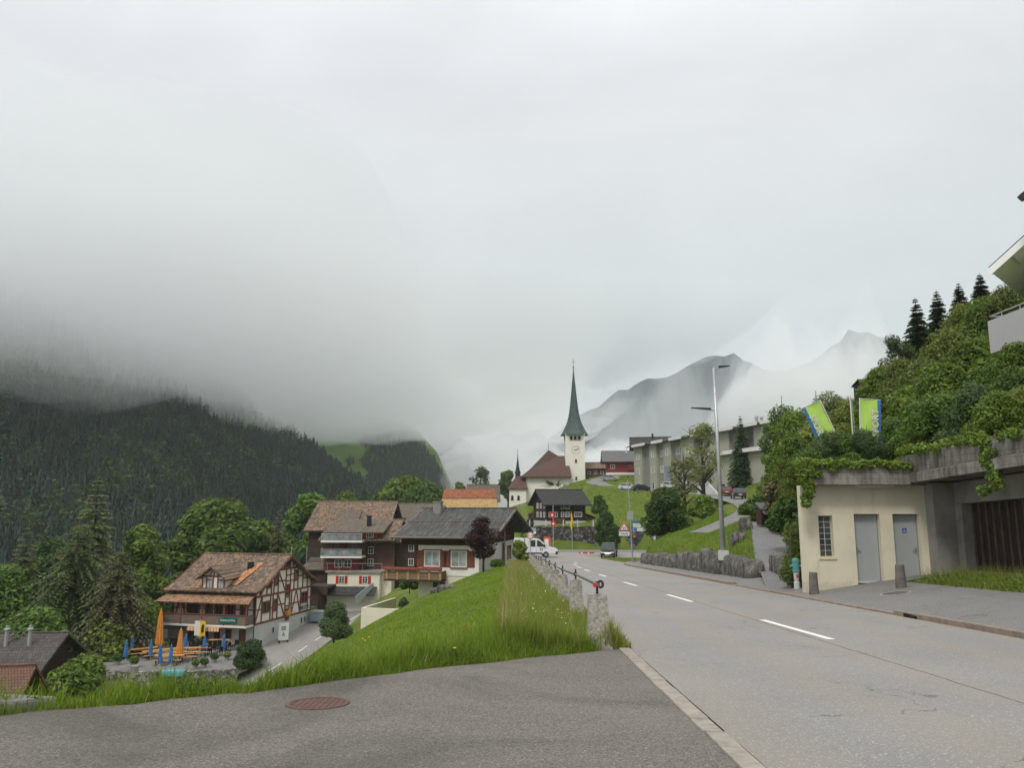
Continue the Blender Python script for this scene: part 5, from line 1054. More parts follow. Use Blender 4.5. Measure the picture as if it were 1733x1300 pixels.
# ------------------------------------------------------------------ plants
M_BARK = pm('bark', (0.075, 0.058, 0.045), 0.4, 3, 0.95, 0.5)
LF_SPRUCE = leaf('spruce_needles', (0.010, 0.022, 0.010), (0.040, 0.070, 0.022), 0.12)
LF_OLIVE = leaf('olive_conifer_needles', (0.020, 0.034, 0.011), (0.110, 0.128, 0.038), 0.18)
LF_BROWN = leaf('brownish_conifer_needles', (0.030, 0.030, 0.014), (0.085, 0.080, 0.034), 0.12)
LF_GREEN = leaf('broadleaf_foliage', (0.022, 0.046, 0.008), (0.130, 0.185, 0.028), 0.34)
LF_DEEP = leaf('deep_green_foliage', (0.013, 0.033, 0.008), (0.078, 0.138, 0.022), 0.3)
LF_YELLOW = leaf('yellow_green_foliage', (0.034, 0.055, 0.012), (0.16, 0.19, 0.036), 0.32)
LF_WISPY = leaf('airy_pale_foliage', (0.06, 0.075, 0.026), (0.16, 0.175, 0.07), 0.4)
LF_PURPLE = leaf('purple_plum_foliage', (0.016, 0.007, 0.009), (0.060, 0.022, 0.026), 0.2)
LF_PINE = leaf('mountain_pine_needles', (0.016, 0.034, 0.012), (0.060, 0.095, 0.030), 0.12)
def quads_from(C, Nn, size, asp, rng):
    n = len(C); t = rng.normal(size=(n, 3)); Nn = Nn / np.linalg.norm(Nn, axis=1)[:, None]
    t -= (t * Nn).sum(1)[:, None] * Nn; t /= np.linalg.norm(t, axis=1)[:, None]; b = np.cross(Nn, t)
    s = size * rng.uniform(0.6, 1.25, n)[:, None]; t = t * s; b = b * s * asp
    V = np.stack([C - t, C + b * 0.9 - t * 0.1, C + t, C - b * 0.9 + t * 0.1], 1).reshape(-1, 3)
    return V, np.arange(n * 4).reshape(n, 4)
def crown_quads(blobs, n, size, rng, asp=0.6, flat=0.5, shell=0.45):
    w = np.array([b[3] ** 2 for b in blobs]); k = rng.choice(len(blobs), n, p=w / w.sum())
    B = np.array(blobs)[k]; d = rng.normal(size=(n, 3)); d /= np.linalg.norm(d, axis=1)[:, None]
    r = 1 - shell * rng.random(n) ** 1.6 + rng.normal(size=n) * 0.05
    C = B[:, :3] + d * (B[:, 3] * r)[:, None] * np.array([1, 1, 0.85]); Nn = d * 0.7 + rng.normal(size=(n, 3)) * 0.55; Nn[:, 2] += flat
    return quads_from(C, Nn, size, asp, rng)
def trunk_mesh(mb, h, r, limbs, rng, lean=0.0, z0=-0.3, reach=0.5, fork=0.3):
    top = Vector((lean, 0, h)); mb.tube([(0, 0, z0), (lean * 0.2, 0, h * 0.3), (lean * 0.6, 0, h * 0.65), top], [r, r * 0.8, r * 0.5, r * 0.12], 7)
    for i in range(limbs):
        z = h * (fork + (0.85 - fork) * (i + 0.5) / limbs); a = rng.uniform(0, 6.28); l = reach * h * rng.uniform(0.3, 0.55)
        p = Vector((lean * z / h, 0, z)); q = p + Vector((math.cos(a) * l * 0.5, math.sin(a) * l * 0.5, l * 0.45)); e_ = q + Vector((math.cos(a) * l * 0.45, math.sin(a) * l * 0.45, l * 0.3))
        k = r * (1 - z / h) * 0.75 + r * 0.1; mb.tube([p, q, e_], [k, k * 0.55, k * 0.15], 5)
def make_broadleaf(name, label, h, cr, base, nleaf, size, mat, seed, group=None, nblob=22, squash=1.0, trunk_r=None, cat='tree', limbs=9, shell=0.45, brad=0.36, lean=0.0, asp=0.6, dome=None):
    dome = (cat in ('bush', 'shrub')) if dome is None else dome
    rng = np.random.default_rng(seed); t = thing(name, label, cat, group=group)
    mb = MB(); trunk_mesh(mb, h * 0.92, trunk_r or h * 0.025, limbs, rng, lean, fork=max(0.12, base / h)); mb.build('trunk', M_BARK, t, smooth=True, fix=False)
    ch = (h - base) / 2; cz_ = base + ch; blobs = []
    if dome: ch = (h - base) * 0.82; cz_ = base + (h - base) * 0.18
    for i in range(nblob):
        d = rng.normal(size=3); d /= np.linalg.norm(d); rr = (0.35 + 0.5 * rng.random())
        if dome: d[2] = abs(d[2]) - 0.12
        s = 1.0 - 0.25 * max(0, d[2])
        br = cr * brad * rng.uniform(0.7, 1.25)
        blobs.append((d[0] * rr * (cr - br * 0.5) * s + lean * 0.6, d[1] * rr * (cr - br * 0.5) * s, cz_ + d[2] * (ch - br * 0.7) * 0.95, br))
    V, Fq = crown_quads(blobs, nleaf, size, rng, asp=asp, shell=shell); V[:, 2] = np.maximum(V[:, 2], base * 0.75)
    np_mesh('crown', V, Fq, mat, t); return t
def make_conifer(name, label, h, r, mat, seed, whorls=26, group=None, droop=0.35, sprays=7, dens=1.0, base=0.06, top_pow=0.9, size=0.32, cat='tree', ragged=0.2):
    rng = np.random.default_rng(seed); t = thing(name, label, cat, group=group)
    mb = MB(); mb.tube([(0, 0, -0.4), (0, 0, h * 0.5), (0, 0, h * 0.985)], [h * 0.017, h * 0.011, 0.012], 7); mb.build('trunk', M_BARK, t, smooth=True, fix=False)
    C = []; D = []; S = []
    for w in range(whorls):
        f = (w + rng.uniform(-0.3, 0.3)) / whorls; f = min(max(f, 0), 1); z = h * (base + (0.985 - base) * f); L_ = r * (1 - f) ** top_pow + 0.025 * r
        nb = int((7 + 6 * (1 - f)) * dens)
        for b_ in range(nb):
            a = rng.uniform(0, 6.283); l = L_ * rng.uniform(1 - ragged * 1.6, 1 + ragged * 0.6); k = sprays if f < 0.8 else max(3, sprays // 2)
            for q in range(k):
                u = (q + 0.7) / k; zz = z + l * (0.12 * u - droop * u * u) + (0.18 * l * u if f > 0.75 else 0)
                C.append((math.cos(a) * l * u, math.sin(a) * l * u, zz)); D.append((math.cos(a), math.sin(a), 0.1 - droop * u)); S.append(max(size * (0.16 + 0.84 * (1 - f) ** 0.75) * (1.25 - 0.55 * u), 0.03 * r))
    C = np.array(C); D = np.array(D); D /= np.linalg.norm(D, axis=1)[:, None]; S = np.array(S)
    V = []; n = len(C); side = np.cross(D, [0, 0, 1.0]); side /= np.linalg.norm(side, axis=1)[:, None] + 1e-9
    for sg in (-1, 1):          # each spray: two drooping blades of needles, left and right of the twig
        out_ = side * sg * 0.75 + D * 0.75; out_[:, 2] -= 0.25 + 0.35 * rng.random(n); j = rng.normal(size=(n, 3)) * 0.12; out_ = out_ + j
        p0 = C - D * S[:, None] * 0.35; p1 = C + D * S[:, None] * 0.75; tip = C + out_ * S[:, None] * 1.25; m_ = C + out_ * S[:, None] * 0.7 - D * S[:, None] * 0.35
        V.append(np.stack([p0, m_, tip, p1], 1))
    V = np.concatenate(V).reshape(-1, 3); np_mesh('crown', V, np.arange(len(V)).reshape(-1, 4), mat, t); return t
def place(t, x, y, z=None, s=1.0, rz=0.0, sz=None):
    t.location = (x, y, h1(x, y) if z is None else z); t.scale = (s, s, sz or s); t.rotation_euler = (0, 0, rz); return t
def dup_tree(t, label, x, y, z=None, s=1.0, rz=None, sz=None, group=None):
    c = copy_tree(t); c['label'] = label
    if group: c['group'] = group
    return place(c, x, y, z, s, random.uniform(0, 6.28) if rz is None else rz, sz)
def at_px(u, v_base, Y): p = P(u, v_base, Y); return p.x, p.y, p.z
def tree_h(v0, v1, Y): return P(866, v0, Y).z - P(866, v1, Y).z

# left-hand trees below the road
G1 = 'trees in the hollow on the left'
def stand(t, u, Y, vtop, h, **kw):   # put a tree of height h so that its tip shows at row vtop
    p = P(u, vtop, Y); return place(t, p.x, Y, p.z - h * kw.get('s', 1.0), kw.get('s', 1.0), random.uniform(0, 6.28))
stand(make_conifer('spruce', 'tallest spruce at left, dark green with a pointed leading shoot', 24, 6.2, LF_OLIVE, 1, 40, G1, 0.32, 10, 1.8, size=0.85), 168, 92, 800, 24)
stand(make_conifer('drooping_conifer', 'broad pale olive conifer with soft drooping branches in front of the tallest spruce', 17, 6.3, LF_OLIVE, 2, 36, G1, 0.62, 10, 2.0, size=0.7, top_pow=0.55, ragged=0.3), 135, 82, 878, 17)
stand(make_conifer('conifer', 'dark olive pointed conifer at the far left edge', 17, 4.6, LF_OLIVE, 3, 34, G1, 0.4, 9, 1.8, size=0.62), 48, 92, 884, 17)
stand(make_conifer('drooping_conifer', 'brownish drooping conifer left of the inn roof', 15.5, 5.8, LF_BROWN, 4, 34, G1, 0.55, 10, 2.0, size=0.65, top_pow=0.6, ragged=0.3), 205, 80, 925, 15.5)
stand(make_broadleaf('broadleaf_tree', 'bright green broadleaf tree between the tallest spruce and the inn roof', 15, 4.4, 2.0, 9000, 0.34, LF_GREEN, 5, G1), 246, 97, 886, 15)
stand(make_broadleaf('broadleaf_tree', 'very large round broadleaf tree rising behind the inn roof', 17, 8.0, 2.0, 15000, 0.42, LF_GREEN, 6, G1, nblob=34), 376, 112, 840, 17)
stand(make_broadleaf('broadleaf_tree', 'broad leafy tree directly left of the barn roof', 16.5, 5.6, 2, 11000, 0.40, LF_DEEP, 7, G1, nblob=28), 522, 124, 832, 16.5)
stand(make_conifer('conifer', 'rusty brown conifer between two broadleaf trees behind the inn', 13.5, 3.4, LF_BROWN, 8, 24, G1, 0.42, 7, 1.3, size=0.5), 474, 112, 856, 13.5)
stand(make_broadleaf('broadleaf_tree', 'low bright tree filling the gap behind the inn chimney', 12, 4.4, 1.5, 8000, 0.36, LF_GREEN, 9, G1), 438, 116, 878, 12)
stand(make_broadleaf('broadleaf_tree', 'dim broadleaf tree at the left behind the olive conifer', 14, 5.0, 1.5, 8000, 0.36, LF_DEEP, 10, G1), 95, 108, 905, 14)
stand(make_broadleaf('broadleaf_tree', 'yellowish broadleaf tree left of the large round tree behind the inn', 13, 5.0, 1.5, 8000, 0.36, LF_GREEN, 11, G1), 305, 108, 905, 13)
stand(make_broadleaf('rhododendron', 'large dark rounded shrub above the dark tiled roof at left', 6.2, 4.6, 0.4, 9000, 0.26, LF_DEEP, 12, G1, nblob=26, cat='shrub'), 62, 68, 1015, 6.2)
for i, (u, Y, v, h, r, lab) in enumerate(((10, 84, 930, 12, 4.6, 'dark leafy tree cut by the left photo edge'), (245, 84, 1000, 8, 3.6, 'green bush mass left of the inn balcony'), (190, 78, 1040, 6, 3.4, 'low yellowish bush between beer garden and tall conifers'), (235, 88, 1040, 6.5, 3.2, 'dark bush beside the stone wall left of the inn wall'), (150, 66, 1098, 4.2, 2.4, 'leafy bush at the right gable of the dark tiled house'), (118, 60, 1118, 3.0, 1.8, 'small light bush below the dark tiled house'), (115, 86, 1000, 9, 4, 'shadowy bush behind the dark tiled house'))):
    stand(make_broadleaf('bush', lab, h, r, 0.3, int(2500 + r * 1300), 0.27, (LF_DEEP, LF_GREEN, LF_YELLOW, LF_DEEP, LF_GREEN, LF_GREEN, LF_DEEP)[i], 20 + i, 'bushes in the hollow on the left', nblob=18, cat='bush', brad=0.42), u, Y, v, h)
# trees between the roofs
G2 = 'trees behind the village roofs'
stand(make_broadleaf('broadleaf_tree', 'left one of the two big round green trees behind the village roofs', 15, 7.0, 2, 11000, 0.5, LF_GREEN, 30, G2, nblob=30), 682, 185, 800, 15)
stand(make_broadleaf('broadleaf_tree', 'right one of the two big round green trees behind the village roofs', 14, 6.2, 2, 10000, 0.5, LF_DEEP, 31, G2, nblob=28), 722, 180, 812, 14)
stand(make_conifer('spruce', 'small dark spruce behind the big barn roof', 9, 2.6, LF_SPRUCE, 32, 20, G2, 0.35, 6, 1.2, size=0.5), 617, 175, 812, 9)
stand(make_conifer('spruce', 'shorter spruce right of the small dark spruce behind the barn roof', 8, 2.4, LF_OLIVE, 33, 18, G2, 0.35, 6, 1.2, size=0.5), 638, 178, 820, 8)
stand(make_broadleaf('broadleaf_tree', 'low green tree at the left end of the barn roof ridge', 9, 4.5, 1, 6000, 0.42, LF_GREEN, 34, G2), 585, 165, 832, 9)
stand(make_broadleaf('bare_tree', 'thin half bare tree with open crown left of the church', 9.5, 3.6, 2.2, 1300, 0.36, LF_OLIVE, 35, G2, nblob=22, limbs=16, shell=0.9), 814, 215, 788, 9.5)
stand(make_broadleaf('broadleaf_tree', 'fresh green tree directly left of the church chapel', 12, 3.8, 2, 6000, 0.4, LF_GREEN, 36, G2), 860, 236, 794, 12)
stand(make_broadleaf('broadleaf_tree', 'small dull tree left of the thin half bare tree', 6, 2.2, 1, 2500, 0.4, LF_OLIVE, 37, G2), 778, 215, 815, 6)
for i, (u, Y, v, h, r, m_, lab) in enumerate(((862, 150, 868, 5, 2.6, LF_DEEP, 'bush under the church wall left of the dark farmhouse'), (884, 140, 880, 5.5, 2.6, LF_GREEN, 'bright bush behind the chalet gable'), (845, 160, 862, 4.5, 2.4, LF_OLIVE, 'dull bush right of the grey barn roof'), (893, 122, 893, 4, 2.0, LF_GREEN, 'low bush beside the dark farmhouse plinth'), (905, 148, 862, 4, 1.8, LF_BROWN, 'reddish shrub below the chapel'))):
    stand(make_broadleaf('bush', lab, h, r, 0.3, 3500, 0.3, m_, 50 + i, 'bushes below the church', nblob=14, cat='bush'), u, Y, v, h)
# shrubs near the lower road and the meadow
def shrub(lab, u, v0, v1, Y, r, m_, seed, n=5000, size=0.17, name='shrub', conifer=False):
    p0 = P(u, v0, Y); p1 = P(u, v1, Y); h = p0.z - p1.z
    t = make_broadleaf(name, lab, h, r, 0.1, n, size, m_, seed, 'shrubs beside the meadow', nblob=30 if conifer else 16, cat='shrub', brad=0.3 if conifer else 0.42, limbs=6, asp=0.3 if conifer else 0.6); t.location = p1; return t
shrub('dark mountain pine shrub in front of the inn corner', 421, 1076, 1132, 48, 1.3, LF_PINE, 60, 16000, 0.09, 'pine_shrub', True)
shrub('large mountain pine shrub on the bank between inn and cream garage storey', 565, 1010, 1082, 62, 1.65, LF_PINE, 61, 20000, 0.1, 'pine_shrub', True)
shrub('round leafy bush under the chalet balcony', 693, 968, 1000, 74, 1.0, LF_DEEP, 62, 4000, 0.15)
shrub('tiny dark dwarf pine beside the pale parking wall', 683, 1008, 1032, 60, 0.5, LF_PINE, 63, 2200, 0.1, 'pine_shrub', True)
shrub('low clipped bush at the chalet gable wall', 841, 946, 962, 66, 0.75, LF_DEEP, 64, 2500, 0.1)
shrub('white flowering bush beside the no entry sign', 880, 908, 950, 70, 0.95, LF_YELLOW, 65, 3500, 0.13)
plum = make_broadleaf('plum_tree', 'dark purple leaved plum tree in front of the chalet', 4.5, 1.6, 1.0, 4200, 0.11, LF_PURPLE, 66, None, nblob=26, limbs=14, trunk_r=0.09); plum.location = P(818, 970, 60); plum.scale = (1.0, 1.0, 0.96)
# right side: round trees by the wall, wispy tree, spruce
rt = make_broadleaf('round_tree', 'densely leaved globe shaped tree standing on the grass knoll', 5.6, 2.75, 0.25, 16000, 0.17, LF_DEEP, 70, None, nblob=46, brad=0.34, shell=0.35, dome=True); p = P(1128, 912, 76); rt.location = p
t = make_broadleaf('round_tree', 'smaller dark round tree in front of the stone retaining wall', 5.3, 2.0, 0.2, 10000, 0.19, LF_DEEP, 71, None, nblob=34, brad=0.36, shell=0.35, dome=True); t.location = P(1026, 926, 104)
t = make_broadleaf('bush', 'small green bush up the slope behind the smaller round tree', 3.4, 1.5, 0.2, 4000, 0.22, LF_DEEP, 72, None, cat='bush'); t.location = P(1015, 872, 120)
t = make_broadleaf('wispy_tree', 'tall airy tree with pale thin foliage in front of the apartment block', 11.2, 3.1, 2.2, 2600, 0.17, LF_WISPY, 73, None, nblob=34, limbs=18, shell=0.9, brad=0.3); t.location = P(1192, 868, 92)
t = make_broadleaf('wispy_tree', 'thin leafy tree left of the tall airy tree by the flats', 8.4, 2.2, 1.5, 1700, 0.17, LF_WISPY, 74, None, nblob=24, limbs=14, shell=0.9, brad=0.3); t.location = P(1160, 880, 88)
sp_ = make_conifer('spruce', 'slender dark spruce standing in front of the apartment block', 13.0, 2.75, LF_SPRUCE, 75, 40, None, 0.42, 9, 1.8, size=0.58, base=0.02); p = P(1252, 700, 128); sp_.location = (p.x, p.y, p.z - 13.0)
for i, (u, v, Y, h, r, m_, lab) in enumerate(((1188, 880, 84, 3.0, 2.0, LF_GREEN, 'bush at the foot of the tall airy tree'), (1160, 905, 80, 2.2, 1.6, LF_YELLOW, 'yellowish bush right beside the globe shaped tree'))):
    t = make_broadleaf('bush', lab, h, r, 0.2, 3500, 0.2, m_, 80 + i, None, cat='bush'); t.location = P(u, v + (0 if i < 2 else 25), Y); 
# right slope: shrubs and small trees climbing to the house, one by one
G3 = 'shrubs covering the right slope'
kinds = [make_broadleaf('hillside_shrub', 'x', 4.0, 2.2, 0.1, 12000, 0.1, LF_GREEN, 90, G3, nblob=22, cat='shrub', brad=0.38), make_broadleaf('hillside_shrub', 'x', 4.4, 2.0, 0.1, 11000, 0.085, LF_YELLOW, 91, G3, nblob=24, cat='shrub', brad=0.36),
         make_broadleaf('hillside_shrub', 'x', 3.6, 2.3, 0.1, 12500, 0.1, LF_DEEP, 92, G3, nblob=22, cat='shrub', brad=0.4), make_broadleaf('hillside_shrub', 'x', 4.2, 1.9, 0.1, 14000, 0.1, LF_PINE, 93, G3, nblob=26, cat='shrub', brad=0.34, asp=0.25)]
used = [0] * 4
def hs(k, lab, u, vtop, Y, s=1.0, sz=None):
    t = kinds[k] if not used[k] else copy_tree(kinds[k]); used[k] = 1; t['label'] = lab
    h = (4.0, 4.4, 3.6, 4.2)[k] * (sz or s); p = P(u, vtop, Y); place(t, p.x, Y, p.z - h, s, random.uniform(0, 6.28), sz)
for a in ((0, 'leafy shrub left of the blue edged banner on the planter', 1345, 730, 31, 0.55), (2, 'dark low shrub on the planter between the two groups of banners', 1425, 722, 30, 0.5), (3, 'dwarf pine hanging over the wash house planter edge', 1394, 716, 28.8, 0.5), (3, 'dwarf pine below the right banner', 1466, 712, 28.8, 0.52), (0, 'bright shrub at the right end of the wash house planter', 1500, 742, 28.5, 0.42),
          (2, 'dark shrub spilling over the left corner of the planter', 1362, 752, 28, 0.4), (0, 'green shrub in the middle of the planter edge', 1440, 760, 27.6, 0.32), (1, 'yellow green tuft at the left planter corner', 1345, 772, 28, 0.34),
          (2, 'big dark shrub above the gallery parapet, left part', 1580, 650, 27, 0.72), (3, 'dark juniper above the gallery parapet, middle part', 1640, 628, 25, 0.75), (0, 'green shrub above the gallery parapet trailing down the concrete', 1690, 650, 22, 0.5), (1, 'yellowish grassy shrub at the right photo edge above the parapet', 1725, 640, 22, 0.5),
          (2, 'dense shrub under the blank balcony', 1690, 590, 30, 0.8), (0, 'light shrub left of the blank balcony', 1640, 560, 36, 0.9), (1, 'yellow green tree shrub beside the row of spruces', 1600, 540, 46, 1.2), (1, 'tall yellow green shrub below the leftmost skyline spruce', 1560, 590, 44, 1.2), (0, 'green shrub halfway up the slope behind the banners', 1540, 640, 40, 1.1), (1, 'pale shrub above the right banner', 1500, 640, 42, 1.0),
          (2, 'dark leafy shrub right of the right banner', 1535, 685, 34, 0.8), (0, 'leafy shrub under the tiny cottage', 1470, 668, 50, 1.0), (1, 'yellow green shrub left of the tiny cottage', 1435, 662, 60, 1.1), (0, 'tall shrub on the skyline right of the tiny cottage', 1490, 610, 58, 1.1), (1, 'slender skyline shrub below the dark pine', 1520, 592, 56, 1.1), (1, 'light shrub beneath the white eaves', 1700, 468, 44, 1.0), (0, 'shrub on the skyline left of the white eaves', 1668, 490, 50, 1.1), (1, 'pale green shrub left of the balcony on the slope', 1625, 500, 55, 1.2), (0, 'green shrub in the hollow above the dwarf pines', 1590, 600, 34, 0.9), (2, 'dark shrub over the middle of the gallery', 1610, 690, 27, 0.55), (1, 'bright shrub over the left end of the gallery', 1550, 716, 27.2, 0.5),
          (0, 'shrub right under the balcony floor at the right edge', 1720, 570, 29, 0.6), (2, 'dark shrub at the right edge under the balcony', 1728, 610, 26, 0.6)):
    hs(*a)
# bigger broadleaf mass left of the banners
for i, (u, v, Y, h, r, m_, lab) in enumerate(((1332, 678, 62, 8.5, 2.4, LF_DEEP, 'large dark leafy tree left of the banners'), (1350, 690, 52, 7.0, 2.6, LF_GREEN, 'leafy tree close behind the left banner'), (1308, 712, 72, 8.0, 1.6, LF_DEEP, 'dark tree beside the slender spruce'), (1312, 772, 62, 4.5, 1.4, LF_GREEN, 'bush above the parked cars'), (1330, 775, 46, 4.5, 2.0, LF_BROWN, 'brownish shrub right of the notice shed'), (1312, 800, 52, 3.6, 1.9, LF_GREEN, 'green shrub above the notice shed'), (1345, 800, 38, 3.2, 1.3, LF_DEEP, 'dark shrub behind the clipped hedge'), (1405, 662, 66, 7, 2.6, LF_OLIVE, 'thin pointed tree top right of the left banner'), (1378, 700, 44, 4.5, 1.8, LF_YELLOW, 'yellowish shrub behind the left banner foot'), (1285, 838, 50, 1.6, 1.3, LF_GREEN, 'low shrub left of the notice shed'), (1325, 845, 44, 1.8, 1.2, LF_DEEP, 'low dark shrub right below the notice shed'), (1312, 812, 88, 2.8, 2.0, LF_YELLOW, 'grassy bush behind the parked cars'))):
    t = make_broadleaf('slope_tree' if h > 5 else 'slope_shrub', lab, h, r, 0.4, int(7000 + 3000 * r), 0.13, m_, 110 + i, 'trees and shrubs behind the footpath', nblob=24, cat='tree' if h > 5 else 'shrub', brad=0.4); p = P(u, v, Y); t.location = (p.x, Y, p.z - h)
G4 = 'spruces on the right skyline'
for i, (u, v, Y, h, r, lab) in enumerate(((1548, 500, 62, 7.5, 1.9, 'leftmost and lowest of the skyline spruces on the right slope'), (1584, 488, 66, 7.0, 1.8, 'second skyline spruce from the left on the right slope'), (1621, 476, 68, 6.5, 1.8, 'third skyline spruce, small, on the right slope'), (1657, 460, 62, 6.0, 1.7, 'highest skyline spruce nearest the white eaves'))):
    t = make_conifer('spruce', lab, h, r, LF_SPRUCE, 130 + i, 30, G4, 0.3, 8, 1.7, size=0.44); p = P(u, v, Y); t.location = (p.x, Y, p.z - h)
t = make_broadleaf('dark_pine', 'small dark pine leaning out at the left end of the skyline spruces', 4.6, 1.5, 0.8, 4500, 0.15, LF_PINE, 140, G4, nblob=16, cat='tree', asp=0.3); p = P(1518, 562, 58); t.location = (p.x, 58, p.z - 4.6)
# hedge, creeper on the wash house
hd = make_broadleaf('hedge', 'clipped yellow green hedge between footpath and wash house', 2.3, 0.75, 0.0, 100, 0.1, LF_YELLOW, 150, cat='hedge', limbs=2); 
rng = np.random.default_rng(151); bl = []
for k in range(46): u_ = rng.random(); bl.append((u_ * 2.5 + rng.normal() * 0.12, u_ * 4.6 + rng.normal() * 0.12, 0.35 + rng.random() * 1.55, 0.42))
V, Fq = crown_quads(bl, 12000, 0.06, rng, shell=0.3)
hc = [c for c in hd.children if c.name.startswith('crown')][0]; old = hc.data; me_o = np_mesh('crown', V, Fq, LF_YELLOW); hc.data = me_o.data; bpy.data.objects.remove(me_o); hd.location = (9.95, 28.0, -1.2)
cre = bpy.data.meshes
rng = np.random.default_rng(152); bl = [(0.0 + rng.normal() * 0.12, -0.6 - rng.random() * 0.1, 3.9 - k * 0.16, 0.22 * (1 - k * 0.05) + 0.05) for k in range(9)] + [(0.35 + rng.normal() * 0.25, -0.55, 3.95 - rng.random() * 0.5, 0.2) for k in range(8)] + [(x, -0.55, 3.95 - rng.random() * 0.16, 0.18) for x in np.arange(0.2, 3.6, 0.22)]
V, Fq = crown_quads(bl, 5200, 0.065, rng); cr_ = np_mesh('creeper', V, Fq, LF_GREEN, loc=(9.66, 26, -0.9)); tag(cr_, 'leafy creeper hanging from the planter corner of the cream wash house', 'creeper')
rng = np.random.default_rng(153); bl = [(13.12 + rng.normal() * 0.06, 21.2 + rng.normal() * 0.15, 3.35 - k * 0.13, 0.2) for k in range(11)] + [(13.1, y + rng.normal() * 0.2, 3.35 + rng.random() * 0.2, 0.18) for y in np.arange(12, 26, 0.35)]
V, Fq = crown_quads(bl, 5200, 0.06, rng); cr_ = np_mesh('creeper', V, Fq, LF_GREEN); tag(cr_, 'trailing green creeper hanging down the stained gallery parapet', 'creeper')
# ground cover on the right slope (one mass, nobody could count it)
rng = np.random.default_rng(160); X = rng.uniform(13.5, 60, 60000); Y = rng.uniform(24, 100, 60000); k = (X > 13.6 + np.maximum(0, Y - 29) * 0.30) & ((X > 17) | (Y > 32)) & (X < 70) & ~((X > 22.5) & (X < 36) & (Y < 38)); X = X[k]; Y = Y[k]
dm_, _ = polyline_blend(X, Y, DRIVE, 2.2, 1.2); dp_, _ = polyline_blend(X, Y, PATHW, 1.0, 0.8); k = (dm_ < 0.1) & (dp_ < 0.1); X = X[k]; Y = Y[k]; Z = H(X, Y) + rng.uniform(0.0, 0.9, len(X))
V, Fq = quads_from(np.stack([X, Y, Z], 1), rng.normal(size=(len(X), 3)) * 0.6 + [0, -0.2, 0.7], 0.22, 0.55, rng); tag(np_mesh('undergrowth', V, Fq, LF_GREEN), kind='stuff')
# planter soil line
rng = np.random.default_rng(161); n_ = 9000; X = rng.uniform(13.3, 16.5, n_); Y = rng.uniform(8, 26, n_); Z = -SLOPE * (Y - 26) + 2.6 + rng.uniform(0, 0.5, n_) + (X - 13.3) * 0.25
V, Fq = quads_from(np.stack([X, Y, Z], 1), rng.normal(size=(n_, 3)) * 0.6 + [0, 0, 0.7], 0.11, 0.5, rng); tag(np_mesh('planter_ground_cover', V, Fq, LF_DEEP), kind='stuff')

# ------------------------------------------------------------------ the forest of the left valley side, a mass of firs and beeches
def fir_template(rng, tiers=6, n=7):
    V = []; Fq = []
    for t_ in range(tiers):
        z = 0.12 + 0.80 * t_ / tiers; r = 0.23 * (1 - t_ / tiers) ** 0.85 + 0.010
        for j in range(n):
            a = 2 * math.pi * (j + rng.uniform(-0.3, 0.3)) / n; w = 0.42 * rng.uniform(0.7, 1.2); rr = r * rng.uniform(0.7, 1.2); k = len(V)
            V += [(0, 0, z + 0.16), (rr * 0.7 * math.cos(a - w), rr * 0.7 * math.sin(a - w), z + 0.03), (rr * math.cos(a), rr * math.sin(a), z - 0.035), (rr * 0.7 * math.cos(a + w), rr * 0.7 * math.sin(a + w), z + 0.03)]; Fq.append((k, k + 1, k + 2, k + 3))
    return np.array(V), np.array(Fq)
def beech_template(rng, n=70):
    bl = [(rng.normal() * 0.12, rng.normal() * 0.12, 0.55 + rng.normal() * 0.15, 0.22) for _ in range(7)]
    return crown_quads(bl, n, 0.085, rng, 0.7)
def forest(name, X, Y, Z, hts, mats, beech, seed, lean=0):
    rng = np.random.default_rng(seed); T = [fir_template(rng) for _ in range(4)] + [beech_template(rng) for _ in range(3)]; VV = []; FF = []; MI = []; off = 0
    for i in range(len(X)):
        b_ = rng.random() < beech[i]; v, f = T[rng.integers(4, 7)] if b_ else T[rng.integers(0, 4)]
        a = rng.uniform(0, 6.28); c, s = math.cos(a), math.sin(a); h = hts[i] * (0.8 if b_ else 1.0); w = h * (rng.uniform(0.9, 1.2) if not b_ else 1.0)
        VV.append(np.stack([(v[:, 0] * c - v[:, 1] * s) * w + X[i], (v[:, 0] * s + v[:, 1] * c) * w + Y[i], v[:, 2] * h + Z[i]], 1)); FF.append(f + off); off += len(v); MI.append(np.full(len(f), (1 if b_ else 0)))
    return tag(np_mesh(name, np.concatenate(VV), np.concatenate(FF), mats, midx=np.concatenate(MI)), kind='stuff')
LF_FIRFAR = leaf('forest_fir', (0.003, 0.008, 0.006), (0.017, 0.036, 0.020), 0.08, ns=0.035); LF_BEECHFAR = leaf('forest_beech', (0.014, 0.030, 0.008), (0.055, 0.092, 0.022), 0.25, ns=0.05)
rng = np.random.default_rng(200); n_ = 27000; X = rng.uniform(-430, -56, n_); Y = rng.uniform(165, 556, n_); Z = hill_left(X, Y); k = (Z < 105) & (Z > -21.5) & (-X / Y < 0.95) & ((Y < 430) | (X > -260)); X, Y, Z = X[k], Y[k], Z[k]
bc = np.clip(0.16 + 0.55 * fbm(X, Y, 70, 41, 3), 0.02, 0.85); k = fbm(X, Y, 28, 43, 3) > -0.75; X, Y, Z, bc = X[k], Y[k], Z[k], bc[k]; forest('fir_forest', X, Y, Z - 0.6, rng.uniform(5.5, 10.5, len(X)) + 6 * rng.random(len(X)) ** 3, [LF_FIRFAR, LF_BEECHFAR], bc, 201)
tr_ = MB(); q = np.random.default_rng(207)
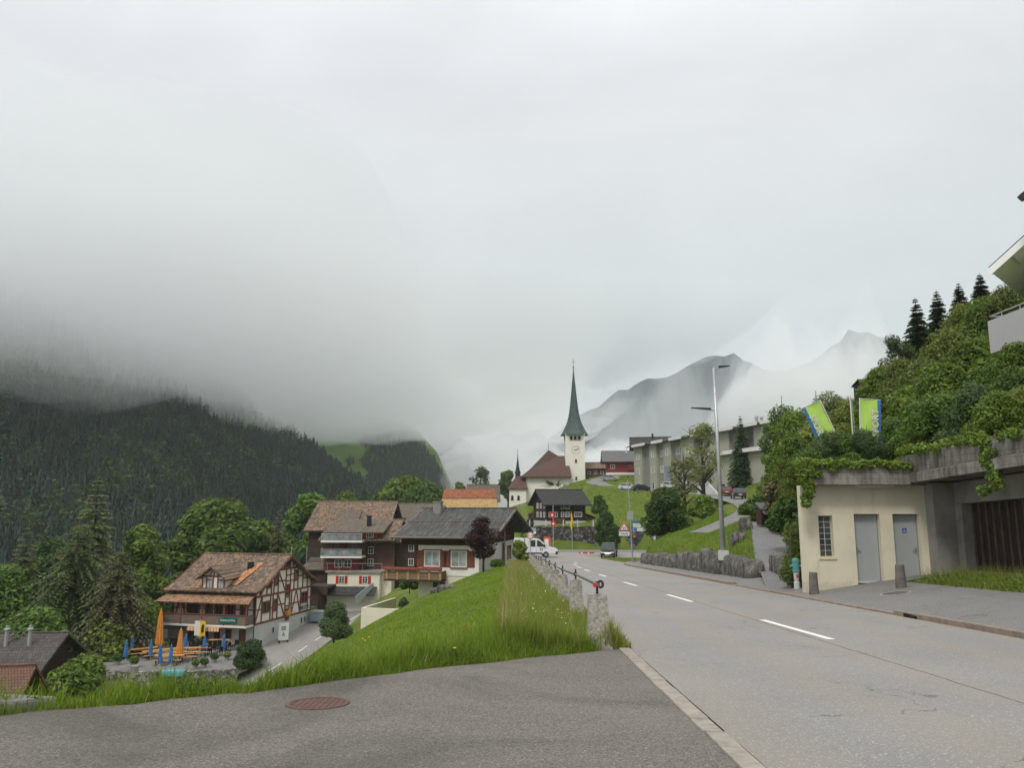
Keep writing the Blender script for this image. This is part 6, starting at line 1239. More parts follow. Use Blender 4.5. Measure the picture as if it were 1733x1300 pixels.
for _ in range(95):
    u = q.uniform(0, 118) if _ < 70 else q.uniform(118, 240); Y0 = q.uniform(176, 215); x0 = (u - 866.5) / 1300 * Y0 * 1.03; z0 = float(hill_left(np.array([x0]), np.array([Y0]))[0]); z0 = max(z0, h1(x0, Y0)); tr_.tube([(x0, Y0, z0), (x0 + q.uniform(-0.3, 0.3), Y0, z0 + q.uniform(4.5, 8.5))], [0.12, 0.06], 5)
tag(tr_.build('bare_trunks', pm('pale_bark', (0.13, 0.12, 0.10), 0.3, 1.0, 0.9, 0.1), fix=False), kind='stuff')
# valley floor woodland between the hollow and the hill
rng = np.random.default_rng(202); n_ = 700; X = rng.uniform(-190, -42, n_); Y = rng.uniform(118, 190, n_); k = (-X / Y > 0.22) & (-X / Y < 0.8); X, Y = X[k], Y[k]; forest('valley_wood', X, Y, H(X, Y) - 0.5, rng.uniform(8, 15, len(X)), [LF_FIRFAR, LF_BEECHFAR], np.full(len(X), 0.45), 203)
# second hill: trees on its right flank, a copse and hedges on the meadow
rng = np.random.default_rng(204); n_ = 10500; X = np.concatenate([rng.uniform(-300, -40, 8500), rng.uniform(-100, -46, 2000)]); Y = rng.uniform(500, 770, n_); Z = hill_alp(X, Y)
u_ = 866.5 + X / Y * 1300; k = ((u_ > 622 + (Z - 16) * -0.2 + 6 * np.sin(Z * 0.3)) & (Z > -20)) | (u_ < 515) | ((Z < 12) & (u_ < 580) & (Z > -20)) | (np.hypot((u_ - 592) / 9, (Z - 36) / 4) < 1)
X, Y, Z = X[k], Y[k], Z[k]; forest('alp_forest', X, Y, Z - 0.6, rng.uniform(5, 9, len(X)), [LF_FIRFAR, LF_BEECHFAR], np.full(len(X), 0.15), 205)

# ------------------------------------------------------------------ grass
def blade_mesh(name, P0, hts, wid, mats, seed, lean=0.45, midx=None, kind='stuff'):
    rng = np.random.default_rng(seed); n = len(P0); a = rng.uniform(0, 6.283, n); d = np.stack([np.cos(a), np.sin(a), np.zeros(n)], 1); s = np.stack([-np.sin(a), np.cos(a), np.zeros(n)], 1)
    b_ = rng.uniform(0, 6.283, n); ln = (np.stack([np.cos(b_), np.sin(b_), np.zeros(n)], 1)) * (hts * lean * rng.random(n))[:, None]; up = np.zeros((n, 3)); up[:, 2] = hts
    w = (wid * rng.uniform(0.6, 1.3, n))[:, None] * s
    V = np.stack([P0 - w * 0.7, P0 + w * 0.7, P0 + up * 0.55 + ln * 0.35 + w * 0.55, P0 + up * 0.55 + ln * 0.35 - w * 0.55, P0 + up * 0.95 + ln + w * 0.06, P0 + up * 0.95 + ln - w * 0.06], 1).reshape(-1, 3)
    i = np.arange(n) * 6; Fq = np.stack([np.stack([i, i + 1, i + 2, i + 3], 1), np.stack([i + 3, i + 2, i + 4, i + 5], 1)], 1).reshape(-1, 4)
    return tag(np_mesh(name, V, Fq, mats, midx=None if midx is None else np.repeat(midx, 2)), kind=kind)
GR_LUSH = leaf('lush_grass', (0.045, 0.085, 0.008), (0.155, 0.22, 0.024), 0.4, 0); GR_MEADOW = leaf('mown_grass', (0.066, 0.118, 0.010), (0.17, 0.235, 0.024), 0.35, 0)
GR_DRY = leaf('dry_grass', (0.12, 0.115, 0.04), (0.27, 0.22, 0.10), 0.25, 0); GR_TALL = leaf('tall_grass', (0.075, 0.115, 0.016), (0.20, 0.235, 0.045), 0.45, 0)
rng = np.random.default_rng(300)
# lush verge along the yard edge
n_ = 34000; X = rng.uniform(-8, 1.35, n_); D = rng.random(n_) ** 1.5 * 3.2; Y = np.interp(X, YE_X, YE_Y) + 0.02 + D; k = (X < 1.0) | (D < 0.9)
X, Y, D = X[k], Y[k], D[k]; cl = fbm(X, Y, 1.2, 301, 3)
blade_mesh('verge_grass', np.stack([X, Y, H(X, Y) - 0.02], 1), np.clip(rng.uniform(0.12, 0.38, len(X)) * (1 + 0.55 * cl) * np.clip(0.45 + D * 1.2, 0.45, 1), 0.05, 0.6), 0.0075, [GR_LUSH, GR_DRY], 302, 0.75, (rng.random(len(X)) < 0.035).astype(int))
# tall strip between stone edge and posts
n_ = 42000; Y = 12.6 + (rng.random(n_) ** 1.7) * 50; X = rng.uniform(-0.25, 1.55, n_); k = Y > np.interp(X, YE_X, YE_Y) + 0.15; X, Y = X[k], Y[k]
dry = (rng.random(len(X)) < (0.04 + 0.07 * (X < 0.2) + 0.12 * np.clip((Y - 25) / 25, 0, 1))).astype(int)
blade_mesh('tall_grass', np.stack([X, Y, H(X, Y) - 0.02], 1), rng.uniform(0.25, 0.62, len(X)) * (1 + 0.3 * dry) * np.clip(0.6 + (1.6 - X) * 0.35, 0.5, 1), 0.0058 + Y * 0.00022, [GR_TALL, GR_DRY], 303, 0.45, dry)
# kerbside tufts right of the posts
n_ = 5200; Y = 12.9 + rng.random(n_) ** 2.2 * 40; X = 1.5 + rng.random(n_) * (0.42 - 0.0 * Y); blade_mesh('kerb_grass', np.stack([X, Y, -SLOPE * Y], 1), rng.uniform(0.08, 0.45, n_) * np.where(Y < 14.5, 1.25, 0.7) * np.clip((1.98 - X) * 3, 0.25, 1), 0.006 + Y * 0.0002, [GR_TALL, GR_DRY], 304, 0.5, (rng.random(n_) < 0.3).astype(int))
# mown meadow
n_ = 120000; Y = 11 + 55 * rng.random(n_) ** 1.25; X = -0.3 - rng.random(n_) * np.minimum(2 + (Y - 10) * 0.42, 14); k = Y > np.interp(X, YE_X, YE_Y) + 1.2; X, Y = X[k], Y[k]; cl = fbm(X, Y, 5, 305, 3)
blade_mesh('meadow_grass', np.stack([X, Y, H(X, Y) - 0.03], 1), np.clip(rng.uniform(0.06, 0.15, len(X)) * (1 + 0.4 * cl), 0.04, 0.3), 0.007 + Y * 0.0004, [GR_MEADOW, GR_DRY], 306, 0.8, (rng.random(len(X)) < 0.03 + 0.10 * (cl > 0.55)).astype(int))
# knoll and far slopes
n_ = 60000; X = rng.uniform(10.2, 22, n_); Y = rng.uniform(32, 95, n_); d1, _ = polyline_blend(X, Y, DRIVE, 2.0, 0.3); d2, _ = polyline_blend(X, Y, PATHW, 1.0, 0.2); k = (d1 < 0.05) & (d2 < 0.05) & (X > 10.6 + np.clip((34 - Y), 0, 1)) & (X < 13 + 0.18 * (Y - 32)); X, Y = X[k], Y[k]
blade_mesh('knoll_grass', np.stack([X, Y, H(X, Y) - 0.03], 1), rng.uniform(0.08, 0.22, len(X)), 0.012 + Y * 0.0003, [GR_LUSH, GR_DRY], 307, 0.7, (rng.random(len(X)) < 0.06).astype(int))
n_ = 40000; X = rng.uniform(4, 36, n_); Y = rng.uniform(127, 225, n_); d1, _ = polyline_blend(X, Y, DRIVE, 2.2, 0.3); k = d1 < 0.05; X, Y = X[k], Y[k]
blade_mesh('hill_grass', np.stack([X, Y, H(X, Y) - 0.05], 1), rng.uniform(0.15, 0.4, len(X)), 0.07, [GR_MEADOW, GR_DRY], 308, 0.8, (rng.random(len(X)) < 0.12).astype(int))
# bed in front of the gallery
n_ = 9000; X = rng.uniform(12.35, 14.5, n_); Y = rng.uniform(10, 25.0, n_); blade_mesh('bed_weeds', np.stack([X, Y, -SLOPE * Y + 0.2], 1), rng.uniform(0.35, 1.0, n_) * np.clip(0.5 + (X - 12.3) * 0.4, 0.5, 1), 0.013, [GR_TALL, GR_DRY], 309, 0.7, (rng.random(n_) < 0.12).astype(int))
n_ = 34000; X = rng.uniform(12.3, 14.4, n_); Y = rng.uniform(10, 24.9, n_); V, Fq = quads_from(np.stack([X, Y, -SLOPE * Y + 0.2 + rng.uniform(0.02, 0.62, n_) * np.clip(0.4 + (X - 12.3) * 0.5, 0.4, 1)], 1), rng.normal(size=(n_, 3)) * 0.6 + [0, 0, 0.7], 0.05, 0.5, rng); tag(np_mesh('bed_leaves', V, Fq, LF_GREEN), kind='stuff')
# broad weeds, clover and seed heads mixed into the verge and the meadow
rng = np.random.default_rng(320); n_ = 9000; X = rng.uniform(-8, 1.2, n_); D = rng.random(n_) ** 1.3 * 3.5; Y = np.interp(X, YE_X, YE_Y) + 0.05 + D; k = fbm(X, Y, 1.6, 321, 3) > 0.15; X, Y = X[k], Y[k]
V, Fq = quads_from(np.stack([X, Y, H(X, Y) + rng.uniform(0.02, 0.14, len(X))], 1), rng.normal(size=(len(X), 3)) * 0.45 + [0, 0, 0.8], 0.032, 0.5, rng); tag(np_mesh('verge_weeds', V, Fq, LF_GREEN), kind='stuff')
n_ = 14000; Y = 12 + 45 * rng.random(n_) ** 1.3; X = -0.5 - rng.random(n_) * np.minimum(2 + (Y - 10) * 0.42, 14); k = (fbm(X, Y, 3.5, 322, 3) > 0.25) & (Y > np.interp(X, YE_X, YE_Y) + 1.0); X, Y = X[k], Y[k]
V, Fq = quads_from(np.stack([X, Y, H(X, Y) + rng.uniform(0.02, 0.08, len(X))], 1), rng.normal(size=(len(X), 3)) * 0.4 + [0, 0, 0.8], 0.035 , 0.7, rng); tag(np_mesh('meadow_weeds', V, Fq, LF_DEEP), kind='stuff')
n_ = 130; Y = 12.8 + 18 * rng.random(n_) ** 1.4; X = rng.uniform(-0.2, 1.4, n_); V, Fq = quads_from(np.stack([X, Y, H(X, Y) + rng.uniform(0.25, 0.55, n_)], 1), rng.normal(size=(n_, 3)) + [0, -0.6, 0.5], 0.016, 0.9, rng); tag(np_mesh('white_flowers', V, Fq, pm('white_petals', (0.7, 0.68, 0.55), 0.1, 9, 0.8, 0)), kind='stuff')
# dandelions in the verge
pet = pm('dandelion_yellow', (0.75, 0.50, 0.02), 0.15, 20, 0.7, 0)
for u, v, Y in ((238, 1168, 9.6), (613, 1082, 22), (624, 1079, 23), (617, 1085, 21), (688, 1112, 13), (795, 1077, 14.5), (718, 1103, 13.5), (768, 1120, 11.6)):
    p = P(u, v, Y); z = h1(p.x, p.y); mb = MB(); mb.tube([(0, 0, -0.1), (0.01, 0, max(0.12, p.z - z))], 0.004, 5); zz = max(0.12, p.z - z); mb.lathe([(0.004, zz), (0.028, zz + 0.008), (0.022, zz + 0.018), (0.004, zz + 0.022)], (0.01, 0, 0), 8, 1)
    tag(mb.build('dandelion', [GR_LUSH, pet], loc=(p.x, p.y, z)), 'small yellow dandelion flower in the grass verge', 'flower', 'dandelions in the grass')
# ------------------------------------------------------------------ walls of stone, street furniture, signs
def stone_mat(name, dark, mid, light, sc=1.6, moss=0.3):
    m, t, b = new_mat(name); co = ncoord(t)
    nn = t.nodes.new('ShaderNodeTexNoise'); nn.inputs['Scale'].default_value = 1.2; nn.inputs['Detail'].default_value = 4; L(t, co, nn.inputs['Vector'])
    mx = t.nodes.new('ShaderNodeVectorMath'); mx.operation = 'MULTIPLY_ADD'; L(t, nn.outputs['Color'], mx.inputs[0]); mx.inputs[1].default_value = (0.6, 0.6, 0.6); L(t, co, mx.inputs[2])
    v = t.nodes.new('ShaderNodeTexVoronoi'); v.inputs['Scale'].default_value = sc; L(t, mx.outputs[0], v.inputs['Vector'])
    e_ = t.nodes.new('ShaderNodeTexVoronoi'); e_.feature = 'DISTANCE_TO_EDGE'; e_.inputs['Scale'].default_value = sc; L(t, mx.outputs[0], e_.inputs['Vector'])
    sp = t.nodes.new('ShaderNodeSeparateColor'); L(t, v.outputs['Color'], sp.inputs[0])
    f = nmath(t, 'ADD', nmath(t, 'MULTIPLY', sp.outputs[0], 0.5), nmath(t, 'MULTIPLY', nnoise(t, 5, 6, 0.7, co), 0.5))
    c = ncol(t, [(0.25, dark), (0.5, mid), (0.78, light)], f)
    if moss: c = nmix(t, c, (0.05, 0.065, 0.02), nmath(t, 'MULTIPLY', nmath(t, 'GREATER_THAN', nnoise(t, 1.3, 6, 0.7, co), 1 - moss - 0.2), 0.6))
    k = nmath(t, 'LESS_THAN', e_.outputs['Distance'], 0.045); c = nmix(t, c, mul3(dark, 0.4), nmath(t, 'MULTIPLY', k, 0.85))
    L(t, c, b.inputs['Base Color']); b.inputs['Roughness'].default_value = 0.95; b.inputs['Specular IOR Level'].default_value = 0.15
    nbump(t, b, nmath(t, 'ADD', nmath(t, 'MULTIPLY', nmath(t, 'MINIMUM', e_.outputs['Distance'], 0.15), 5.0), nnoise(t, 9, 5, 0.7, co)), 0.8, 0.08); return m
M_DARKSTONE = stone_mat('dark_wall_stone', (0.03, 0.03, 0.028), (0.075, 0.073, 0.068), (0.21, 0.20, 0.185), 2.2, 0.15)
M_TERRSTONE = stone_mat('terrace_wall_stone', (0.09, 0.085, 0.075), (0.2, 0.19, 0.17), (0.4, 0.38, 0.34), 2.4, 0.2)
def rock_surface(name):
    m, t, b = new_mat(name); co = ncoord(t); n = nnoise(t, 2.3, 8, 0.72, co, 0.5); n2 = nnoise(t, 2.2, 6, 0.7, ncoord(t, 'Object', (2.5, 2.5, 0.8)))
    c = ncol(t, [(0.30, (0.018, 0.018, 0.016)), (0.44, (0.075, 0.073, 0.066)), (0.56, (0.19, 0.185, 0.165)), (0.72, (0.36, 0.34, 0.29))], nmath(t, 'ADD', nmath(t, 'MULTIPLY', n, 0.5), nmath(t, 'MULTIPLY', n2, 0.5)))
    c = nmix(t, c, (0.07, 0.085, 0.02), nmath(t, 'MULTIPLY', nmath(t, 'GREATER_THAN', nnoise(t, 1.1, 6, 0.7, co), 0.60), 0.6))
    L(t, c, b.inputs['Base Color']); b.inputs['Roughness'].default_value = 0.95; b.inputs['Specular IOR Level'].default_value = 0.15; nbump(t, b, nnoise(t, 6, 8, 0.75, co), 1.0, 0.12); return m
M_ROCK = rock_surface('weathered_rock')
def rock(bm_v, bm_f, c, r, seed, sub=3):
    """one rough boulder appended to vertex and face lists"""
    bm = bmesh.new(); bmesh.ops.create_icosphere(bm, subdivisions=sub, radius=1.0); k = len(bm_v); off = Vector((seed * 7.3, seed * 3.1, seed * 1.7))
    for v in bm.verts:
        d = v.co.normalized(); n = mnoise.noise(d * 1.6 + off) * 0.38 + mnoise.noise(d * 4.0 + off) * 0.16 + mnoise.noise(d * 9 + off) * 0.06
        q = d * (1 + n); q = Vector((max(-0.85, min(0.85, q.x)), max(-0.85, min(0.85, q.y)), max(-0.8, min(0.85, q.z))))
        bm_v.append((c[0] + q.x * r[0], c[1] + q.y * r[1], c[2] + q.z * r[2]))
    for f in bm.faces: bm_f.append(tuple(v.index + k for v in f.verts))
    bm.free()
rv, rf = [], []; rr_ = random.Random(5); y = 32.6
while y < 62:
    w = rr_.uniform(0.7, 1.7); x = walk_r(y) + 0.22; hgt = 0.80 + 0.34 * math.exp(-((y - 40) / 7) ** 2) + rr_.uniform(-0.12, 0.15); zb = plane_z(y) + 0.1
    rock(rv, rf, (x + 0.12, y + w * 0.4, zb + hgt * 0.35), (0.42 + 0.1 * rr_.random(), w * 0.72, hgt * 0.85), rr_.uniform(0, 90))
    if rr_.random() < 0.5: rock(rv, rf, (x - 0.08, y + w * 0.2, zb + 0.15), (0.32, w * 0.4, 0.36), rr_.uniform(0, 90), 2)
    y += w * 0.92
tag(np_mesh('boulder_wall', rv, rf, M_ROCK, smooth=False), 'rugged dark boulder wall holding the grass knoll beside the pavement', 'wall')
rv, rf = [], []
for k in range(26):
    y = 14.2 + k * 0.62; rock(rv, rf, (-0.30 + rr_.uniform(-0.05, 0.05), y, -SLOPE * y - 0.36 + rr_.uniform(-0.04, 0.06)), (0.16, 0.42, 0.34), rr_.uniform(0, 90), 2)
tag(np_mesh('stone_edging', rv, rf, M_ROCK), 'low line of upright slate stones between tall grass strip and mown meadow', 'stone edging')
for i, (u, v, Y, r, lab) in enumerate(((613, 1068, 38, (0.7, 0.45, 0.22), 'flat mossy rock outcrop at the left rim of the meadow'), (655, 1050, 42, (0.6, 0.45, 0.2), 'low rock outcrop on the meadow rim below the parking wall'), (755, 1000, 56, (0.75, 0.5, 0.35), 'grey rock lump at the chalet corner'), (738, 1004, 57, (0.5, 0.4, 0.4), 'small rock left of the grey rock lump at the chalet'), (1262, 912, 47, (0.45, 0.6, 0.75), 'pale upright rock at the upper left edge of the footpath'), (1250, 925, 44, (0.55, 0.6, 0.55), 'darker rock beside the pale upright rock near the footpath'), (1085, 942, 66, (0.9, 1.0, 0.3), 'flat pale rock slab at the left tip of the knoll'))):
    rv, rf = [], []; rock(rv, rf, (0, 0, 0), r, 11 + i * 3.7); p = P(u, v, Y); p.z = h1(p.x, p.y) + r[2] * 0.15
    tag(np_mesh('rock', rv, rf, M_ROCK, loc=p), lab, 'rock')
rw = MB(); pts = [(1.5, 122.5), (8, 123.5), (16, 124), (24, 121), (30, 116)]
for (x0, y0), (x1, y1) in zip(pts[:-1], pts[1:]):
    n_ = 6
    for i in range(n_):
        a, b_ = i / n_, (i + 1) / n_; xa, ya, xb, yb = x0 + (x1 - x0) * a, y0 + (y1 - y0) * a, x0 + (x1 - x0) * b_, y0 + (y1 - y0) * b_
        za, zb = [-1.75 - 0.9 * max(0, (3.5 - x)) * 0.4 - 0.05 * max(0, x - 20) + 0.12 * math.sin(x * 1.7) for x in (xa, xb)]
        rw.hexa([(xa, ya, -6.5), (xb, yb, -6.5), (xb, yb + 2.0, -6.5), (xa, ya + 2.0, -6.5), (xa, ya + 0.5, za), (xb, yb + 0.5, zb), (xb, yb + 2.0, zb), (xa, ya + 2.0, za)])
tag(rw.build('retaining_wall', M_DARKSTONE), 'dark natural stone retaining wall below the dark farmhouse', 'wall')
fence_y = [(2.8, 123.9), (5.4, 124.3), (8.2, 124.6), (10.5, 124.8), (13.0, 125.0)]
fp = thing('wire_fence', 'row of pale fence stakes on top of the dark retaining wall', 'fence', (2.8, 123.9, -2.2))
for x, y in fence_y: q = MB(); q.box(x - 2.8 - 0.08, x - 2.8 + 0.08, y - 123.9 - 0.08, y - 123.9 + 0.08, -0.2, 1.5); q.build('stake', M_GREYWHITE, fp)
# footway strip under the wall
q = MB(); q.add([(0.5, 116.0, plane_z(116) + 0.09), (30, 112.5, plane_z(113) + 0.09), (30, 120, plane_z(120) + 0.1), (0.5, 123, plane_z(122) + 0.1), (0.5, 115.9, plane_z(116) - 0.1), (30, 112.4, plane_z(113) - 0.1)], [(0, 1, 2, 3), (4, 5, 1, 0)]); tag(q.build('footway', M_WALK, fix=False), kind='structure')

# granite posts with their pipe rail
gp = thing('guard_rail', 'row of rough granite posts carrying a bent iron pipe along the road edge', 'guard rail', (1.42, 13.05, -0.65))
ys_ = [13.05, 17.6, 21.7, 25.4, 29.2, 33.2, 37.2, 41.2, 45.2, 49.2, 53.2, 57.2]; M_GRANP = pm('speckled_granite', (0.36, 0.34, 0.30), 0.55, 14, 0.9, 0.8, 30, bd=0.03); M_RUST = pm('rusty_iron', (0.055, 0.035, 0.032), 0.4, 9, 0.7, 0.3, metal=0.3); M_PIPE = pm('grey_pipe', (0.19, 0.20, 0.21), 0.3, 5, 0.5, 0.2, metal=0.4)
tops = []
for i, y in enumerate(ys_):
    dx = rr_.uniform(-0.03, 0.03) if i else 0; lx, ly = dx, y - 13.05; lz = -SLOPE * (y - 13.05); b_ = 0.20 if i == 0 else 0.165; tp = 0.14 if i == 0 else 0.125; hh_ = 0.86 + rr_.uniform(-0.03, 0.03); tl = rr_.uniform(-0.02, 0.02)
    q = MB(); zs = np.linspace(-0.3, hh_, 9); ring = []
    for z in zs:
        u_ = max(0, z) / hh_; w_ = b_ + (tp - b_) * u_
        for a_, c_ in ((-1, -1), (0, -1.02), (1, -1), (1.02, 0), (1, 1), (0, 1.02), (-1, 1), (-1.02, 0)):
            ring.append((lx + tl * u_ + a_ * w_ + rr_.uniform(-0.008, 0.008), ly + c_ * w_ * 0.8 + rr_.uniform(-0.008, 0.008), lz + z))
    fs = [(k * 8 + j, k * 8 + (j + 1) % 8, (k + 1) * 8 + (j + 1) % 8, (k + 1) * 8 + j) for k in range(8) for j in range(8)] + [tuple(range(64, 72))]
    q.add(ring, fs); q.build('post', M_GRANP, gp)
    pz = lz + hh_ + 0.13 + (0.02 if i == 0 else rr_.uniform(-0.03, 0.03)); tops.append((lx + tl, ly, pz))
    q = MB(); q.bar((lx + tl, ly, lz + hh_ - 0.03), (lx + tl, ly, pz + (0.03 if i == 0 else 0.11)), 0.035, 0.035); q.tube([(lx + tl - 0.002, ly - 0.04, pz), (lx + tl - 0.002, ly + 0.04, pz)], 0.048, 8); q.build('bracket', M_RUST, gp)
q = MB(); q.tube([Vector(tops[0]) + Vector((0, -0.1, 0))] + [Vector(t_) for t_ in tops], 0.03, 8); q.build('pipe', M_PIPE, gp)
q = MB(); q.tube([Vector(tops[0]) + Vector((-0.05, -0.16, 0)), Vector(tops[0]) + Vector((-0.02, 0.02, 0))], 0.038, 10); q.build('red_end_cap', pm('faded_red_paint', (0.42, 0.05, 0.045), 0.3, 9, 0.6, 0.1), gp)
q = MB(); c0 = Vector(tops[0]) + Vector((0.045, -0.10, 0.01)); q.tube([c0 + Vector((0.038 * math.cos(a_), 0.02 * math.sin(a_ * 0.5), 0.05 * math.sin(a_))) for a_ in np.linspace(-2.2, 2.6, 14)], 0.022, 7); q.build('bent_hook', M_RUST, gp)

# manhole covers, storm drain, kerb block
def manhole(name, label, p, r, mat):
    t = thing(name, label, 'manhole cover', p); t.rotation_euler = (-math.atan(SLOPE), -math.atan(0.145) if 'grey' in label else 0, 0); q = MB(); q.lathe([(r * 0.86, -0.03), (r * 0.86, 0.004), (r, 0.006), (r + 0.01, -0.03)], n=40); q.build('ring', M_GRANITE if 'grey' in label else mat, t, fix=False)
    m, tt, b = new_mat(name + '_plate'); co = ncoord(tt); s = tt.nodes.new('ShaderNodeSeparateXYZ'); L(tt, co, s.inputs[0])
    g = nmath(tt, 'MULTIPLY', nmath(tt, 'GREATER_THAN', nmath(tt, 'FRACT', nmath(tt, 'MULTIPLY', s.outputs[0], 16)), 0.3), nmath(tt, 'GREATER_THAN', nmath(tt, 'FRACT', nmath(tt, 'MULTIPLY', s.outputs[1], 16)), 0.3))
    n = nnoise(tt, 5, 5, 0.7, co); base = (0.13, 0.062, 0.045) if 'rusty' in label else (0.14, 0.135, 0.125); c = ncol(tt, [(0.3, mul3(base, 0.5)), (0.7, mul3(base, 1.5))], n)
    c = nmix(tt, mul3(base, 0.35), c, g); L(tt, c, b.inputs['Base Color']); b.inputs['Roughness'].default_value = 0.75; nbump(tt, b, g, 0.8, 0.01)
    MB().lathe([(r * 0.85, -0.02), (r * 0.85, 0.0)], n=40).build('plate', m, t, fix=False); return t
manhole('manhole_cover', 'rusty round manhole cover with chequered pattern in the yard asphalt', G(538, 1191) + Vector((0, 0, 0.002)), 0.33, pm('rusty_ring', (0.12, 0.075, 0.055), 0.3, 8, 0.8, 0.3))
manhole('manhole_cover', 'grey round manhole set in the pavement before the toilet doors', Vector((10.95, 22.6, 0)) + Vector((0, 0, plane_z(22.6) + 0.045 + 0.145 * (10.95 - 9.28) + 0.004)), 0.42, M_CONC)
q = MB(); q.box(-0.006, 0.05, -0.3, 0.3, -0.02, 0.075); tag(q.build('storm_drain', M_BLACK, loc=(kerb_r(18.2) - 0.004, 18.2, plane_z(18.2) + 0.004)), 'dark storm drain slot in the pavement kerb', 'drain')
q = MB(); q.hexa([(-7.5, 7.6, -0.75), (-4.95, 8.15, -0.75), (-4.7, 8.5, -0.75), (-7.5, 8.5, -0.75), (-7.5, 7.6, -0.22), (-5.0, 8.15, -0.30), (-4.78, 8.5, -0.34), (-7.5, 8.5, -0.2)]); tag(q.build('concrete_block', M_CONC, bevel=0.03), 'sloping concrete wall end in the lower left corner', 'wall')

# street lamp with two arms
lp = thing('street_lamp', 'tall galvanised street lamp with two flat dark heads on the knoll', 'street lamp', P(1224, 934, 38), 0)
q = MB(); q.tube([(0, 0, -0.3), (-0.04, 0, 4.5), (-0.10, 0, 9.05)], [0.13, 0.095, 0.06], 12); q.build('pole', M_GALV, lp, smooth=True)
MB().box(-0.2, 0.2, -0.2, 0.2, -0.4, 0.05).build('footing', M_GREYWHITE, lp)
for z, s_, x0, l_ in ((6.95, -1, -0.09, 0.95), (9.08, 1, -0.1, 0.55)):
    q = MB(); q.tube([(x0, 0, z - 0.12), (x0 + s_ * 0.3, 0, z)], 0.03, 6); a_ = q.build('arm', M_GALV, lp)
    q = MB(); e_ = x0 + s_ * 0.25; q.hexa([(e_, -0.13, z - 0.04), (e_ + s_ * l_, -0.10, z + 0.05), (e_ + s_ * l_, 0.10, z + 0.05), (e_, 0.13, z - 0.04), (e_, -0.11, z + 0.06), (e_ + s_ * l_, -0.08, z + 0.09), (e_ + s_ * l_, 0.08, z + 0.09), (e_, 0.11, z + 0.06)]); q.build('lamp_head', M_DARKMETAL, lp)
# hydrant, bollards
hy = thing('hydrant', 'fire hydrant with turquoise head and grey column beside the hedge', 'hydrant', Vector((9.95, 27.6, plane_z(27.6) + 0.15)), 0)
M_TURQ = pm('turquoise_paint', (0.08, 0.26, 0.25), 0.2, 8, 0.5, 0.1)
MB().lathe([(0.10, -0.1), (0.10, 0.22), (0.07, 0.24), (0.085, 0.30), (0.10, 0.55)], n=12).build('column', M_GREYWHITE, hy, smooth=False)
q = MB(); q.lathe([(0.12, 0.55), (0.13, 0.60), (0.115, 0.62), (0.12, 0.92), (0.13, 0.94), (0.12, 0.99), (0.05, 1.04)], n=12); q.tube([(-0.2, 0, 0.76), (0.2, 0, 0.76)], 0.05, 8); q.build('head', M_TURQ, hy); MB().box(-0.04, 0.04, -0.105, -0.098, 0.38, 0.48).build('red_mark', pm('red_paint', (0.5, 0.03, 0.03), 0.1, 4, 0.5, 0), hy)
def wz(x, y): return plane_z(y) + 0.045 + 0.145 * (x - kerb_r(y) - 0.16)
for x, y, lab in ((9.66, 25.3, 'stubby concrete bollard at the left corner of the wash house'), (11.62, 23.6, 'stubby concrete bollard in front of the left toilet door')):
    tag(MB().lathe([(0.155, -0.2), (0.15, 0.05), (0.125, 0.66), (0.12, 0.68)], n=14).build('bollard', pm('brown_grey_concrete', (0.15, 0.135, 0.115), 0.4, 5, 0.9, 0.5), loc=(x, y, wz(x, y))), lab, 'bollard', 'concrete bollards by the toilets')
# signs
M_SIGNWHITE = paint('sign_white', (0.75, 0.75, 0.73), 0.4, 0.1); M_SIGNRED = paint('sign_red', (0.5, 0.02, 0.025), 0.4, 0.1); M_SIGNBLUE = paint('sign_blue_enamel', (0.05, 0.16, 0.42), 0.4, 0.1); M_SIGNBLACK = paint('sign_black', (0.015, 0.015, 0.015), 0.4, 0.1)
p = G(897, 952); p = Vector(((897 - 866.5) / 1300 * 70, 70, plane_z(70))); ns = thing('road_sign', 'round white road sign with red rim and two black arrows on a short post', 'road sign', p, 0); fm = fmap('f', 0)
MB().tube([(0, 0, -0.3), (0, 0, 2.75)], 0.04, 8).build('post', M_GALV, ns)
def disc(r, y, m, name, par, c=(0, 2.45)):
    q = MB(); q.prism([(c[0] + r * math.cos(a_), c[1] + r * math.sin(a_)) for a_ in np.linspace(0, 2 * math.pi, 33)[:-1]], fm, y, y + 0.012); return q.build(name, m, par)
d0 = disc(0.33, 0.05, M_SIGNWHITE, 'sign_edge', ns); disc(0.315, 0.064, M_SIGNRED, 'sign_rim', ns); disc(0.24, 0.078, M_SIGNWHITE, 'sign_face', ns)
q = MB(); q.prism([(-0.19, 2.50), (-0.04, 2.45), (-0.19, 2.40)], fm, 0.092, 0.096); q.prism([(0.19, 2.50), (0.19, 2.40), (0.04, 2.45)], fm, 0.092, 0.096); q.build('arrow_symbols', M_SIGNBLACK, ns)
sg = thing('signpost', 'slim grey lamp mast carrying a school warning triangle and blue white direction signs', 'signpost', Vector(((1066 - 866.5) / 1300 * 78, 78, plane_z(78) + 0.1)), 0)
MB().tube([(0, 0, -0.3), (-0.15, 0, 4.5), (-0.30, 0, 8.0)], [0.075, 0.06, 0.045], 10).build('mast', M_GALV, sg)
def tri(r, y, m, name, par, c): q = MB(); q.prism([(c[0] + r * math.cos(a_), c[1] + r * math.sin(a_)) for a_ in (math.pi / 2, math.pi * 7 / 6, math.pi * 11 / 6)], fm, y, y + 0.012); return q.build(name, m, par)
c_ = (-0.78, 3.2); tri(0.64, 0.06, M_SIGNWHITE, 'triangle_edge', sg, c_); tri(0.60, 0.075, M_SIGNRED, 'triangle_rim', sg, c_); tri(0.42, 0.09, M_SIGNWHITE, 'triangle_face', sg, c_)
q = MB()      # two walking children
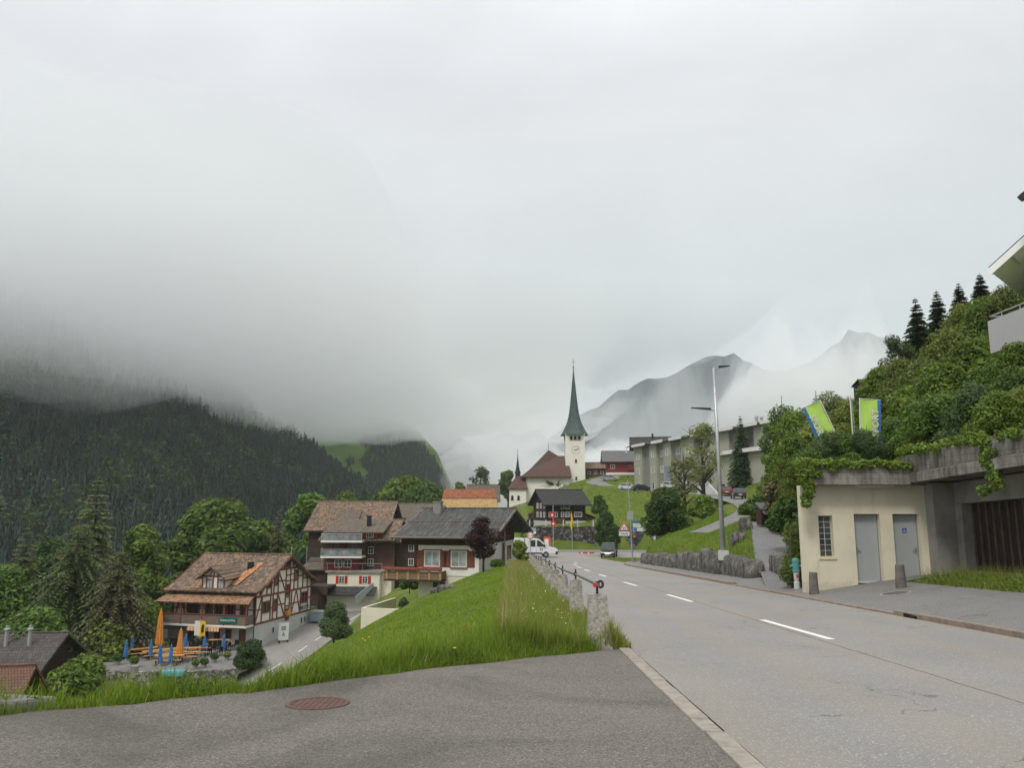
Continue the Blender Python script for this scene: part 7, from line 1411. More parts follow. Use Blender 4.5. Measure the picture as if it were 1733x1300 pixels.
for x, k in ((-0.87, 0.85), (-0.70, 1.0)):
    z0 = 3.04; q.prism([(x + 0.03 * math.cos(a_), z0 + 0.27 * k + 0.035 * math.sin(a_)) for a_ in np.linspace(0, 6.28, 9)[:-1]], fm, 0.104, 0.108)
    q.bar((x, -0.106, z0 + 0.23 * k), (x, -0.106, z0 + 0.10 * k), 0.07, 0.004, up=(0, 1, 0)); q.bar((x, -0.106, z0 + 0.1 * k), (x - 0.05, -0.106, z0 - 0.02), 0.03, 0.004, up=(0, 1, 0)); q.bar((x, -0.106, z0 + 0.1 * k), (x + 0.06, -0.106, z0 - 0.02), 0.03, 0.004, up=(0, 1, 0))
q.build('children_symbol', M_SIGNBLACK, sg)
q = MB(); q.fbox(fm, -1.3, -0.26, 0.05, 0.075, 2.42, 2.82); pl = q.build('sign_plate', M_SIGNWHITE, sg); lettering('Schule', 0.30, pl, (-0.78, -0.08, 2.62), (R(90), 0, 0), M_SIGNBLACK, 0.003)
q = MB(); q.bar((-0.8, -0.04, 3.7), (0, -0.04, 3.7), 0.04); q.bar((-0.3, -0.04, 2.6), (0, -0.04, 2.6), 0.04); q.build('bracket', M_GALV, sg)
q = MB(); q.fbox(fm, -0.48, 0.14, 0.09, 0.11, 3.98, 4.85); q.build('grey_sign_back', paint('sign_back_grey', (0.33, 0.35, 0.34), 0.5, 0.1), sg)
q = MB(); q.prism([(0.12, 3.25), (1.1, 3.25), (1.32, 3.42), (1.1, 3.60), (0.12, 3.60)], fm, 0.06, 0.08); a_ = q.build('direction_sign', M_SIGNWHITE, sg); q = MB(); q.fbox(fm, 0.25, 0.8, 0.081, 0.084, 3.44, 3.48); q.fbox(fm, 0.25, 0.6, 0.081, 0.084, 3.34, 3.38); q.build('faded_lines', pm('faded_sign_text', (0.4, 0.42, 0.45), 0.1, 4), a_)
q = MB(); q.prism([(0.12, 2.85), (1.15, 2.85), (1.42, 3.03), (1.15, 3.21), (0.12, 3.21)], fm, 0.06, 0.08); a_ = q.build('direction_sign', M_SIGNWHITE, sg); q = MB(); q.fbox(fm, 0.14, 0.5, 0.081, 0.084, 2.87, 3.19); q.build('blue_field', M_SIGNBLUE, a_); q = MB(); q.prism([(1.12, 2.92), (1.3, 3.03), (1.12, 3.14)], fm, 0.081, 0.084); q.build('arrow', M_SIGNBLACK, a_)
q = MB(); q.fbox(fm, 0.1, 0.8, 0.03, 0.05, 3.7, 3.9); q.build('blue_street_sign', M_SIGNBLUE, sg); q = MB(); q.fbox(fm, 0.08, 0.3, 0.03, 0.06, 2.25, 2.45); q.build('orange_plate', paint('orange_plate', (0.6, 0.22, 0.04), 0.4, 0.1), sg)
# flag pole with two Swiss flags, yellow banner pole, bus stop board, orange board, barriers
def swiss(par, z, x0=-0.5):
    q = MB(); q.box(x0, x0 + 0.72, -0.07, -0.05, z, z + 0.85); f_ = q.build('flag', M_SIGNRED, par); q = MB(); cx = x0 + 0.36; q.box(cx - 0.2, cx + 0.2, -0.076, -0.071, z + 0.36, z + 0.49); q.box(cx - 0.065, cx + 0.065, -0.08, -0.0765, z + 0.2, z + 0.66); q.build('white_cross', M_SIGNWHITE, f_)
fpz = P(936.5, 934, 118); fl = thing('flag_pole', 'thin grey mast with two small red white-crossed flags before the stone wall', 'flag pole', fpz, 0); MB().tube([(0, 0, -0.4), (0, 0, 6.9)], 0.06, 8).build('mast', M_GALV, fl); swiss(fl, 5.0); swiss(fl, 3.7, -0.35)
p = P(969, 938, 117); yl = thing('banner_pole', 'thin mast with a narrow furled yellow banner left of the smaller dark round tree', 'banner pole', p, 0); MB().tube([(0, 0, -0.4), (-0.1, 0, 6.2)], 0.05, 8).build('mast', M_GALV, yl)
q = MB(); q.tube([(-0.05, -0.06, 3.4), (-0.16, -0.06, 4.2), (-0.02, -0.06, 5.0), (-0.12, -0.06, 5.9)], [0.06, 0.17, 0.13, 0.10], 8); q.build('banner', pm('yellow_cloth', (0.65, 0.42, 0.05), 0.2, 4, 0.9, 0.1), yl)
p = P(902, 940, 103); bs = thing('bus_stop_sign', 'small blue and white bus stop board behind the white pickup', 'bus stop sign', p, 0); MB().tube([(0, 0, -0.3), (0, 0, 3.5)], 0.04, 8).build('post', M_GALV, bs); MB().box(-0.4, 0.4, -0.06, -0.04, 2.75, 3.05).build('white_panel', M_SIGNWHITE, bs); MB().box(-0.4, 0.4, -0.06, -0.04, 3.06, 3.5).build('blue_panel', pm('pale_blue_panel', (0.28, 0.38, 0.45), 0.1, 4, 0.5, 0), bs)
p = P(926, 933, 113); ob = thing('notice_board', 'orange framed white notice panel at the stone wall behind the pickup', 'notice', p, 0); q = MB(); q.box(-0.5, 0.5, 0, 0.06, 0.2, 2.0); q.box(-0.06, 0.06, 0.0, 0.05, -0.3, 0.199); q.build('panel', paint('orange_red_panel', (0.6, 0.12, 0.03), 0.5, 0.1), ob); MB().box(-0.36, 0.2, -0.02, -0.002, 0.5, 1.7).build('white_sheet', M_SIGNWHITE, ob)
p = P(993, 941, 110); rb_ = thing('barrier', 'low red and white striped road barrier lying in front of the stone wall', 'barrier', p, 0)
q = MB()
for i in range(9): q.box(-1.05 + i * 0.235, -1.05 + (i + 1) * 0.235, 0, 0.08, 0.18, 0.48, 0 if i % 4 != 1 else 1)
q.build('plank', [M_SIGNRED, M_SIGNWHITE], rb_)
for x in (-0.8, 0.8): MB().box(x - 0.05, x + 0.05, -0.2, 0.3, -0.05, 0.18).build('foot', M_DARKMETAL, rb_)
p = P(1122, 934, 92); rb2 = thing('barrier', 'red rail barrier on two posts at the right end of the stone wall', 'barrier', p, 0); MB().box(-1.3, 1.3, 0, 0.06, 0.9, 1.1).build('rail', M_SIGNRED, rb2)
for x in (-1.25, 1.25): MB().box(x - 0.05, x + 0.05, 0.0, 0.06, -0.4, 0.899).build('post', M_SIGNRED, rb2)
p = P(1137, 922, 84); ts = thing('road_sign', 'little white warning triangle with red rim standing right of the globe shaped tree', 'road sign', p, 0); MB().tube([(0, 0, -0.8), (0, 0, 1.0)], 0.03, 8).build('post', M_GALV, ts); tri(0.36, 0.04, M_SIGNRED, 'triangle_rim', ts, (0, 0.75)); tri(0.25, 0.055, M_SIGNWHITE, 'triangle_face', ts, (0, 0.75)); MB().fbox(fm, -0.3, 0.3, 0.04, 0.055, 0.25, 0.55).build('sign_plate', M_SIGNWHITE, ts)
p = P(1109, 919, 88); q = MB(); q.hexa([(-0.06, 0, -0.5), (0.06, 0, -0.5), (0.06, 0.05, -0.5), (-0.06, 0.05, -0.5), (-0.28, 0, 1.35), (0.1, 0, 1.35), (0.1, 0.05, 1.35), (-0.28, 0.05, 1.35)]); tag(q.build('marker_post', M_GREYWHITE, loc=p), 'leaning grey white marker post under the globe shaped tree', 'post')
# weathered little notice shed beside the path
nb_ = thing('notice_shed', 'small dark wooden shed with slanted slate lid beside the footpath', 'shed', P(1300, 872, 47), R(12)); MB().box(-0.45, 0.35, 0, 0.6, -0.6, 0.35).build('wall', M_DARKWOOD, nb_); q = MB(); q.sheet([(-0.35, -0.25, 0.05), (0.55, -0.25, 0.05), (0.42, 0.6, 0.75), (-0.48, 0.6, 0.75)], 0.07); q.build('roof', pm('grey_slate_lid', (0.12, 0.125, 0.13), 0.3, 3), nb_)
# banners on the planter
M_LIME = pm('lime_cloth', (0.40, 0.62, 0.12), 0.08, 3, 0.8, 0.05); M_BLUE = pm('blue_cloth', (0.055, 0.17, 0.42), 0.08, 3, 0.8, 0.05)
def banner(lab, p0, lean, w, h, rz, txt, flip):
    """p0 = foot of the banner pole in the planter; lean tilts the pole"""
    t = thing('banner', lab, 'banner', p0, rz, 'lime and blue banners on the planter'); t.rotation_euler = (0, lean, rz); s = -1 if flip else 1
    MB().tube([(0, 0, -0.9), (0, 0, h + 0.02)], 0.022, 8).build('pole', M_WHITEFR, t)
    q = MB(); nx, ny = 6, 12
    for side, y in ((0, -0.006), (1, 0.006)):
        pass
    vs = []; fs = []; ms = []
    for j in range(ny + 1):
        for i in range(nx + 1):
            u_ = i / nx; vs.append((s * (0.03 + u_ * w), 0.025 * math.sin(u_ * 4 + j * 0.5), h - 1.95 * j / ny - 0.03 * u_))
    for j in range(ny):
        for i in range(nx): a_ = j * (nx + 1) + i; fs.append((a_, a_ + 1, a_ + nx + 2, a_ + nx + 1)); ms.append(1 if i >= nx - 2 + 1 - 0 else 0)
    me = bpy.data.meshes.new('cloth'); me.from_pydata(vs, [], fs); me.polygons.foreach_set('material_index', ms); cl = link_mesh('cloth', me, [M_LIME, M_BLUE], t)
    sm = cl.modifiers.new('thickness', 'SOLIDIFY'); sm.thickness = 0.008
    tx = lettering(txt, 0.36, cl, (s * (0.03 + w * 0.72), -0.05, h - 0.95), (R(90), R(-90 if not flip else 90), 0), M_WHITEFR, 0.004)
    MB().bar((0, 0, h), (s * (w + 0.05), 0, h - 0.02), 0.02).build('top_rod', M_WHITEFR, t); return t
banner('left lime banner with blue edge and white letters, leaning to the left', P(1414, 733, 30.5), R(-22), 0.78, 1.42, R(0), 'SPORT', True)
banner('right lime banner with blue edge and white letters facing the road', P(1456, 738, 30), R(3), 0.78, 1.48, R(0), 'SPORT', False)
banner('middle lime and blue banner seen almost edge on', P(1443, 738, 31.5), R(0), 0.8, 1.65, R(62), 'SPORT', False)

# ------------------------------------------------------------------ beer garden of the inn
TZ = -13.02
def T(u, v, z=TZ):
    a, y, zz = ray(u, v); t_ = (CAM_H - z) / -zz; return Vector((a * t_, y * t_, z))
tp = [T(168, 1128), T(188, 1100), T(290, 1084), T(436, 1094), T(452, 1112), T(400, 1136), T(300, 1142), T(180, 1140)]
q = MB(); q.prism([(p.x, p.y) for p in tp], lambda a, d, z: (a, z, TZ - 0.4 + d), 0, 0.4); tag(q.build('terrace', pm('terrace_paving', (0.17, 0.165, 0.16), 0.3, 1.5, 0.9, 0.3)), kind='structure')
q = MB(); wp = [T(150, 1124), T(170, 1133), T(182, 1142), T(300, 1144), T(402, 1138)]
for a, b_ in zip(wp[:-1], wp[1:]): q.bar(a + Vector((0, 0, -0.75)), b_ + Vector((0, 0, -0.75)), 0.5, 2.1)
tag(q.build('terrace_wall', M_TERRSTONE), 'rubble stone wall along the front of the beer garden terrace', 'wall')
q = MB(); wp = [T(215, 1108), T(232, 1100), T(262, 1090), T(282, 1088)]
for a, b_ in zip(wp[:-1], wp[1:]): q.bar(a + Vector((0, 0, 0.5)), b_ + Vector((0, 0, 0.5)), 0.3, 1.9)
tag(q.build('garden_wall', M_CONC), 'grey concrete garden wall behind the blue parasols', 'wall')
q = MB(); q.box(0, 3.2, 0, 0.3, 0, 2.6); tag(q.build('garden_wall', M_GREYSTONE, loc=T(258, 1095) + Vector((0, 3, 0))), 'taller grey masonry wall directly left of the inn ground floor', 'wall')
M_ORCL = pm('orange_parasol_cloth', (0.62, 0.25, 0.055), 0.3, 3.5, 0.85, 0.1); M_BLCL = pm('blue_parasol_cloth', (0.055, 0.17, 0.42), 0.25, 3, 0.85, 0.1)
def parasol(name, lab, p, h, r, mat, grp):
    t = thing(name, lab, 'parasol', p, random.uniform(0, 6), grp); MB().tube([(0, 0, 0), (0, 0, h)], 0.03, 8).build('pole', M_WHITEFR, t); MB().lathe([(0.25, 0), (0.25, 0.08), (0.06, 0.1)], n=12).build('base', M_CONC, t)
    vs = []; fs = []; n = 20; zs = [0.16, 0.22, 0.4, 0.6, 0.8, 0.92, 1.0]; rs = [0.8, 1.1, 1.0, 0.85, 0.65, 0.4, 0.08]
    for z_, r_ in zip(zs, rs):
        for j in range(n): k = r_ * r * (1 + 0.28 * (j % 2) - 0.14 + random.uniform(-0.08, 0.08)); vs.append((k * math.cos(6.283 * j / n), k * math.sin(6.283 * j / n), z_ * h))
    for i in range(len(zs) - 1):
        for j in range(n): fs.append((i * n + j, i * n + (j + 1) % n, (i + 1) * n + (j + 1) % n, (i + 1) * n + j))
    fs.append(tuple(range(n))[::-1]); MB().add(vs, fs).build('folded_canopy', mat, t); return t
parasol('parasol', 'very tall folded orange parasol at the terrace edge', T(268, 1106), 4.3, 0.30, M_ORCL, 'orange parasols'); parasol('parasol', 'shorter folded orange parasol in the middle of the terrace', T(303, 1121), 3.1, 0.28, M_ORCL, 'orange parasols')
for u, v, h, lab in ((212, 1119, 1.95, 'leftmost folded blue parasol'), (222, 1112, 2.05, 'folded blue parasol just right of the leftmost one'), (246, 1101, 2.0, 'folded blue parasol farthest back beside the tall orange one'), (254, 1118, 1.9, 'folded blue parasol in front of the tall orange one'), (270, 1128, 1.9, 'front folded blue parasol below the tall orange one'), (288, 1128, 1.95, 'front folded blue parasol left of the shorter orange one'), (313, 1106, 1.9, 'folded blue parasol behind the shorter orange one'), (345, 1110, 1.9, 'folded blue parasol below the inn windows'), (378, 1104, 1.7, 'rightmost folded blue parasol next to the brown table')):
    parasol('parasol', lab, T(u, v), h, 0.17, M_BLCL, 'blue parasols')
M_BEECH = wood('honey_table_boards', (0.42, 0.23, 0.075), 0.3, 0, 8)
def table(lab, p, rz, l=2.2, w=0.7):
    t = thing('beer_table', lab, 'table', p, rz, 'tables of the beer garden'); MB().box(-l / 2, l / 2, -w / 2, w / 2, 0.72, 0.77).build('tabletop', M_BEECH, t)
    for x in (-l * 0.36, l * 0.36):
        q = MB(); q.bar((x, -w * 0.4, 0), (x, w * 0.25, 0.72), 0.05); q.bar((x, w * 0.4, 0), (x, -w * 0.25, 0.72), 0.05); q.build('leg', M_DARKMETAL, t)
    return t
def bench(lab, p, rz, l=2.2):
    t = thing('beer_bench', lab, 'bench', p, rz, 'benches of the beer garden'); MB().box(-l / 2, l / 2, -0.14, 0.14, 0.43, 0.47).build('seat', M_BEECH, t)
    for x in (-l * 0.36, l * 0.36): MB().box(x - 0.03, x + 0.03, -0.12, 0.12, 0, 0.43).build('leg', M_DARKMETAL, t)
    return t
for u, v, a_, l_, lab in ((236, 1112, 38, 3.2, 'the leftmost blue parasols'), (270, 1114, 38, 3.2, 'the foot of the tall orange parasol'), (286, 1124, 5, 2.6, 'the two front blue parasols'), (312, 1118, 10, 2.6, 'the shorter orange parasol'), (334, 1110, 6, 2.6, 'the inn door'), (371, 1096, 0, 2.2, 'the middle window of the inn')):
    p = T(u, v); k = R(a_); d_ = Vector((-math.sin(k), math.cos(k), 0)) * 0.75
    table('honey wood table by ' + lab, p, k, l_); bench('honey bench near side, table by ' + lab, p - d_, k, l_); bench('honey bench far side, table by ' + lab, p + d_, k, l_)
def chair(lab, p, rz):
    t = thing('garden_chair', lab, 'chair', p, rz, 'dark chairs of the beer garden'); MB().box(-0.22, 0.22, -0.22, 0.22, 0.42, 0.46).build('seat', M_DARKMETAL, t); MB().box(-0.22, 0.22, 0.19, 0.23, 0.47, 0.9).build('backrest', M_DARKMETAL, t)
    for x in (-0.19, 0.19):
        for y in (-0.19, 0.19): MB().box(x - 0.02, x + 0.02, y - 0.02, y + 0.02, 0, 0.42).build('leg', M_DARKMETAL, t)
    return t
c0 = chair('dark metal garden chair among the crowded chairs in the middle of the terrace', T(330, 1104), 0.4)
for i in range(17):
    u = 322 + (i % 9) * 9.5 + random.uniform(-3, 3); v = 1101 + (i // 9) * 8 + random.uniform(-2, 2); c = copy_tree(c0); c.location = T(u, v); c.rotation_euler = (0, 0, random.uniform(0, 6.28))
def potplant(lab, p, r, m_, seed):
    t = thing('potted_plant', lab, 'potted plant', p, 0, 'potted plants of the beer garden'); MB().lathe([(r * 0.5, 0), (r * 0.65, r * 0.9)], n=10).build('pot', M_CONC, t); V, Fq = crown_quads([(0, 0, r * 1.5, r * 0.9), (r * 0.3, 0, r * 1.3, r * 0.7), (-r * 0.3, 0.1, r * 1.4, r * 0.7)], 700, 0.1, np.random.default_rng(seed)); np_mesh('foliage', V, Fq, m_, t); return t
for i, (u, v, r, m_, lab) in enumerate(((332, 1096, 0.42, LF_BROWN, 'potted plant with reddish leaves by the inn door'), (198, 1126, 0.45, LF_DEEP, 'round potted shrub at the left end of the terrace'), (226, 1130, 0.45, LF_GREEN, 'potted shrub behind the terrace wall'), (345, 1131, 0.4, LF_GREEN, 'potted shrub at the front right of the terrace'), (362, 1122, 0.4, LF_DEEP, 'dark potted shrub in front of the chairs'), (330, 1132, 0.35, LF_DEEP, 'small potted shrub right of the front tables'), (384, 1118, 0.35, LF_YELLOW, 'light potted plant near the right side of the terrace'))): potplant(lab, T(u, v), r, m_, 400 + i)
bn = thing('bin', 'black waste bin at the left corner of the inn', 'bin', T(296, 1098), 0.1); MB().box(-0.45, 0.45, -0.4, 0.4, 0, 1.05).build('body', M_DARKMETAL, bn, bevel=0.05); MB().box(-0.5, 0.5, -0.45, 0.45, 1.06, 1.16).build('lid', M_DARKMETAL, bn, bevel=0.03)
q = MB(); q.box(-1.0, 1.0, -0.4, 0.4, 0, 0.5); tag(q.build('storage_box', pm('turquoise_plastic', (0.08, 0.34, 0.40), 0.1, 3, 0.5, 0.05), loc=T(294, 1145), bevel=0.12), 'turquoise plastic storage box at the front edge of the terrace', 'box')
q = MB(); q.lathe([(0.3, -0.2), (0.34, 0.75), (0.3, 0.8)], n=14); tag(q.build('barrel_planter', M_CONC, loc=T(227, 1143)), 'grey barrel planter in front of the terrace wall', 'planter')
# inn flag, menu board, container
fl = thing('flag', 'white and yellow flag with a black emblem hanging above the beer garden', 'flag', inn_pt(-5.0, -1.9, 1.4), R(-13.6)); MB().tube([(0, 0.4, 1.2), (0, -0.35, 1.5)], 0.025, 6).build('staff', M_WHITEFR, fl)
q = MB()
for i in range(4):
    x0 = -0.65 + i * 0.325; q.hexa([(x0, -0.3 + 0.06 * (i % 2), -0.15 - 0.12 * i % 0.3), (x0 + 0.325, -0.3 + 0.06 * ((i + 1) % 2), -0.1), (x0 + 0.325, -0.29 + 0.06 * ((i + 1) % 2), -0.1), (x0, -0.29 + 0.06 * (i % 2), -0.15 - 0.12 * i % 0.3), (x0, -0.3 + 0.06 * (i % 2), 1.35), (x0 + 0.325, -0.3 + 0.06 * ((i + 1) % 2), 1.4), (x0 + 0.325, -0.29 + 0.06 * ((i + 1) % 2), 1.4), (x0, -0.29 + 0.06 * (i % 2), 1.35)], 0 if i < 2 else 1)
c_ = q.build('cloth', [M_WHITEFR, pm('yellow_flag_cloth', (0.68, 0.48, 0.04), 0.1, 4, 0.9, 0.05)], fl)
q = MB(); q.prism([(0.18, 0.2), (0.5, 0.3), (0.42, 0.75), (0.52, 1.0), (0.3, 1.05), (0.2, 0.8)], fmap('f', -0.31), 0, 0.02); q.build('emblem', M_SIGNBLACK, c_)
mbp = inn_pt(1.6, 3.4, 0); mbp.z = h1(mbp.x, mbp.y) + 0.05; mn = thing('menu_board', 'white standing menu board on the street beside the inn gable', 'menu board', mbp, R(30)); MB().box(-0.55, 0.55, 0, 0.08, 0.25, 2.1).build('panel', M_SIGNWHITE, mn); q = MB(); q.box(-0.25, 0.25, -0.012, -0.001, 1.3, 1.75); q.prism([(-0.2, 0.7), (0.2, 0.7), (0.0, 1.25)], fmap('f', 0), 0.001, 0.012); q.build('print', pm('grey_print', (0.3, 0.3, 0.3), 0.2, 8), mn)
for x in (-0.45, 0.45): MB().box(x - 0.04, x + 0.04, -0.2, 0.3, -0.1, 0.249).build('foot', M_DARKMETAL, mn)
dp = inn_pt(1.4, 11.8, 0); dp.z = h1(dp.x, dp.y); dm = thing('waste_container', 'grey blue waste container at the back corner of the inn gable', 'container', dp, R(-14)); MB().box(-0.85, 0.85, -0.6, 0.6, 0.15, 1.25).build('body', pm('grey_blue_plastic', (0.25, 0.32, 0.34), 0.15, 3, 0.5, 0.05), dm, bevel=0.06); MB().box(-0.9, 0.9, -0.65, 0.65, 1.26, 1.4).build('lid', pm('grey_blue_lid', (0.36, 0.42, 0.43), 0.15, 3, 0.5, 0.05), dm, bevel=0.05)
for x in (-0.7, 0.7): MB().tube([(x, -0.05, 0.08), (x, 0.05, 0.08)], 0.08, 10).build('wheel', M_DARKMETAL, dm)
# mesh fence behind the inn
mf = thing('mesh_fence', 'tall green mesh fence between the inn roof and the balcony house', 'fence', P(492, 968, 106), R(-4)); q = MB()
for k in range(14): q.bar((0, 0, 0.2 + k * 0.22), (4.2, 0, 0.2 + k * 0.22), 0.02)
for k in range(22): q.bar((k * 0.2, 0, 0.2), (k * 0.2, 0, 3.1), 0.02)
q.build('mesh', pm('green_wire', (0.03, 0.07, 0.05), 0.2, 3, 0.6), mf)
for x in (0, 2.1, 4.2): MB().tube([(x, 0, -2), (x, 0, 3.2)], 0.05, 6).build('post', M_GALV, mf)
# ------------------------------------------------------------------ vehicles
M_TYRE = pm('tyre_rubber', (0.018, 0.018, 0.018), 0.3, 8, 0.9, 0.2); M_RIM = pm('alloy_rim', (0.35, 0.36, 0.37), 0.15, 6, 0.4, 0.05, metal=0.7); M_CARGLASS = glass('car_glass', (0.02, 0.028, 0.028), 0.05); M_LAMP = paint('lamp_glass', (0.65, 0.66, 0.66), 0.15, 0.6); M_TAIL = paint('tail_lamp_red', (0.4, 0.015, 0.015), 0.2, 0.5); M_TRIM = pm('black_trim', (0.02, 0.02, 0.021), 0.2, 5, 0.7, 0.1)
def wheel(par, x, y, r=0.32, w=0.2):
    s = 1 if x > 0 else -1; q = MB(); pr = [(-w / 2, r * 0.86), (-w / 2 + 0.03, r), (w / 2 - 0.03, r), (w / 2, r * 0.86)]; n = 18
    vs = [(x + a_, y + rr * math.cos(6.283 * j / n), r + rr * math.sin(6.283 * j / n)) for a_, rr in pr for j in range(n)]; fs = [(i * n + j, i * n + (j + 1) % n, (i + 1) * n + (j + 1) % n, (i + 1) * n + j) for i in range(3) for j in range(n)] + [tuple(range(n)), tuple(range(3 * n, 4 * n))]
    t = q.add(vs, fs).build('wheel', M_TYRE, par); q = MB(); q.tube([(x + s * w * 0.42, y, r), (x + s * (w * 0.5 + 0.012), y, r)], r * 0.62, 14); q.build('rim', M_RIM, t)
def car(name, label, cat, p, rz, col, L_=4.3, W=1.76, H_=1.48, kind='hatch', group=None, rl=True):
    """nose points to -y; lofted body, tapered cabin, wheels and lamps"""
    t = thing(name, label, cat, p, rz, group); m = paint('car_paint_' + name + str(len(_mats)), col, 0.28, 0.8); hl = L_ / 2; w = W / 2
    van = kind == 'van'; prof = [(-hl, 0.30), (-hl - 0.03, 0.55), (-hl + 0.06, 0.74), (-hl + (0.75 if van else 1.15), 0.98 if van else 0.93), (hl - 0.25, 1.02), (hl - 0.02, 0.92), (hl, 0.5), (hl - 0.06, 0.28)]
    q = MB(); n = len(prof); secs = [(-w, 0.97, 0.0), (-w * 0.97, 1.0, 0.0), (w * 0.97, 1.0, 0.0), (w, 0.97, 0.0)]
    vs = []
    for x, k, _ in ((-w * 0.90, 0.98, 0), (-w, 0.94, 0), (w, 0.94, 0), (w * 0.90, 0.98, 0)):
        for y, z in prof: vs.append((x, y * (k if abs(x) == w else 1.0), z if abs(x) != w else 0.32 + (z - 0.32) * 0.9))
    fs = [(s * n + i, s * n + (i + 1) % n, (s + 1) * n + (i + 1) % n, (s + 1) * n + i) for s in range(3) for i in range(n)] + [tuple(range(n)), tuple(range(3 * n, 4 * n))]
    body = q.add(vs, fs).build('body', m, t, bevel=0.04)
    y0, y1 = (-hl + 0.72, hl - 0.08) if van else (-hl + 1.0, hl - (0.25 if kind == 'hatch' else 0.75)); ty0, ty1 = (y0 + 0.62, y1 - 0.12) if van else (y0 + 0.85, y1 - (0.5 if kind == 'hatch' else 0.6)); bw, tw_ = w * 0.95, w * (0.82 if van else 0.74); zb, zt = 0.93, H_ - 0.06
    q = MB(); q.hexa([(-bw, y0, zb), (bw, y0, zb), (bw, y1, zb), (-bw, y1, zb), (-tw_, ty0, zt), (tw_, ty0, zt), (tw_, ty1, zt), (-tw_, ty1, zt)]); q.build('windows', M_CARGLASS, t)
    q = MB(); q.hexa([(-tw_ - 0.02, ty0 - 0.03, zt), (tw_ + 0.02, ty0 - 0.03, zt), (tw_ + 0.02, ty1 + 0.03, zt), (-tw_ - 0.02, ty1 + 0.03, zt), (-tw_ * 0.9, ty0 + 0.12, H_), (tw_ * 0.9, ty0 + 0.12, H_), (tw_ * 0.9, ty1 - 0.12, H_), (-tw_ * 0.9, ty1 - 0.12, H_)])
    for sx in (-1, 1):
        q.bar((sx * bw, y0, zb), (sx * tw_, ty0, zt), 0.07); q.bar((sx * bw, y1, zb), (sx * tw_, ty1, zt), 0.12 if not van else 0.16)
        ym = y0 * 0.5 + y1 * 0.5; q.bar((sx * bw, ym, zb), (sx * tw_, ym, zt), 0.07)
        if van: q.hexa([(sx * bw * 1.01, ym, zb), (sx * bw * 1.01, y1, zb), (sx * bw * 0.98, y1, zb), (sx * bw * 0.98, ym, zb), (sx * tw_ * 1.015, ym, zt), (sx * tw_ * 1.015, ty1, zt), (sx * tw_ * 0.98, ty1, zt), (sx * tw_ * 0.98, ym, zt)])
    q.build('roof', m, t)
    for x in (-w + 0.09, w - 0.09):
        for y in (-hl + 0.82, hl - 0.8): wheel(t, x, y)
    q = MB(); q.box(-w * 0.8, w * 0.8, -hl - 0.035, -hl + 0.02, 0.33, 0.5); q.box(-w * 0.85, w * 0.85, hl - 0.03, hl + 0.02, 0.33, 0.46); q.build('bumper', M_TRIM, t)
    for sx in (-1, 1):
        q = MB(); q.box(sx * w * 0.74 - 0.17, sx * w * 0.74 + 0.17, -hl - 0.035, -hl + 0.1, 0.60, 0.76); q.build('headlight', M_LAMP, t, bevel=0.02)
        q = MB(); q.box(sx * w * 0.8 - 0.1, sx * w * 0.8 + 0.1, hl - 0.12, hl + 0.015, 0.68, 0.92); q.build('tail_light', M_TAIL, t, bevel=0.02)
        q = MB(); q.box(sx * (w + 0.02) - 0.09, sx * (w + 0.02) + 0.09, y0 + 0.25, y0 + 0.38, 0.98, 1.12); q.build('mirror', m, t, bevel=0.03)
    MB().box(-0.25, 0.25, hl + 0.016, hl + 0.03, 0.52, 0.63).build('number_plate', M_WHITEFR, t); MB().box(-0.25, 0.25, -hl - 0.05, -hl - 0.036, 0.42, 0.52).build('number_plate', M_WHITEFR, t)
    return t
p = P(1031, 947.5, 99); p.z = plane_z(99) + 0.0
car('van', 'small black van driving towards the camera at the junction', 'van', Vector((p.x, 99, p.z)), R(-13), (0.012, 0.012, 0.014), 4.4, 1.75, 1.84, 'van')
zz = lambda x, y: polyline_blend(np.array([x]), np.array([y]), DRIVE, 1, 1)[1][0]
for u, Y, rz, col, kd, lab, nm in ((1229, 126, 168, (0.35, 0.012, 0.014), 'hatch', 'red car parked at the roadside uphill, seen from behind', 'parked_car'), (1249, 113, 172, (0.035, 0.045, 0.05), 'hatch', 'dark grey car parked just below the red car', 'parked_car')):
    x = (u - 866.5) / 1300 * Y * 0.99; car(nm, lab, 'car', (x, Y, h1(x, Y) + 0.09), R(rz), col, kind=kd, group='cars parked along the uphill road')
for u, v, Y, rz, col, lab in ((1064, 829, 172, 70, (0.62, 0.63, 0.63), 'white car parked at the left corner of the apartment block'), (1086, 831, 168, 100, (0.02, 0.025, 0.035), 'dark blue car parked next to the white one before the apartment block'), (1137, 826, 152, 80, (0.6, 0.61, 0.61), 'white car half hidden by the tall airy tree'), (1032, 812, 196, 80, (0.28, 0.30, 0.31), 'silver car in front of the white garage wall below the red house')):
    p = P(u, v, Y); z = h1(p.x, Y); car('parked_car', lab, 'car', (p.x, Y, (max(z, p.z - 0.3) if Y > 120 else z + 0.1) + 0.02), R(rz), col, group='cars parked around the village')
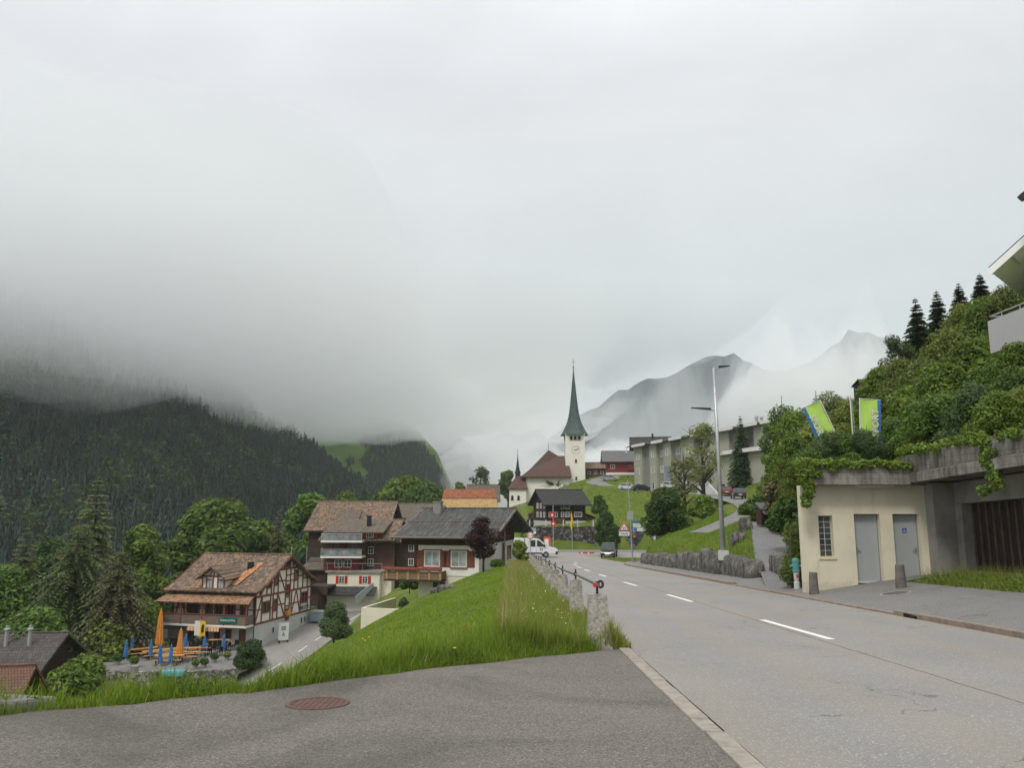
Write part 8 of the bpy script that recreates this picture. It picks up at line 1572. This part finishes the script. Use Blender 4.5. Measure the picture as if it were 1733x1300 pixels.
# white crew cab pickup, nose to the right
pk = thing('pickup_truck', 'white crew cab pickup truck with box body standing at the junction', 'pickup truck', Vector((P(944, 944, 97).x, 97.5, plane_z(97.5) + 0.01)), R(4)); M_VW = paint('pickup_white', (0.72, 0.73, 0.73), 0.3, 0.7)
pf = [(0, 0.45), (0.02, 0.85), (-0.12, 1.12), (-1.2, 1.36), (-2.25, 2.22), (-2.55, 2.32), (-4.0, 2.32), (-4.05, 0.55), (-1.95, 0.45)]
q = MB(); q.prism(pf, fmap('f', 0), -1.95, 0); q.build('cab', M_VW, pk, bevel=0.06)
q = MB(); q.prism([(-1.42, 1.32), (-2.3, 2.08), (-2.55, 2.12), (-2.55, 1.32)], fmap('f', 0), 0.0, 0.012); q.prism([(-2.75, 1.32), (-2.75, 2.12), (-3.45, 2.12), (-3.45, 1.32)], fmap('f', 0), 0.0, 0.012); q.build('side_windows', M_CARGLASS, pk)
q = MB(); q.hexa([(-1.17, 0.15, 1.385), (-1.17, 1.8, 1.385), (-2.22, 1.7, 2.235), (-2.22, 0.25, 2.235), (-1.15, 0.15, 1.395), (-1.15, 1.8, 1.395), (-2.2, 1.7, 2.245), (-2.2, 0.25, 2.245)]); q.build('windscreen', M_CARGLASS, pk)
q = MB(); q.box(-2.66, -2.64, -0.008, 0.0, 0.6, 2.1); q.box(-3.6, -3.58, -0.008, 0, 0.6, 2.1); q.box(-4.04, -1.9, -0.02, 0.0, 0.45, 0.62); q.box(-0.25, 0.06, -0.02, 1.95, 0.38, 0.72); q.build('trim', M_TRIM, pk)
MB().box(-0.16, 0.05, 0.05, 0.45, 0.85, 1.05).build('headlight', M_LAMP, pk, bevel=0.03); MB().box(-1.75, -1.55, -0.2, -0.02, 1.3, 1.6).build('mirror', M_TRIM, pk, bevel=0.03)
MB().box(-6.4, -4.15, 0.02, 1.93, 0.75, 2.34).build('box_body', M_VW, pk, bevel=0.03); MB().box(-6.4, -4.15, 0.0, 0.019, 0.55, 1.0).build('side_board', M_GALV, pk)
q = MB(); q.box(-2.2, -1.85, -0.014, -0.001, 0.85, 1.15); b_ = q.build('door_emblem', M_TRIM, pk); q = MB(); q.box(-2.14, -1.91, -0.018, -0.0145, 0.91, 1.09); q.build('emblem_field', M_GREYWHITE, b_)
for x in (-1.45, -5.0):
    for y in (0.05, 1.9):
        q = MB(); q.tube([(x, y - 0.11, 0.36), (x, y + 0.11, 0.36)], 0.36, 18); w_ = q.build('wheel', M_TYRE, pk); q = MB(); s_ = -1 if y < 1 else 1; q.tube([(x, y + s_ * 0.1, 0.36), (x, y + s_ * 0.125, 0.36)], 0.21, 14); q.build('rim', M_RIM, w_)
# ------------------------------------------------------------------ low cloud hanging in the valley, and the hazy air
def fog_slab(name, x0, x1, y0, y1, zb, zt, dens, seed, bump=8.0, n=78, pw=3.0, tilt=0.0, tiltx=0.0, toptilt=0.0, alb=(0.985, 0.992, 0.99)):
    u = np.linspace(-1, 1, n); U, V = np.meshgrid(u, u)
    X = (x0 + x1) / 2 + U * (x1 - x0) / 2; Y = (y0 + y1) / 2 + V * (y1 - y0) / 2
    th = np.clip((1 - np.abs(U) ** pw) * (1 - np.abs(V) ** pw), 0, 1) ** 0.6
    mid = zb + (zt - zb) * 0.45 + tilt * (Y - (y0 + y1) / 2) + tiltx * (X - (x0 + x1) / 2)
    lo = mid - (mid - tilt * (Y - (y0 + y1) / 2) - tiltx * (X - (x0 + x1) / 2) - zb) * th + (fbm(X, Y, 150, seed, 5) + 0.5 * np.abs(fbm(X, Y, 45, seed + 7, 3))) * bump * th
    hi = mid + np.maximum((zt - zb) * 0.55 + toptilt * (X - (x0 + x1) / 2), 12) * th + (fbm(X, Y, 190, seed + 1, 5) + 0.6 * np.abs(fbm(X, Y, 60, seed + 9, 3))) * bump * 1.6 * th + 0.01
    vs = np.concatenate([np.stack([X.ravel(), Y.ravel(), lo.ravel()], 1), np.stack([X.ravel(), Y.ravel(), np.maximum(hi, lo + 0.01).ravel()], 1)])
    i = (np.arange(n - 1)[:, None] * n + np.arange(n - 1)[None]).ravel()
    f = np.concatenate([np.stack([i, i + n, i + n + 1, i + 1], 1), np.stack([i, i + 1, i + n + 1, i + n], 1) + n * n])
    rim = list(range(n)) + [n * k + n - 1 for k in range(1, n)] + [n * (n - 1) + k for k in range(n - 2, -1, -1)] + [n * k for k in range(n - 2, 0, -1)]
    s = [(rim[k], rim[(k + 1) % len(rim)], rim[(k + 1) % len(rim)] + n * n, rim[k] + n * n) for k in range(len(rim))]
    f = np.concatenate([f, np.array(s)])
    o = np_mesh(name, vs, f, volume('cloud_vapour', alb, dens, 0.0), smooth=False)
    bm = bmesh.new(); bm.from_mesh(o.data); bmesh.ops.recalc_face_normals(bm, faces=bm.faces); bm.to_mesh(o.data); bm.free()
    return tag(o, kind='stuff')
# cloud base on the left valley side
GREYC = (0.94, 0.956, 0.97)
fog_slab('low_cloud', -760, -40, 190, 700, 33, 190, 0.0065, 21, 11, alb=GREYC)
fog_slab('low_cloud', -740, 60, 215, 900, 42, 150, 0.009, 22, 11, pw=2.0, toptilt=-0.16, alb=GREYC)
fog_slab('low_cloud', -1000, 110, 640, 1080, 34, 160, 0.006, 23, 18, pw=2.0, toptilt=-0.20, alb=(0.97, 0.98, 0.98))
# higher grey bank on the left whose torn top slopes down to the right
fog_slab('low_cloud', -1900, 420, 1060, 1560, 150, 520, 0.0055, 27, 70, pw=2.2, toptilt=-0.36, alb=(0.83, 0.865, 0.89))
# bank behind the church and the patch on the mountain
fog_slab('low_cloud', -260, 420, 700, 1300, -60, 62, 0.011, 31, 14)
fog_slab('low_cloud', 170, 640, 1450, 1900, 10, 265, 0.0020, 32, 85, pw=2.0)
fog_slab('low_cloud', 430, 800, 1300, 1750, 60, 315, 0.0085, 33, 60, pw=2.0)
hz = MB(); hz.box(-5600, 5600, -40, 6700, -120, 1500)
haze = hz.build('haze', volume('hazy_air', (0.88, 0.95, 1.0), 0.00017)); tag(haze, kind='stuff')
